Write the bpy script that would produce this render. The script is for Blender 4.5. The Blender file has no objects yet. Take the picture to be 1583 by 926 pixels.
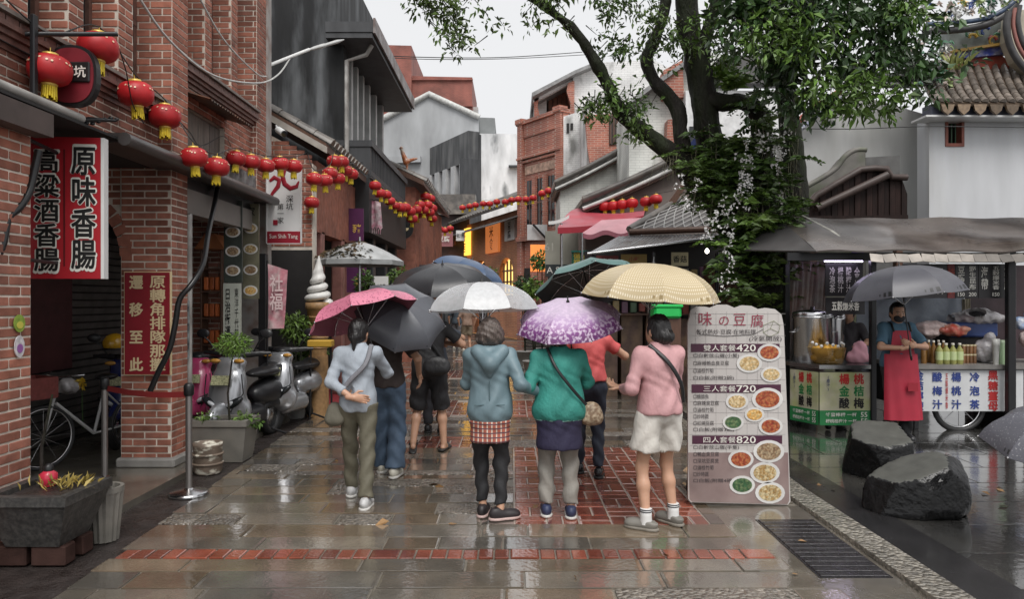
import bpy, bmesh, math, random
import numpy as np
from mathutils import Vector, Matrix, Euler, noise
random.seed(7); np.random.seed(7)
SC = bpy.context.scene
COL = SC.collection
# ---------------------------------------------------------------- camera
F_PX, CX, CY, CAM_Z = 1120.0, 791.5, 463.0, 1.7
cam_d = bpy.data.cameras.new('camera'); cam = bpy.data.objects.new('camera', cam_d); COL.objects.link(cam)
cam.location = (0, 0, CAM_Z); cam.rotation_euler = (math.radians(90), 0, 0)
cam_d.sensor_width = 36; cam_d.lens = 36 * F_PX / 1583; cam_d.clip_start = 0.05; cam_d.clip_end = 2000
SC.camera = cam
# ---------------------------------------------------------------- overcast sky and soft sun
world = bpy.data.worlds.new('World'); SC.world = world; world.use_nodes = True
wn, wl = world.node_tree.nodes, world.node_tree.links; wn.clear()
SUN_EL, SUN_ROT = math.radians(56), math.radians(165)
sky = wn.new('ShaderNodeTexSky'); sky.sky_type = 'NISHITA'; sky.sun_disc = False
sky.sun_elevation = SUN_EL; sky.sun_rotation = SUN_ROT; sky.air_density = 1.6; sky.dust_density = 6.0
hs = wn.new('ShaderNodeHueSaturation'); hs.inputs['Saturation'].default_value = 0.12
mx = wn.new('ShaderNodeMix'); mx.data_type = 'RGBA'; mx.inputs['Factor'].default_value = 0.72
mx.inputs['B'].default_value = (7.65, 7.7, 7.85, 1)          # even cloud deck
bg = wn.new('ShaderNodeBackground'); bg.inputs['Strength'].default_value = 0.1
wo = wn.new('ShaderNodeOutputWorld')
wl.new(sky.outputs[0], hs.inputs['Color']); wl.new(hs.outputs[0], mx.inputs['A'])
wl.new(mx.outputs['Result'], bg.inputs['Color']); wl.new(bg.outputs[0], wo.inputs['Surface'])
sun_d = bpy.data.lights.new('sun', 'SUN'); sun = bpy.data.objects.new('sun', sun_d); COL.objects.link(sun)
sun_d.energy = 1.5; sun_d.angle = math.radians(30); sun_d.color = (1.0, 0.97, 0.93)
_sd = Vector((math.sin(SUN_ROT) * math.cos(SUN_EL), math.cos(SUN_ROT) * math.cos(SUN_EL), math.sin(SUN_EL)))
sun.rotation_euler = _sd.to_track_quat('Z', 'Y').to_euler()
SC.view_settings.view_transform = 'Standard'; SC.view_settings.look = 'None'
SC.view_settings.gamma = 1.0; SC.view_settings.exposure = 0.42; SC.view_settings.use_curve_mapping = False
SC.render.engine = 'CYCLES'
SC.cycles.max_bounces = 6; SC.cycles.diffuse_bounces = 3; SC.cycles.glossy_bounces = 3
SC.cycles.transparent_max_bounces = 12; SC.cycles.transmission_bounces = 3; SC.cycles.caustics_reflective = False
SC.cycles.use_denoising = True

# ---------------------------------------------------------------- helpers
def at(u, v, Y):
    """the place that lies Y metres away along the street and shows at photo pixel u, v"""
    return Vector(((u - CX) * Y / F_PX, Y, CAM_Z - (v - CY) * Y / F_PX))
def gp(u, v):
    return at(u, v, CAM_Z * F_PX / (v - CY))
V = Vector
def wm(o):
    return wm(o.parent) @ o.matrix_parent_inverse @ o.matrix_basis if o.parent else o.matrix_basis.copy()
def put(o, parent=None):
    COL.objects.link(o)
    if parent is not None:
        o.parent = parent; o.matrix_parent_inverse = wm(parent).inverted()
    return o
def tag(o, label=None, cat=None, group=None, kind=None):
    if label: o['label'] = label
    if cat: o['category'] = cat
    if group: o['group'] = group
    if kind: o['kind'] = kind
    return o
def thing(name, label, cat, loc=(0, 0, 0), group=None, rz=0):
    o = bpy.data.objects.new(name, None); o.location = loc; o.rotation_euler = (0, 0, rz); o.empty_display_size = .1
    COL.objects.link(o)
    return tag(o, label, cat, group)
def copy_tree(o, parent=None):
    c = o.copy(); COL.objects.link(c); c.parent = parent
    for ch in list(o.children): copy_tree(ch, c)
    return c
def frame(ux, uy):
    ux = V(ux).normalized(); uy = V(uy); n = ux.cross(uy).normalized(); uy = n.cross(ux)
    return Matrix((ux, uy, n)).transposed()
def rotz(a): return Matrix.Rotation(a, 3, 'Z')

class MB:
    def __init__(s): s.v = []; s.f = []; s.m = []; s.sm = []
    def add(s, vs, fs, m=0, smooth=False):
        b = len(s.v); s.v.extend(tuple(x) for x in vs)
        for f in fs: s.f.append(tuple(b + i for i in f)); s.m.append(m); s.sm.append(smooth)
        return s
    def box(s, c, d, R=None, m=0):
        c = V(c); hx, hy, hz = d[0] / 2, d[1] / 2, d[2] / 2
        vs = [V((x, y, z)) for z in (-hz, hz) for y in (-hy, hy) for x in (-hx, hx)]
        if R is not None: vs = [R @ p for p in vs]
        return s.add([c + p for p in vs], [(0, 2, 3, 1), (4, 5, 7, 6), (0, 1, 5, 4), (2, 6, 7, 3), (0, 4, 6, 2), (1, 3, 7, 5)], m)
    def bb(s, x0, x1, y0, y1, z0, z1, m=0):
        return s.box(((x0 + x1) / 2, (y0 + y1) / 2, (z0 + z1) / 2), (abs(x1 - x0), abs(y1 - y0), abs(z1 - z0)), None, m)
    def cbox(s, c, d, b=.01, R=None, m=0, smooth=False):
        c = V(c); h = [x / 2 for x in d]; b = min(b, min(h) * .9); vs = []; idx = {}
        for sz in (-1, 1):
            for sy in (-1, 1):
                for sx in (-1, 1):
                    for k in range(3):
                        p = [sx * (h[0] - b), sy * (h[1] - b), sz * (h[2] - b)]; p[k] = (sx, sy, sz)[k] * h[k]
                        idx[(sx, sy, sz, k)] = len(vs); vs.append(V(p))
        fs = []
        for k in range(3):
            a, e = [(1, 2), (2, 0), (0, 1)][k]
            for sg in (-1, 1):
                q = []
                for (p, r) in ((-1, -1), (1, -1), (1, 1), (-1, 1)):
                    t = [0, 0, 0]; t[k] = sg; t[a] = p; t[e] = r; q.append(idx[(*t, k)])
                fs.append(tuple(q if sg > 0 else q[::-1]))
            for p in (-1, 1):
                for r in (-1, 1):
                    t0 = [0, 0, 0]; t0[a] = p; t0[e] = r; t0[k] = -1; t1 = list(t0); t1[k] = 1
                    q = [idx[(*t0, a)], idx[(*t1, a)], idx[(*t1, e)], idx[(*t0, e)]]
                    fs.append(tuple(q if p * r < 0 else q[::-1]))
        for sx in (-1, 1):
            for sy in (-1, 1):
                for sz in (-1, 1):
                    q = [idx[(sx, sy, sz, k)] for k in range(3)]; fs.append(tuple(q if sx * sy * sz > 0 else q[::-1]))
        if R is not None: vs = [R @ p for p in vs]
        return s.add([c + p for p in vs], fs, m, smooth)
    def tube(s, pts, r, n=8, m=0, caps=True, closed=False, smooth=True, flat=1.0, up=None):
        pts = [V(p) for p in pts]; N = len(pts); rs = list(r) if hasattr(r, '__len__') else [r] * N
        vs = []; prev = None
        for i, p in enumerate(pts):
            if closed: t = pts[(i + 1) % N] - pts[i - 1]
            else: t = pts[min(i + 1, N - 1)] - pts[max(i - 1, 0)]
            t.normalize()
            if prev is None:
                a = V(up) if up is not None else (V((0, 0, 1)) if abs(t.z) < .9 else V((1, 0, 0)))
                x = a.cross(t).normalized()
            else:
                x = (prev - t * prev.dot(t)).normalized()
            prev = x; y = t.cross(x)
            for k in range(n):
                a = 2 * math.pi * k / n
                vs.append(p + x * (math.cos(a) * rs[i]) + y * (math.sin(a) * rs[i] * flat))
        fs = []
        for i in range(N if closed else N - 1):
            for k in range(n):
                j = (i + 1) % N; k2 = (k + 1) % n
                fs.append((i * n + k, i * n + k2, j * n + k2, j * n + k))
        s.add(vs, fs, m, smooth)
        if caps and not closed:
            s.add(vs[:n], [tuple(range(n))[::-1]], m); s.add(vs[-n:], [tuple(range(n))], m)
        return s
    def cyl(s, p0, p1, r0, r1=None, n=12, m=0, smooth=True):
        return s.tube([p0, p1], [r0, r0 if r1 is None else r1], n, m, True, False, smooth)
    def lathe(s, prof, n=16, c=(0, 0, 0), R=None, m=0, smooth=True):
        c = V(c); vs = []
        for (r, z) in prof:
            for k in range(n):
                a = 2 * math.pi * k / n; p = V((r * math.cos(a), r * math.sin(a), z))
                vs.append(c + (R @ p if R is not None else p))
        fs = [(i * n + k, i * n + (k + 1) % n, (i + 1) * n + (k + 1) % n, (i + 1) * n + k) for i in range(len(prof) - 1) for k in range(n)]
        s.add(vs, fs, m, smooth)
        if prof[0][0] > 1e-4: s.add(vs[:n], [tuple(range(n))[::-1]], m)
        if prof[-1][0] > 1e-4: s.add(vs[-n:], [tuple(range(n))], m)
        return s
    def ell(s, c, r, nu=14, nv=9, R=None, m=0):
        prof = []
        vs = []; c = V(c)
        for j in range(nv + 1):
            t = -math.pi / 2 + math.pi * j / nv
            for k in range(nu):
                a = 2 * math.pi * k / nu
                p = V((r[0] * math.cos(t) * math.cos(a), r[1] * math.cos(t) * math.sin(a), r[2] * math.sin(t)))
                vs.append(c + (R @ p if R is not None else p))
        fs = [(j * nu + k, j * nu + (k + 1) % nu, (j + 1) * nu + (k + 1) % nu, (j + 1) * nu + k) for j in range(nv) for k in range(nu)]
        return s.add(vs, fs, m, True)
    def prism(s, poly, o, R, t, m=0, m_side=None):
        """outline (x, y) in the frame R at o, extruded t along R's z"""
        o = V(o); n = len(poly); a = [o + R @ V((x, y, 0)) for x, y in poly]; b = [o + R @ V((x, y, t)) for x, y in poly]
        s.add(a + b, [tuple(range(n))[::-1], tuple(range(n, 2 * n))], m)
        s.add(a + b, [(i, (i + 1) % n, n + (i + 1) % n, n + i) for i in range(n)], m if m_side is None else m_side)
        return s
    def quad(s, a, b, c, d, m=0): return s.add([a, b, c, d], [(0, 1, 2, 3)], m)
    def sheet(s, fn, nu, nv, m=0, smooth=True, t=0):
        vs = [V(fn(i / nu, j / nv)) for j in range(nv + 1) for i in range(nu + 1)]; w = nu + 1
        fs = [(j * w + i, j * w + i + 1, (j + 1) * w + i + 1, (j + 1) * w + i) for j in range(nv) for i in range(nu)]
        s.add(vs, fs, m, smooth)
        if t:
            e = 1e-3; nrm = []
            for j in range(nv + 1):
                for i in range(nu + 1):
                    du = vs[j * w + min(i + 1, nu)] - vs[j * w + max(i - 1, 0)]; dv = vs[min(j + 1, nv) * w + i] - vs[max(j - 1, 0) * w + i]
                    n_ = du.cross(dv); nrm.append(n_.normalized() if n_.length > 1e-12 else V((0, 0, 1)))
            lo = [p - q * t for p, q in zip(vs, nrm)]
            s.add(lo, [f[::-1] for f in fs], m, smooth)
            rim = [i for i in range(w)] + [j * w + nu for j in range(1, nv + 1)] + [nv * w + i for i in range(nu - 1, -1, -1)] + [j * w for j in range(nv - 1, 0, -1)]
            k = len(rim)
            s.add([vs[i] for i in rim] + [lo[i] for i in rim], [(i, k + i, k + (i + 1) % k, (i + 1) % k) for i in range(k)], m)
        return s
    def mesh(s, name, mats):
        me = bpy.data.meshes.new(name); me.from_pydata(s.v, [], s.f)
        for x in (mats if isinstance(mats, (list, tuple)) else [mats]): me.materials.append(x)
        me.polygons.foreach_set('material_index', s.m); me.polygons.foreach_set('use_smooth', s.sm); me.update()
        return me
    def build(s, name, mats, parent=None):
        o = bpy.data.objects.new(name, s.mesh(name, mats)); return put(o, parent)
def inst(name, me, parent, loc, scale=(1, 1, 1), R=None):
    o = bpy.data.objects.new(name, me); o.location = loc; o.scale = scale
    if R is not None: o.rotation_euler = R.to_euler()
    return put(o, parent)
def struct(o, label=None): return tag(o, label, None, None, 'structure')

# ---------------------------------------------------------------- materials
MATS = {}
def mat(name, col=(.5, .5, .5), rough=.6, metal=0., var=.12, scale=6., bump=0., bscale=60., col2=None, mixs=3., island=0., stretch=None,
        trans=0., alpha=1., emit=None, estr=0., rvar=0., spec=.5, sss=0., coat=0., mlo=.4, mhi=.65, dist=.004, ior=None, obj=False):
    if name in MATS: return MATS[name]
    m = bpy.data.materials.new(name); m.use_nodes = True; nt = m.node_tree; N, L = nt.nodes, nt.links
    b = N['Principled BSDF']
    src = N.new('ShaderNodeTexCoord').outputs['Object'] if obj else N.new('ShaderNodeNewGeometry').outputs['Position']
    if stretch:
        mp = N.new('ShaderNodeMapping'); mp.inputs['Scale'].default_value = stretch; L.new(src, mp.inputs['Vector']); src_s = mp.outputs[0]
    else: src_s = src
    c = None
    def noi(sc, v=src, det=4.):
        n = N.new('ShaderNodeTexNoise'); n.inputs['Scale'].default_value = sc; n.inputs['Detail'].default_value = det; L.new(v, n.inputs['Vector']); return n.outputs['Fac']
    def rgb(x): r = N.new('ShaderNodeRGB'); r.outputs[0].default_value = (*x, 1); return r.outputs[0]
    c = rgb(col)
    if col2 is not None:
        f = N.new('ShaderNodeMapRange'); f.inputs['From Min'].default_value = mlo; f.inputs['From Max'].default_value = mhi
        L.new(noi(mixs, src_s, 6.), f.inputs['Value'])
        x = N.new('ShaderNodeMix'); x.data_type = 'RGBA'; L.new(f.outputs[0], x.inputs['Factor']); L.new(c, x.inputs['A']); x.inputs['B'].default_value = (*col2, 1); c = x.outputs['Result']
    val = None
    if var:
        f = N.new('ShaderNodeMapRange'); f.inputs['From Min'].default_value = .25; f.inputs['From Max'].default_value = .75
        f.inputs['To Min'].default_value = 1 - var; f.inputs['To Max'].default_value = 1 + var; L.new(noi(scale, src_s), f.inputs['Value']); val = f.outputs[0]
    if island:
        oi = N.new('ShaderNodeObjectInfo'); ge = N.new('ShaderNodeNewGeometry'); a = N.new('ShaderNodeMath'); a.operation = 'ADD'
        L.new(oi.outputs['Random'], a.inputs[0]); L.new(ge.outputs['Random Per Island'], a.inputs[1])
        w = N.new('ShaderNodeTexWhiteNoise'); w.noise_dimensions = '1D'; L.new(a.outputs[0], w.inputs['W'])
        f = N.new('ShaderNodeMapRange'); f.inputs['To Min'].default_value = 1 - island; f.inputs['To Max'].default_value = 1 + island; L.new(w.outputs['Value'], f.inputs['Value'])
        if val is None: val = f.outputs[0]
        else:
            q = N.new('ShaderNodeMath'); q.operation = 'MULTIPLY'; L.new(val, q.inputs[0]); L.new(f.outputs[0], q.inputs[1]); val = q.outputs[0]
    if val is not None:
        h = N.new('ShaderNodeHueSaturation'); L.new(c, h.inputs['Color']); L.new(val, h.inputs['Value']); c = h.outputs[0]
    L.new(c, b.inputs['Base Color'])
    b.inputs['Roughness'].default_value = rough; b.inputs['Metallic'].default_value = metal; b.inputs['Specular IOR Level'].default_value = spec
    if rvar:
        f = N.new('ShaderNodeMapRange'); f.inputs['From Min'].default_value = .3; f.inputs['From Max'].default_value = .7
        f.inputs['To Min'].default_value = max(.02, rough - rvar); f.inputs['To Max'].default_value = rough + rvar; L.new(noi(scale * .7, src, 5.), f.inputs['Value']); L.new(f.outputs[0], b.inputs['Roughness'])
    if bump:
        bp = N.new('ShaderNodeBump'); bp.inputs['Strength'].default_value = bump; bp.inputs['Distance'].default_value = dist; L.new(noi(bscale, src_s, 3.), bp.inputs['Height']); L.new(bp.outputs[0], b.inputs['Normal'])
    if trans: b.inputs['Transmission Weight'].default_value = trans
    if ior: b.inputs['IOR'].default_value = ior
    if alpha < 1: b.inputs['Alpha'].default_value = alpha
    if coat: b.inputs['Coat Weight'].default_value = coat; b.inputs['Coat Roughness'].default_value = .06
    if sss: b.inputs['Subsurface Weight'].default_value = sss; b.inputs['Subsurface Radius'].default_value = (.02, .008, .004)
    if emit: b.inputs['Emission Color'].default_value = (*emit, 1); b.inputs['Emission Strength'].default_value = estr
    MATS[name] = m; return m
def nodes_of(m): return m.node_tree.nodes, m.node_tree.links, m.node_tree.nodes['Principled BSDF']

brick_m = mat('brick_red', (.37, .145, .098), .7, spec=.3, var=.3, scale=9, island=.28, bump=.5, bscale=70, col2=(.24, .105, .078), mixs=1.3, rvar=.15)
brick_lit = mat('brick_orange', (.45, .15, .08), .5, var=.3, scale=9, island=.25, bump=.5, bscale=70, col2=(.27, .1, .07), mixs=1.1)
mortar_m = mat('mortar', (.68, .61, .53), .8, var=.3, bump=.3)
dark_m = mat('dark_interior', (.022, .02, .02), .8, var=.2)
black_metal = mat('black_metal', (.018, .018, .02), .35, metal=.3, bump=.1)
steel_m = mat('steel', (.55, .55, .56), .22, metal=1., var=.08)
white_paint = mat('white_paint', (.72, .72, .71), .45, var=.06)
red_paint = mat('red_paint', (.42, .02, .03), .32, var=.08, scale=3)
black_paint = mat('black_paint', (.012, .012, .013), .4, var=.1)
cream_paint = mat('cream_letter', (.75, .6, .36), .5, var=.06)
concrete_m = mat('concrete', (.26, .25, .235), .6, var=.25, bump=.35, bscale=50, rvar=.2)
wood_dark = mat('wood_dark', (.10, .05, .032), .45, var=.3, scale=5, stretch=(9, 9, 1), bump=.25, bscale=30)
glass_dark = mat('window_glass', (.02, .023, .026), .07, var=.1)
tile_grey = mat('roof_tile_grey', (.10, .092, .085), .38, var=.35, scale=4, island=.25, bump=.4, bscale=40, col2=(.17, .15, .13), mixs=2.)
yellow_m = mat('tassel_yellow', (.75, .56, .03), .5, var=.15, scale=60)
# ---------------------------------------------------------------- lettering
_font_cache = {}
def text_verts(s, size=1., bold=0., spacing=1.):
    k = (s, bold, spacing)
    if k not in _font_cache:
        c = bpy.data.curves.new('lettering', 'FONT'); c.body = s; c.size = 1.; c.align_x = 'CENTER'; c.align_y = 'CENTER'; c.offset = bold; c.resolution_u = 2; c.space_line = spacing; c.fill_mode = 'FRONT'
        o = bpy.data.objects.new('lettering', c); me = bpy.data.meshes.new_from_object(o)
        co = np.empty(len(me.vertices) * 3); me.vertices.foreach_get('co', co); co = co.reshape(-1, 3)
        _font_cache[k] = (co, [tuple(p.vertices) for p in me.polygons]); bpy.data.objects.remove(o); bpy.data.curves.remove(c); bpy.data.meshes.remove(me)
    return _font_cache[k]
def text(s, o, ux, uy, h, m, parent, w=None, bold=.012, spacing=1., lift=.003, name='lettering', thick=0.):
    """lettering in the box of height h (and width w) centred at o, upright along uy"""
    co, fs = text_verts(s, 1., bold, spacing)
    if len(co) == 0: return None
    lo, hi = co.min(0), co.max(0); c = (lo + hi) / 2; d = hi - lo
    ux, uy = V(ux).normalized(), V(uy).normalized(); n = ux.cross(uy); o = V(o)
    sy = h / max(d[1], 1e-6); sx = sy if w is None else w / max(d[0], 1e-6)
    mb = MB(); offs = [(0, 0)] if not thick else [(thick * math.cos(a * math.pi / 4), thick * math.sin(a * math.pi / 4)) for a in range(8)] + [(0, 0)]
    for i, (ox, oy) in enumerate(offs): mb.add([o + ux * ((p[0] - c[0] + ox) * sx) + uy * ((p[1] - c[1] + oy) * sy) + n * (lift + i * .00012) for p in co], fs)
    return mb.build(name, m, parent)
def vtext(s, *a, **k): return text('\n'.join(s), *a, **k)
# ---------------------------------------------------------------- soft shapes grown from blended solids
class SDF:
    def __init__(s, lo, hi, h):
        s.lo = np.array(lo, float); s.h = h; n = np.ceil((np.array(hi) - s.lo) / h).astype(int) + 1
        s.ax = [s.lo[i] + h * np.arange(n[i]) for i in range(3)]; s.F = np.full(n, .12)
    def sub(s, lo, hi):
        sl = []
        for i in range(3):
            a = int(np.clip(np.floor((lo[i] - s.lo[i]) / s.h), 0, len(s.ax[i]))); b = int(np.clip(np.ceil((hi[i] - s.lo[i]) / s.h) + 1, 0, len(s.ax[i]))); sl.append(slice(a, b))
        return tuple(sl), np.meshgrid(*[s.ax[i][sl[i]] for i in range(3)], indexing='ij')
    def blend(s, sl, d, k):
        f = s.F[sl]
        if k > 0: q = np.maximum(k - np.abs(f - d), 0) / k; s.F[sl] = np.minimum(f, d) - q * q * k / 4
        else: s.F[sl] = np.minimum(f, d)
    def cone(s, a, b, ra, rb=None, k=.03, flat=None):
        a = np.array(a, float); b = np.array(b, float); rb = ra if rb is None else rb; r = max(ra, rb) + .09
        sl, (X, Y, Z) = s.sub(np.minimum(a, b) - r, np.maximum(a, b) + r); ab = b - a; L2 = max(ab @ ab, 1e-9)
        t = np.clip(((X - a[0]) * ab[0] + (Y - a[1]) * ab[1] + (Z - a[2]) * ab[2]) / L2, 0, 1)
        dx, dy, dz = X - a[0] - t * ab[0], Y - a[1] - t * ab[1], Z - a[2] - t * ab[2]
        if flat is not None:
            fd = np.array(flat[0], float); fd /= np.linalg.norm(fd); q = dx * fd[0] + dy * fd[1] + dz * fd[2]; g = 1 / flat[1] - 1
            dx, dy, dz = dx + q * g * fd[0], dy + q * g * fd[1], dz + q * g * fd[2]
        s.blend(sl, np.sqrt(dx * dx + dy * dy + dz * dz) - (ra + (rb - ra) * t), k); return s
    def ell(s, c, r, k=.03, R=None):
        c = np.array(c, float); m = max(r) + .09; sl, (X, Y, Z) = s.sub(c - m, c + m); X, Y, Z = X - c[0], Y - c[1], Z - c[2]
        if R is not None:
            R = np.array(R); X, Y, Z = R[0, 0] * X + R[1, 0] * Y + R[2, 0] * Z, R[0, 1] * X + R[1, 1] * Y + R[2, 1] * Z, R[0, 2] * X + R[1, 2] * Y + R[2, 2] * Z
        k0 = np.sqrt((X / r[0]) ** 2 + (Y / r[1]) ** 2 + (Z / r[2]) ** 2); k1 = np.sqrt((X / r[0] ** 2) ** 2 + (Y / r[1] ** 2) ** 2 + (Z / r[2] ** 2) ** 2) + 1e-9
        s.blend(sl, k0 * (k0 - 1) / k1, k); return s
    def grid(s): return np.meshgrid(*s.ax, indexing='ij')
    def cut(s, n, p, k=0):
        X, Y, Z = s.grid(); d = (X - p[0]) * n[0] + (Y - p[1]) * n[1] + (Z - p[2]) * n[2]; s.F = np.maximum(s.F, d); return s
    def wob(s, fn): s.F = s.F + fn(*s.grid()); return s
    def surf(s):
        F = s.F; ins = F < 0; nx, ny, nz = F.shape
        c = [ins[i:nx - 1 + i, j:ny - 1 + j, k:nz - 1 + k] for i in (0, 1) for j in (0, 1) for k in (0, 1)]
        cnt = sum(x.astype(np.int8) for x in c); act = np.argwhere((cnt > 0) & (cnt < 8))
        if len(act) == 0: return np.zeros((0, 3)), []
        idx = np.full((nx - 1, ny - 1, nz - 1), -1); idx[tuple(act.T)] = np.arange(len(act))
        acc = np.zeros((len(act), 3)); num = np.zeros(len(act))
        for ax in range(3):
            o1, o2 = [i for i in range(3) if i != ax]
            for p in (0, 1):
                for q in (0, 1):
                    a = act.copy(); a[:, o1] += p; a[:, o2] += q; b = a.copy(); b[:, ax] += 1
                    fa, fb = F[tuple(a.T)], F[tuple(b.T)]; x = (fa < 0) != (fb < 0)
                    t = np.where(x, fa / np.where(x, fa - fb, 1), 0); pt = a.astype(float); pt[:, ax] += t
                    acc[x] += pt[x]; num[x] += 1
        vs = acc / num[:, None] * s.h + s.lo
        fs = []
        for ax in range(3):
            o1, o2 = [(1, 2), (2, 0), (0, 1)][ax]
            sa = [slice(None)] * 3; sb = [slice(None)] * 3; sa[ax] = slice(0, -1); sb[ax] = slice(1, None)
            e = np.argwhere(ins[tuple(sa)] != ins[tuple(sb)])
            e = e[(e[:, o1] > 0) & (e[:, o2] > 0) & (e[:, o1] < F.shape[o1] - 1) & (e[:, o2] < F.shape[o2] - 1)]
            inn = ins[tuple(e.T)]
            qs = []
            for (p, q) in ((-1, -1), (0, -1), (0, 0), (-1, 0)):
                g = e.copy(); g[:, o1] += p; g[:, o2] += q; qs.append(idx[tuple(g.T)])
            Q = np.stack(qs, 1); Q[~inn] = Q[~inn][:, ::-1]; fs.append(Q)
        return vs, np.concatenate(fs)
    def into(s, mb, m=0, mfn=None):
        vs, fs = s.surf()
        if len(vs) == 0: return mb
        b = len(mb.v); mb.v.extend(map(tuple, vs)); mb.f.extend(tuple(int(i) + b for i in f) for f in fs)
        mb.m.extend([m] * len(fs)); mb.sm.extend([True] * len(fs)); return mb
# ---------------------------------------------------------------- bricks and leaves
def unit_brick():
    mb = MB(); mb.cbox((0, 0, 0), (1, 1, 1), .06); return mb
def brick_rects(w, h, bl=.235, bh=.07, gap=.0155, holes=(), seed=0, keep=None, z0=0):
    """running-bond bricks of a wall w by h as (x0, x1, y0, y1)"""
    out = []; r = 0; y = z0
    while y < h - .01:
        x = -(bl / 2 if r % 2 else 0.); y1 = min(y + bh - gap, h)
        while x < w - .005:
            a, b = max(x, 0) + gap / 2, min(x + bl, w) - gap / 2
            segs = [(a, b)]
            for (hx0, hx1, hy0, hy1) in holes:
                if y1 > hy0 + .02 and y < hy1 - .02:
                    ns = []
                    for (p, q) in segs:
                        if p < hx0: ns.append((p, min(q, hx0)))
                        if q > hx1: ns.append((max(p, hx1), q))
                    segs = [t for t in ns if t[1] > t[0]] if hx1 > a and hx0 < b else segs
            for (p, q) in segs:
                if q - p > .03 and (keep is None or keep((p + q) / 2, (y + y1) / 2)): out.append((p, q, y, y1))
            x += bl
        y += bh; r += 1
    return out
class Bricks:
    """gathers the bricks of one thing; the 300 that show largest become parts of their own"""
    def __init__(s): s.l = []
    def wall(s, o, ux, n, w, h, proud=.004, depth=.03, **kw):
        o = V(o); ux = V(ux).normalized(); n = V(n).normalized(); up = V((0, 0, 1)); R = Matrix((ux, n, up)).transposed()
        for (a, b, c, d) in brick_rects(w, h, **kw):
            p = random.uniform(.5, 1.3) * proud
            s.l.append((o + ux * ((a + b) / 2) + up * ((c + d) / 2) + n * (p - depth / 2), (b - a, depth, d - c), R))
        return s
    def block(s, c, d, R=None): s.l.append((V(c), d, R if R is not None else Matrix.Identity(3))); return s
    def emit(s, parent, m, limit=300, name='brick'):
        def vis(t):
            c = t[0]; dd = c - V((0, 0, CAM_Z)); Y = max(dd.y, .5); u = dd.x * F_PX / Y; v = dd.z * F_PX / Y
            return (abs(u) < 800 and abs(v) < 470, 1 / dd.length)
        s.l.sort(key=vis, reverse=True)
        key = 'unit_' + name + m.name
        me = bpy.data.meshes.get(key)
        if me is None: me = unit_brick().mesh(key, m)
        for c, d, R in s.l[:limit]: inst(name, me, parent, c, d, R)
        if s.l[limit:]:
            mb = MB()
            for c, d, R in s.l[limit:]: mb.box(c, d, R)
            tag(mb.build('brickwork' if name == 'brick' else name + '_field', m, parent), kind='stuff')
def leaf_mesh(mb, P, D, size, width=.42, m=0, fold=.25, rnd=.5):
    """one folded leaf for each point of P, along the direction of D"""
    P = np.asarray(P, float); D = np.asarray(D, float); n = len(P)
    if n == 0: return mb
    D = D / (np.linalg.norm(D, axis=1)[:, None] + 1e-9); L = size * (1 + rnd * (np.random.rand(n) * 2 - 1))
    r = np.random.randn(n, 3); S = np.cross(D, r); S /= np.linalg.norm(S, axis=1)[:, None] + 1e-9; N = np.cross(S, D)
    a = P; t = P + D * L[:, None] - np.array([0, 0, 1]) * (L * .15)[:, None]; mid = P + D * (L * .45)[:, None] + N * (L * fold * .3)[:, None]
    l = mid + S * (L * width / 2)[:, None] + N * (L * fold * .25)[:, None]; q = mid - S * (L * width / 2)[:, None] + N * (L * fold * .25)[:, None]
    b = len(mb.v); vs = np.stack([a, l, t, q], 1).reshape(-1, 3); mb.v.extend(map(tuple, vs))
    for i in range(n): k = b + 4 * i; mb.f.append((k, k + 1, k + 2)); mb.f.append((k, k + 2, k + 3))
    mb.m.extend([m] * (2 * n)); mb.sm.extend([False] * (2 * n)); return mb
def clump(c, r, n, out=.6, down=.2):
    p = np.random.randn(n, 3); p /= np.linalg.norm(p, axis=1)[:, None]; rad = np.random.rand(n) ** .5
    q = p * rad[:, None] * np.array(r); d = p * out + np.random.randn(n, 3) * .5 + np.array([0, 0, -down]); return q + np.array(c), d
leaf_m = mat('leaf_green', (.075, .14, .03), .35, var=.35, scale=2.5, island=.45, col2=(.11, .17, .035), mixs=1.2)
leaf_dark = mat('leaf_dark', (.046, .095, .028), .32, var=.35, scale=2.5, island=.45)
leaf_lite = mat('leaf_light', (.14, .24, .045), .4, var=.3, scale=3, island=.4)
for _m in (leaf_m, leaf_dark, leaf_lite):
    _b = _m.node_tree.nodes['Principled BSDF']; _b.inputs['Transmission Weight'].default_value = 0.0
bark_m = mat('bark', (.02, .016, .013), .65, spec=.3, var=.4, scale=7, bump=.9, bscale=28, stretch=(1.5, 1.5, .5), col2=(.024, .032, .013), mixs=2.2, dist=.03)
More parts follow.
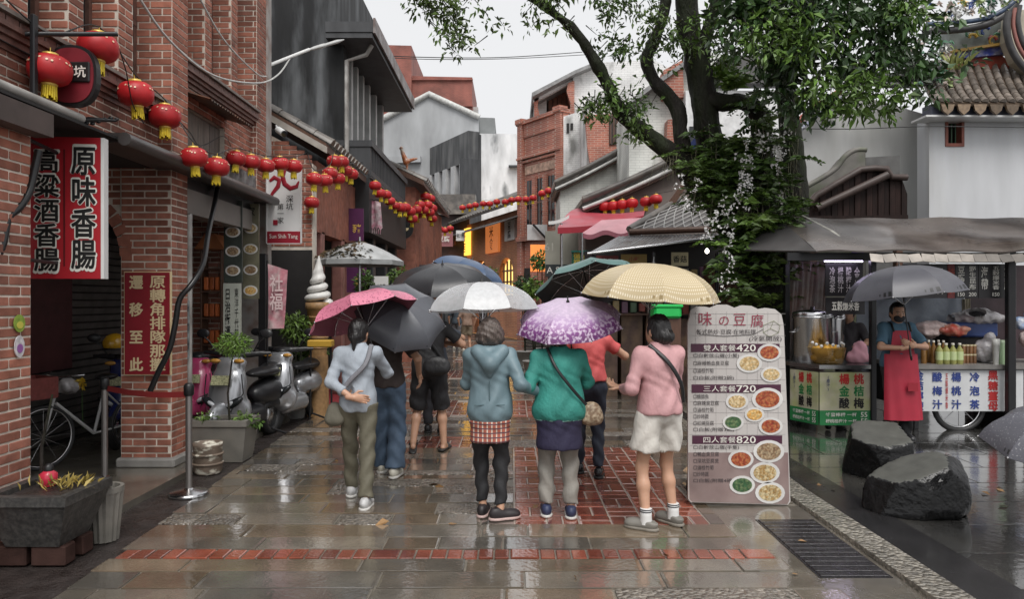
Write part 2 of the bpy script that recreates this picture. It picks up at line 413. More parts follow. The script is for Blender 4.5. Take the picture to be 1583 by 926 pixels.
# ================================================================ the ground
ground_m = mat('wet_ground', (.055, .053, .05), .3, var=.35, scale=1.3, bump=.25, bscale=22, rvar=.2, col2=(.085, .08, .07), mixs=.7)
mb = MB(); mb.quad((-300, -30, -.035), (300, -30, -.035), (300, 500, -.035), (-300, 500, -.035))
ground = struct(mb.build('ground', ground_m))
def wet(name, c1, c2, island, rough=.13, rv=.1, bump=.22, bs=26, peb=False):
    m = mat(name, c1, rough, var=.3, scale=3.5, island=island, bump=bump, bscale=bs, rvar=rv, col2=c2, mixs=1.1, spec=.5, dist=.006, coat=1.)
    m.node_tree.nodes['Principled BSDF'].inputs['Coat IOR'].default_value = 1.75; m.node_tree.nodes['Principled BSDF'].inputs['Coat Roughness'].default_value = .09
    _N, _L, _b = nodes_of(m); _L.new(_b.inputs['Normal'].links[0].from_socket, _b.inputs['Coat Normal'])
    if peb:
        N, L, b = nodes_of(m)
        v = N.new('ShaderNodeTexVoronoi'); v.inputs['Scale'].default_value = 34; g = N.new('ShaderNodeNewGeometry'); L.new(g.outputs['Position'], v.inputs['Vector'])
        bp = N.new('ShaderNodeBump'); bp.inputs['Strength'].default_value = 1.; bp.inputs['Distance'].default_value = .02; bp.invert = True
        L.new(v.outputs['Distance'], bp.inputs['Height']); L.new(bp.outputs[0], b.inputs['Normal']); L.new(bp.outputs[0], b.inputs['Coat Normal'])
        old = b.inputs['Base Color'].links[0].from_socket
        x = N.new('ShaderNodeMix'); x.data_type = 'RGBA'; x.blend_type = 'MULTIPLY'; x.inputs['Factor'].default_value = .75
        cr = N.new('ShaderNodeValToRGB'); cr.color_ramp.elements[0].position = .1; cr.color_ramp.elements[0].color = (.35, .33, .3, 1); cr.color_ramp.elements[1].color = (1.5, 1.45, 1.35, 1)
        L.new(v.outputs['Color'], cr.inputs[0]); L.new(old, x.inputs['A']); L.new(cr.outputs[0], x.inputs['B']); L.new(x.outputs['Result'], b.inputs['Base Color'])
    return m
slab_m = [wet('paving_stone_grey', (.14, .125, .104), (.18, .15, .115), .3), wet('paving_stone_brown', (.155, .12, .085), (.19, .145, .1), .3),
          wet('paving_stone_dark', (.095, .088, .078), (.13, .112, .09), .3), wet('paving_pebbledash', (.22, .2, .175), (.16, .14, .12), .15, .3, .1, peb=True)]
pave_red = wet('paving_brick_red', (.27, .075, .045), (.19, .06, .042), .35, .1, .08, .25, 40)
joint_m = mat('paving_joint', (.2, .18, .15), .35, var=.3, scale=8, bump=.3)
street = struct(MB().bb(-3.0, 2.46, 2.5, 30, -.03, -.012).build('street_paving', joint_m))
slabs = []   # (x0, x1, y0, y1, material)
BAND = (4.75, 4.93); PANELS = [(.02, 1.5, 5.45, 8.35), (-1.9, -.35, 8.3, 9.0), (-1.35, .9, 10.4, 12.2), (.2, 2.0, 14.2, 16.4), (-2.6, -.6, 15.5, 17.4), (-1.6, 1.6, 19.5, 21.5)]
y = 3.3; rows = []
while y < 29:
    d = random.choice((.27, .28, .25, .16, .3)) if y < 14 else .42
    if y < BAND[0] < y + d + .05: d = BAND[0] - y
    if abs(y - BAND[0]) < .001: y = BAND[1]; continue
    rows.append((y, y + d)); y += d
for (y0, y1) in rows:
    xl = -2.62 - .05 * min(y0, 9) + .2; xr = 2.36 if y0 > 6 else (1.62 if y0 > 4.6 else 1.72 + (4.7 - y0) * .3); x = xl - random.uniform(0, .5)
    while x < xr:
        w = random.uniform(.55, 1.15) if random.random() < .8 else random.uniform(.3, .5)
        a, b = max(x, xl), min(x + w, xr)
        if xr - b < .2: b = xr; w = 9
        segs = [(a, b)]
        for (p0, p1, q0, q1) in PANELS:
            if (y0 + y1) / 2 > q0 and (y0 + y1) / 2 < q1:
                segs = [s_ for (p, q) in segs for s_ in ((p, min(q, p0)), (max(p, p1), q)) if s_[1] - s_[0] > .06]
        r = random.random(); k = 3 if r < (.36 if 5 < y0 < 7.5 and x < .2 else .2) else (0 if r < .55 else 1 if r < .8 else 2)
        for (p, q) in segs: slabs.append((p, q, y0, y1, k))
        x += w
slab_meshes = [MB().cbox((0, 0, 0), (1, 1, 1), .02).mesh('paving_stone_%d' % i, m) for i, m in enumerate(slab_m)]
rest = [MB() for _ in slab_m]; rest_all = MB()
for i, (a, b, c, d, k) in enumerate(slabs):
    h = .05; z = random.uniform(-.004, .003) - h / 2; tl = Euler((random.uniform(-.012, .012), random.uniform(-.007, .007), 0)).to_matrix()
    cc, dd = V(((a + b) / 2, (c + d) / 2, z)), (b - a - .014, d - c - .014, h)
    if i < 290: inst('paving_stone', slab_meshes[k], street, cc, dd, tl)
    else: rest_all.box(cc, dd, None, k)
if rest_all.v: tag(rest_all.build('paving_stone_field', slab_m, street), kind='stuff')
pb = Bricks()
x = -2.62
while x < 1.6:                                # the soldier band across the street
    w = .105 if random.random() < .8 else .2
    pb.block((x + w / 2, (BAND[0] + BAND[1]) / 2, -.024 + random.uniform(-.003, .004)), (w - .012, BAND[1] - BAND[0] - .014, .05)); x += w
for (p0, p1, q0, q1) in PANELS: MB().bb(p0 - .01, p1 + .01, q0 - .01, q1 + .01, -.02, -.007).build('mortar_bed', mat('pale_joint', (.36, .31, .27), .3, var=.3, scale=9), street)  # mortar coloured pale to stand in for sky reflection on wet joints
for (p0, p1, q0, q1) in PANELS:               # basket-woven panels
    s_ = .225; ny = int((q1 - q0) / s_); nx = int((p1 - p0) / s_); sx, sy = (p1 - p0) / nx, (q1 - q0) / ny
    for j in range(ny):
        for i in range(nx):
            cx, cy = p0 + (i + .5) * sx, q0 + (j + .5) * sy
            if (i in (0, nx - 1) or j in (0, ny - 1)) and random.random() < .3 and p0 != .02: continue
            for t in (-1, 1):
                z = -.026 + random.uniform(-.003, .004)
                if (i + j) % 2: pb.block((cx + t * sx / 4, cy, z), (sx / 2 - .014, sy - .014, .05))
                else: pb.block((cx, cy + t * sy / 4, z), (sx - .014, sy / 2 - .014, .05))
pb.emit(street, pave_red, 300, 'paving_brick')
# the pale pebbled kerb, the tan concrete margin and the dark square beyond it
kerb_m = wet('kerb_pebble', (.3, .28, .245), (.22, .2, .17), .1, .4, .1, peb=True)
def strip(xa, xb, y0, y1, n, z0, z1, curve=lambda y: 0, m=0, mb=None):
    mb = mb or MB()
    vs = []; fs = []
    for i in range(n + 1):
        y = y0 + (y1 - y0) * i / n; c = curve(y)
        vs += [(xa + c, y, z0), (xa + c, y, z1), (xb + c, y, z1), (xb + c, y, z0)]
    for i in range(n):
        a = 4 * i; fs += [(a, a + 4, a + 5, a + 1), (a + 1, a + 5, a + 6, a + 2), (a + 2, a + 6, a + 7, a + 3)]
    fs += [(0, 1, 2, 3), tuple(4 * n + k for k in (3, 2, 1, 0))]
    return mb.add(vs, fs, m)
kc = lambda y: .045 * max(y - 6.4, 0)
struct(strip(2.37, 2.59, 3.0, 26, 60, -.05, .028, kc).build('kerb', kerb_m))
tan_m = wet('wet_concrete', (.17, .148, .115), (.11, .1, .085), 0, .28, .2, .25, 25)
struct(MB().bb(1.55, 2.365, 2.5, 5.98, -.03, -.006).build('concrete_margin', tan_m))
sq_m = wet('square_stone', (.045, .044, .042), (.065, .062, .056), .25, .12, .08, .2, 14)
sq = struct(MB().bb(2.62, 12.5, 2.5, 22, -.03, -.012).build('square_paving', mat('square_joint', (.03, .03, .03), .3)))
ms = MB().cbox((0, 0, 0), (1, 1, 1), .012).mesh('square_slab', sq_m); far = MB()
yy = 3.0; j = 0; n_ = 0
while yy < 14:
    d = .62; x = 2.98 + (0 if j % 2 else -.45) ; xs = 2.64
    while xs < 11.5:
        xe = min(x + .9, 11.6)
        c_, d_ = V(((xs + xe) / 2, yy + d / 2, -.027 + random.uniform(-.002, .002))), (xe - xs - .01, d - .01, .05)
        if n_ < 170: inst('paving_slab', ms, sq, c_, d_)
        else: far.box(c_, d_)
        n_ += 1; xs = xe; x = xe
    yy += d; j += 1
tag(far.build('paving_slab_field', sq_m, sq), kind='stuff') if far.v else None
struct(MB().bb(2.6, 2.98, 2.6, 12, -.03, .003).build('dark_channel', mat('channel_stone', (.022, .021, .022), .2, var=.3, scale=3, rvar=.12, bump=.2)))
# iron drain grating let into the margin
dg = thing('drain_grating', 'dark iron drain cover let into tan concrete beside the pale kerb', 'drain cover', (2.1, 5.0, 0))
iron = mat('wet_iron', (.035, .033, .036), .28, metal=.4, var=.4, scale=14, rvar=.18, bump=.4, bscale=80)
MB().bb(1.88, 2.33, 4.43, 5.6, -.02, -.002).build('plate', iron, dg)
for i in range(14): MB().cbox((2.105, 4.48 + i * .082, .0), (.42, .068, .008), .003).build('bar', iron, dg)
# left verge: dark wet soil strip, concrete step
soil_m = mat('wet_soil', (.035, .028, .026), .35, var=.4, scale=9, bump=.8, bscale=45, rvar=.2, dist=.02)
struct(MB().bb(-3.4, -2.55, 2.5, 14, -.03, -.008).build('verge', soil_m))
stepm = wet('step_concrete', (.13, .115, .09), (.085, .078, .065), 0, .4, .15, .25, 25)
struct(MB().bb(-6.2, -3.12, 5.25, 10.2, -.03, .05).bb(-6.2, -3.62, 3, 5.3, -.03, .05).build('arcade_floor', stepm))
# fallen leaves and petals on the square
for i in range(38):
    a = random.uniform(0, 6.3); x, y = (random.uniform(2.7, 4.6), random.uniform(3.9, 6.6)) if i < 20 else (random.uniform(-2.4, 2.2), random.uniform(4.2, 8))
    mbl = MB(); leaf_mesh(mbl, [(x, y, .012)], [(math.cos(a), math.sin(a), .02)], random.uniform(.05, .085), .5, fold=.1)
    o = mbl.build('fallen_leaf', mat('dead_leaf', (.3, .17, .07), .4, var=.3, scale=30, island=.5)); tag(o, 'small tan fallen leaf stuck flat on the wet paving', 'leaf', 'fallen leaves on the paving')
# ================================================================ left side: near brick shophouse with arcade
XF = -3.36
house = thing('brick_shophouse', 'dark red brick shophouse with tall window piers above an arched arcade', 'house', (-4.2, 6.5, 0))
BK = Bricks()
def pier(name, xf, dep, y0, y1, z0, z1, near=True, side=True):
    MB().bb(xf - dep, xf - .003, y0 + .003, y1, z0, z1).build(name, mortar_m, house)
    if side: BK.wall((xf, y0, z0), (0, 1, 0), (1, 0, 0), y1 - y0, z1 - z0)
    if near: BK.wall((xf - dep, y0, z0), (1, 0, 0), (0, -1, 0), dep, z1 - z0)
pier('pillar', XF, .5, 4.25, 5.06, .05, 3.02)
pier('pillar', XF, .5, 7.15, 7.5, .05, 3.02)
MB().cbox((XF - .24, 7.32, .09), (.58, .46, .1), .02).build('plinth', concrete_m, house)
# arched wall across the walkway
acx, asp, ar = -4.47, 2.12, .60
prof = [(-5.25, .05), (acx - ar, .05), (acx - ar, asp)] + [(acx - ar * math.cos(t), asp + ar * math.sin(t)) for t in [math.pi * k / 14 for k in range(1, 14)]] + [(acx + ar, asp), (-3.87, asp), (-3.87, 3.0), (-5.25, 3.0)]
MB().prism(prof, (0, 7.5, 0), frame((1, 0, 0), (0, 0, 1)), .33).build('arch_wall', mortar_m, house)
BK.wall((-5.25, 7.17, .05), (1, 0, 0), (0, -1, 0), 1.38, 2.95, keep=lambda x, z: not (abs(x - 5.25 - acx) < ar + .1 and z + .05 < asp) and (V((x - 5.25 - acx, 0, z + .05 - asp)).length > ar + .13 or z + .05 < asp))
for k in range(19):                                  # voussoirs
    t = math.pi * (k + .5) / 19; R = Matrix.Rotation(math.pi / 2 - t, 3, 'Y')
    BK.block((acx + (ar + .06) * math.cos(t), 7.16, asp + (ar + .06) * math.sin(t)), (.085, .03, .12), R)
# upper walls
def wallseg(y0, y1, z0, z1, xf=-3.46):
    MB().bb(xf - .3, xf - .004, y0, y1, z0, z1).build('wall_panel', mortar_m, house)
    BK.wall((xf, y0, z0), (0, 1, 0), (1, 0, 0), y1 - y0, z1 - z0)
wallseg(3.2, 7.12, 3.02, 3.55); wallseg(7.4, 7.66, 3.02, 4.1); wallseg(8.72, 9.95, 3.02, 4.1); wallseg(7.66, 8.72, 3.02, 3.24); wallseg(7.66, 8.72, 3.76, 4.1)
for (y0, y1) in ((4.2, 4.45), (4.95, 5.15), (5.62, 5.82), (6.33, 6.58)): pier('pier', -3.44, .26, y0, y1, 3.6, 7.6)
pier('pier', -3.32, .45, 7.08, 7.42, 3.02, 7.6)
for (y0, y1) in ((8.12, 8.30), (8.88, 9.08)): pier('pier', -3.44, .26, y0, y1, 4.2, 7.6)
pier('pier', -3.38, .4, 9.6, 9.95, 3.02, 7.6)
MB().bb(-3.8, -3.36, 9.96, 10.12, .05, 7.6).build('end_pier', mat('stained_stucco', (.42, .40, .38), .6, var=.35, scale=5, bump=.4, col2=(.2, .15, .13), mixs=5), house)
corn = mat('brick_course', (.17, .085, .068), .5, var=.35, scale=14, bump=.5, bscale=60)
for (y0, y1, z) in ((3.2, 7.1, 3.55), (7.4, 9.62, 4.12)):       # stepped string courses
    m_ = MB()
    for k in range(4): m_.bb(-3.5, -3.44 + .028 * k, y0, y1 - .001 * k, z - .15 + .04 * k + .001, z - .11 + .04 * k)
    m_.build('string_course', corn, house)
    n = int((y1 - y0) / .13)
    MB().bb(-3.55, -3.33, y0, y1, z + .055, z + .085).build('sill', mat('sill_stone', (.2, .17, .15), .45, var=.35, scale=9, bump=.3), house)
    for k in range(n): MB().cbox((-3.405, y0 + (k + .5) * (y1 - y0) / n, z + .03), (.09, (y1 - y0) / n - .012, .046), .006).build('dentil', corn, house)
frame_m = mat('old_window_frame', (.13, .07, .055), .5, var=.3, scale=12)
for (y0, y1, z0) in ((4.45, 4.95, 3.64), (5.15, 5.62, 3.64), (5.82, 6.33, 3.64), (6.58, 7.08, 3.64), (7.42, 8.12, 4.22), (8.30, 8.88, 4.22), (9.08, 9.6, 4.22)):
    w = MB().bb(-3.74, -3.70, y0, y1, z0, 7.6).build('window', glass_dark, house)
    f = MB()
    for yy in (y0 + .03, (y0 + y1) / 2, y1 - .03): f.bb(-3.7, -3.665, yy - .025, yy + .025, z0, 7.6)
    for zz in (z0 + .03, z0 + .75, z0 + 1.5, z0 + 2.25): f.bb(-3.698, -3.66, y0, y1, zz - .025, zz + .025)
    f.build('frame', frame_m, w)
# boarded opening with a corrugated hood
w = MB().bb(-3.6, -3.56, 7.66, 8.72, 3.24, 3.76).build('boarded_window', wood_dark, house)
for k in range(7): MB().cbox((-3.535, 7.735 + k * .152, 3.5), (.04, .142, .5), .008).build('board', mat('weathered_board', (.16, .13, .11), .6, var=.3, stretch=(8, 8, 1), bump=.3, island=.25), w)
MB().sheet(lambda u, v: (-3.5 + .34 * v, 7.58 + 1.2 * u, 3.9 - .1 * v + .012 * math.sin(u * 2 * math.pi * 17)), 102, 2, t=.004).build('corrugated_hood', mat('rusty_sheet', (.14, .12, .11), .45, metal=.4, var=.4, scale=9, col2=(.2, .09, .05), mixs=4), house)
# gutter, downpipe, fascia
gut = mat('gutter_grey', (.075, .068, .066), .35, var=.3, scale=4, bump=.2)
g = MB().bb(-3.5, -3.16, 5.9, 9.5, 2.98, 3.06); g.tube([(-3.13, 5.85, 3.0), (-3.13, 9.6, 3.0)], .055, 10); g.build('gutter', gut, house)
MB().tube([(-3.24, 4.0, 3.06), (-3.24, 5.45, 3.06)], .035, 10).build('pipe', mat('grey_pipe', (.33, .32, .3), .5, var=.3), house)
MB().bb(-3.6, -3.40, 7.52, 9.55, 2.86, 2.98).build('fascia_beam', black_paint, house)
MB().bb(-3.56, -3.37, 7.52, 9.55, 2.60, 2.855).build('fascia_board', mat('fascia_board', (.2, .18, .165), .4, var=.2, scale=2), house)
MB().sheet(lambda u, v: (-3.32 + .008 * math.sin(u * 60), 8.0 + 1.4 * u, 3.02 + .28 * v), 60, 2, t=.006).build('metal_panel', mat('scribbled_panel', (.3, .3, .3), .45, var=.4, scale=7, col2=(.1, .09, .09), mixs=9), house)
MB().tube([(-3.4, 7.62, 2.6), (-3.4, 7.62, .4)], .035, 10).build('downpipe', mat('pale_pipe', (.45, .44, .42), .5, var=.3, scale=5, col2=(.25, .23, .21)), house)
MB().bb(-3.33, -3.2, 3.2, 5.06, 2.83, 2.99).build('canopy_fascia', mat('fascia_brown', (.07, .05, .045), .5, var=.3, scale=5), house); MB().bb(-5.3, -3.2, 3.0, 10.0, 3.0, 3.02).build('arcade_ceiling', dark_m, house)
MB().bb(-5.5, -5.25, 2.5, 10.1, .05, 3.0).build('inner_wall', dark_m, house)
MB().bb(-8, -3.8, 10.0, 10.1, .05, 7.6).build('end_wall', mortar_m, house)
BK.wall((-4.75, 9.99, .05), (1, 0, 0), (0, -1, 0), .95, 2.9)
sh = MB().bb(-5.24, -5.22, 7.6, 10.0, .05, 2.6).build('roller_shutter', black_paint, house)
shm = MB().bb(-.5, .5, -.5, .5, -.5, .5).mesh('shutter_slat', mat('shutter_slat', (.14, .13, .125), .4, metal=.5, var=.3, scale=6))
for k in range(27): inst('slat', shm, sh, (-5.205, 8.8, .12 + k * .09), (.03, 2.38, .07), Matrix.Rotation(.2, 3, 'Y'))
MB().bb(-5.18, -5.16, 7.7, 8.5, .9, 2.1).build('faded_notice', mat('faded_maroon', (.07, .02, .022), .5, var=.3, scale=6), sh)
BK.emit(house, brick_m)

# ---- hanging signs
X1, U1, NEG = V((1, 0, 0)), V((0, 0, 1)), V((0, -1, 0))
sg = thing('hanging_sign', 'large red hanging sign with two columns of black white-edged characters', 'sign', at(105, 430, 5.6))
c = at(104, 322, 5.6); Rr = rotz(.12); ux = Rr @ X1
mb = MB(); mb.box(c, (.52, .07, 1.09), Rr); mb.build('panel', red_paint, sg)
edge = MB(); edge.box(c + ux * .272, (.024, .075, 1.09), Rr); edge.box(c - ux * .005, (.012, .076, .9), Rr, 1); edge.build('trim', [white_paint, mat('dark_red', (.12, .01, .012), .4)], sg)
nf = V((ux.y, -ux.x, 0)); fo = c + nf * .036
white_l = mat('letter_white', (.8, .78, .72), .5, var=.04); black_l = mat('letter_black', (.01, .01, .01), .5, var=.05)
for s_, dx, hh, dz in (('原味香腸', .135, .96, .0), ('高粱酒香腸', -.13, .96, -.02)):
    vtext(s_, fo + ux * dx + U1 * dz, ux, U1, hh, white_l, sg, w=.18, bold=0, lift=.002, thick=.055)
    vtext(s_, fo + ux * dx + U1 * dz, ux, U1, hh - .03, black_l, sg, w=.172, bold=0, lift=.004, thick=.022)
for z in (2.83, 1.98): MB().tube([(-3.4, 5.04, z), (-3.5, 5.58, z)], .014, 6).build('bracket', black_metal, sg)
arm = thing('sign_bracket', 'black wrought iron bracket arm on brick wall holding the round sign', 'bracket', (-3.4, 5.1, 3.3))
MB().cbox((-3.3, 5.0, 3.36), (.035, .05, .62), .008).build('back_plate', black_metal, arm)
a0, a1 = at(38, 52, 5.0), at(182, 52, 5.3)
MB().tube([a0, a0.lerp(a1, .5), a1], .018, 8).build('bar', black_metal, arm)
ov = thing('round_sign', 'dark red oval sign with a black plate and white characters under iron arm', 'sign', at(113, 165, 5.3))
c = at(113, 118, 5.35); poly = [(.19 * math.copysign(abs(math.cos(t)) ** .8, math.cos(t)), .225 * math.copysign(abs(math.sin(t)) ** .8, math.sin(t))) for t in [2 * math.pi * k / 36 for k in range(36)]]
Rf = frame(X1, U1)
MB().prism(poly, c + V((0, .03, 0)), Rf, .06).build('rim', black_paint, ov)
MB().prism([(x * .9, y * .9) for x, y in poly], c - V((0, .02, 0)), Rf, .018).build('panel', mat('dull_red', (.2, .02, .03), .4, var=.15), ov)
MB().cbox(c + V((.02, -.045, .02)), (.26, .02, .15), .01).build('plate', black_paint, ov)
text('深坑', c + V((.04, -.058, .02)), X1, U1, .085, white_l, ov, bold=0, thick=.02)
for dx in (-.1, .1): MB().tube([c + V((dx, 0, .2)), V((c.x + dx, c.y, a0.z))], .006, 5).build('hanger', black_metal, ov)
b0, b1 = at(95, 188, 5.4), at(180, 186, 5.6)
orn = thing('scroll_bracket', 'black scrolled iron bracket above the big red sign', 'bracket', b0)
m_ = MB().tube([b0, b0.lerp(b1, .5) + V((0, 0, .012)), b1], [.01, .022, .01], 8)
for k in range(10): t = k / 9; p = b0.lerp(b1, t); m_.ell(p + V((0, 0, .02 * math.sin(t * 9))), (.022, .014, .014), 6, 4)
m_.build('scrollwork', black_metal, orn)
MB().tube([at(55, 188, 5.2), b0], .012, 6).build('stay', black_metal, orn)
ms = thing('moved_sign', 'red notice board with pale cream characters fixed to brick pillar', 'sign', at(229, 580, 7.12))
c = at(229, 500, 7.115)
MB().box(c, (.458, .03, 1.02)).build('border', cream_paint, ms); MB().box(c - V((0, .006, 0)), (.44, .03, 1.0)).build('panel', mat('sign_crimson', (.26, .012, .022), .4, var=.1), ms)
vtext('原轉角排隊那攤', c + V((.105, -.021, 0)), X1, U1, .93, cream_paint, ms, w=.15, bold=0, thick=.022)
vtext('遷移至此', c + V((-.105, -.021, 0)), X1, U1, .93, cream_paint, ms, w=.13, bold=0, spacing=1.9, thick=.03)
for nm, uu, vv, rx, rz_, col in (('oval sticker', 26, 500, .055, .1, (.25, .36, .06)), ('plaque', 27, 536, .05, .125, (.6, .58, .6))):
    y = 4.92; pz = 1.7 - (vv - 463) * y / F_PX
    st = thing(nm.replace(' ', '_'), 'green and yellow sticker on the near brick pillar' if col[1] < .5 else 'small white oval plaque with purple print on the near brick pillar', 'sticker' if col[1] < .5 else 'plaque', (XF, y, pz))
    R_ = frame((0, 1, 0), (0, 0, 1))
    MB().prism([(rx * math.cos(t), rz_ * .6 * math.sin(t)) for t in [k * math.pi / 10 for k in range(20)]], (XF + .012, y, pz), R_, .006).build('disc', mat(nm, col, .4, var=.3, scale=30), st)
    MB().prism([(rx * .6 * math.cos(t), rz_ * .25 * math.sin(t)) for t in [k * math.pi / 8 for k in range(16)]], (XF + .019, y, pz - .012), R_, .002).build('print', mat(nm + ' print', (.3, .12, .35) if col[2] > .5 else (.6, .55, .1), .4), st)
# black hoses
for nm, lab, Y, pts in (('drain_hose', 'thick black drain hose snaking from the gutter past the pillar', 7.0, [(337, 288, 8.3), (331, 318, 8.0), (322, 360, 7.6), (314, 408, 7.2), (296, 440, 7.0), (278, 462, 6.95), (271, 500, 6.95), (262, 540, 6.95), (245, 575, 6.95), (232, 605, 6.95)]),
                   ('drain_hose', 'black drain hose bending across the near pillar behind the big sign', 5, [(60, 232, 5.09), (52, 268, 5.07), (44, 298, 5.03), (30, 320, 4.95), (12, 338, 4.86), (4, 376, 4.8), (-14, 420, 4.74)])):
    P = [at(u, v, y) for u, v, y in pts]; Q = []
    for i in range(len(P) - 1):
        for k in range(4):
            t = k / 4; p0, p1, p2, p3 = P[max(i - 1, 0)], P[i], P[i + 1], P[min(i + 2, len(P) - 1)]
            Q.append(.5 * ((2 * p1) + (p2 - p0) * t + (2 * p0 - 5 * p1 + 4 * p2 - p3) * t * t + (3 * p1 - p0 - 3 * p2 + p3) * t ** 3))
    Q.append(P[-1])
    o = MB().tube(Q, .027, 10).build(nm, mat('black_rubber', (.012, .012, .013), .3, bump=.15), None); tag(o, lab, 'hose')

# ---- boards and shelf under the fascia
def board(name, label, cat, u0, u1, v0, v1, Y, m, th=.03, rz=0.):
    a, b = at(u0, v0, Y), at(u1, v1, Y); t = thing(name, label, cat, ((a.x + b.x) / 2, Y, b.z), rz=0)
    MB().box(((a.x + b.x) / 2, Y + th / 2, (a.z + b.z) / 2), (b.x - a.x, th, a.z - b.z)).build('panel', m, t)
    return t, a, b
def dish(c, r, food, parent, R=None, plate=None):
    d = MB(); Rm = R if R is not None else frame(X1, U1)
    d.prism([(r * 1.1 * math.cos(k * math.pi / 9), r * .8 * math.sin(k * math.pi / 9)) for k in range(18)], V(c), Rm, .003).build('dish_print', plate or mat('plate_print', (.7, .69, .67), .5), parent)
    MB().prism([(r * .85 * math.cos(k * math.pi / 9), r * .6 * math.sin(k * math.pi / 9)) for k in range(18)], V(c) + Rm @ V((0, 0, .0035)), Rm, .0015).build('food_print', food, parent)
def food(name, c1, c2): return mat(name, c1, .5, var=.5, scale=60, col2=c2, mixs=45, mlo=.4, mhi=.6)
f_red = food('food_red', (.28, .04, .02), (.45, .16, .06)); f_tan = food('food_tan', (.5, .33, .14), (.68, .55, .33)); f_green = food('food_green', (.035, .1, .04), (.14, .2, .09)); f_brown = food('food_brown', (.22, .13, .07), (.42, .32, .2)); f_soup = food('food_soup', (.38, .23, .08), (.6, .5, .3)); f_gold = food('food_gold', (.6, .3, .06), (.7, .5, .22))
t, a, b = board('calligraphy_board', 'tall pale board with black calligraphy leaning under the fascia', 'board', 345, 372, 438, 530, 9.0, mat('pale_board', (.48, .5, .44), .5, var=.1))
vtext('日治街運', a.lerp(b, .5) + V((-.05, -.004, 0)), X1, U1, .6, black_l, t, w=.07); vtext('東洋千代茶', a.lerp(b, .5) + V((.06, -.004, 0)), X1, U1, .62, black_l, t, w=.05, bold=0)
t, a, b = board('menu_poster', 'dark green menu poster with faded dishes above the pale board', 'poster', 346, 374, 310, 437, 9.0, mat('poster_dark', (.05, .06, .052), .4, var=.4, scale=8))
for k in range(4): dish(a.lerp(b, .5) + V((0, -.003, .36 - k * .24)), .085, f_brown, t)
t, a, b = board('menu_poster', 'olive menu poster with round dishes beside the black post', 'poster', 375, 400, 315, 462, 9.4, mat('poster_olive', (.17, .16, .11), .4, var=.3, scale=8))
text('家', V((a.lerp(b, .5).x, 9.395, a.z - .1)), X1, U1, .12, black_l, t)
for k in range(4): dish(a.lerp(b, .5) + V((0, -.003, .3 - k * .27)), .085, (f_tan, f_soup, f_brown, f_gold)[k], t)
pst = thing('black_post', 'square black post standing between poster and pink flag', 'post', gp(407, 660)); pb_ = gp(407, 660)
MB().cbox((at(407, 400, 9.5).x, 9.5, 1.15), (.1, .1, 2.3), .01).build('shaft', black_metal, pst); MB().cbox((at(407, 400, 9.5).x, 9.5, .05), (.18, .18, .1), .02).build('foot', black_metal, pst)
shf = thing('display_shelf', 'narrow wooden shelf with orange packets under a tiled hood', 'shelf', (at(330, 640, 9.6).x, 9.6, .05))
cx = at(331, 400, 9.6).x
for z in (1.1, 1.45, 1.8, 2.1): MB().cbox((cx, 9.6, z), (.26, .22, .025), .005).build('shelf_board', wood_dark, shf)
for sx in (-.13, .13): MB().cbox((cx + sx, 9.6, 1.2), (.02, .22, 2.3), .004).build('upright', wood_dark, shf)
MB().prism([(-.2, 0), (.2, 0), (.06, .2), (-.06, .2)], (cx, 9.75, 2.36), frame(X1, U1), .3).build('hood', mat('hood_orange', (.45, .16, .06), .5, var=.2), shf)
for z in (1.12, 1.47, 1.82):
    for k in range(3):
        o = MB().cbox((cx - .075 + k * .075, 9.55, z + .09), (.06, .08, .17), .01).build('packet', mat('packet_orange', (.55, .14, .04), .4, island=.4)); tag(o, 'small orange packet standing on the narrow wooden shelf', 'packet', 'packets on the shelf')
t, a, b = board('photo_panel', 'glazed photo panel on the street side of the brick pillar', 'panel', 283, 291, 465, 555, 7.53, mat('photo_panel', (.3, .33, .34), .2, var=.6, scale=14, col2=(.06, .07, .08), mixs=11))
# white banner with the curling red mark
t, a, b = board('shop_banner', 'white vertical shop banner with curling dark red mark and maroon foot', 'banner', 413, 465, 255, 376, 9.8, white_paint, .025)
cc = a.lerp(b, .5); wr = mat('banner_red', (.3, .015, .03), .4)
MB().box((cc.x, 9.797, b.z + .075), (b.x - a.x - .012, .026, .17)).build('foot_panel', wr, t)
fr = MB()
for (x0, x1, z0, z1) in ((a.x - .01, a.x, b.z, a.z), (b.x, b.x + .01, b.z, a.z), (a.x, b.x, a.z, a.z + .01), (a.x, b.x, b.z - .01, b.z)): fr.bb(x0, x1, 9.78, 9.83, z0, z1)
fr.build('frame', white_paint, t)
def swirl(pts, r, Yp): return [V((at(u, v, 9.8).x, Yp, at(u, v, 9.8).z)) for u, v in pts]
MB().tube(swirl([(417, 280), (424, 274), (432, 278), (430, 288), (422, 298), (416, 308), (415, 311)], 0, 9.795), [.018, .03, .032, .03, .022, .012, .004], 8, flat=.2, up=(0, 1, 0)).build('mark', wr, t)
MB().tube(swirl([(441, 262), (437, 272), (440, 284), (449, 291), (459, 288), (462, 280)], 0, 9.795), [.02, .03, .034, .034, .026, .01], 8, flat=.2, up=(0, 1, 0)).build('mark', wr, t)
Yl = 9.793
vtext('深坑', V((at(448, 0, 9.8).x, Yl, at(0, 313, 9.8).z)), X1, U1, .2, black_l, t, bold=.0); vtext('第一家', V((at(434, 0, 9.8).x, Yl, at(0, 330, 9.8).z)), X1, U1, .27, black_l, t, bold=0)
MB().box((at(426, 0, 9.8).x, Yl, at(0, 344, 9.8).z), (.06, .004, .07)).build('seal', wr, t)
text('Sun Shih Tang', V((cc.x, Yl - .012, b.z + .085)), X1, U1, .075, white_l, t, w=.38, bold=0)
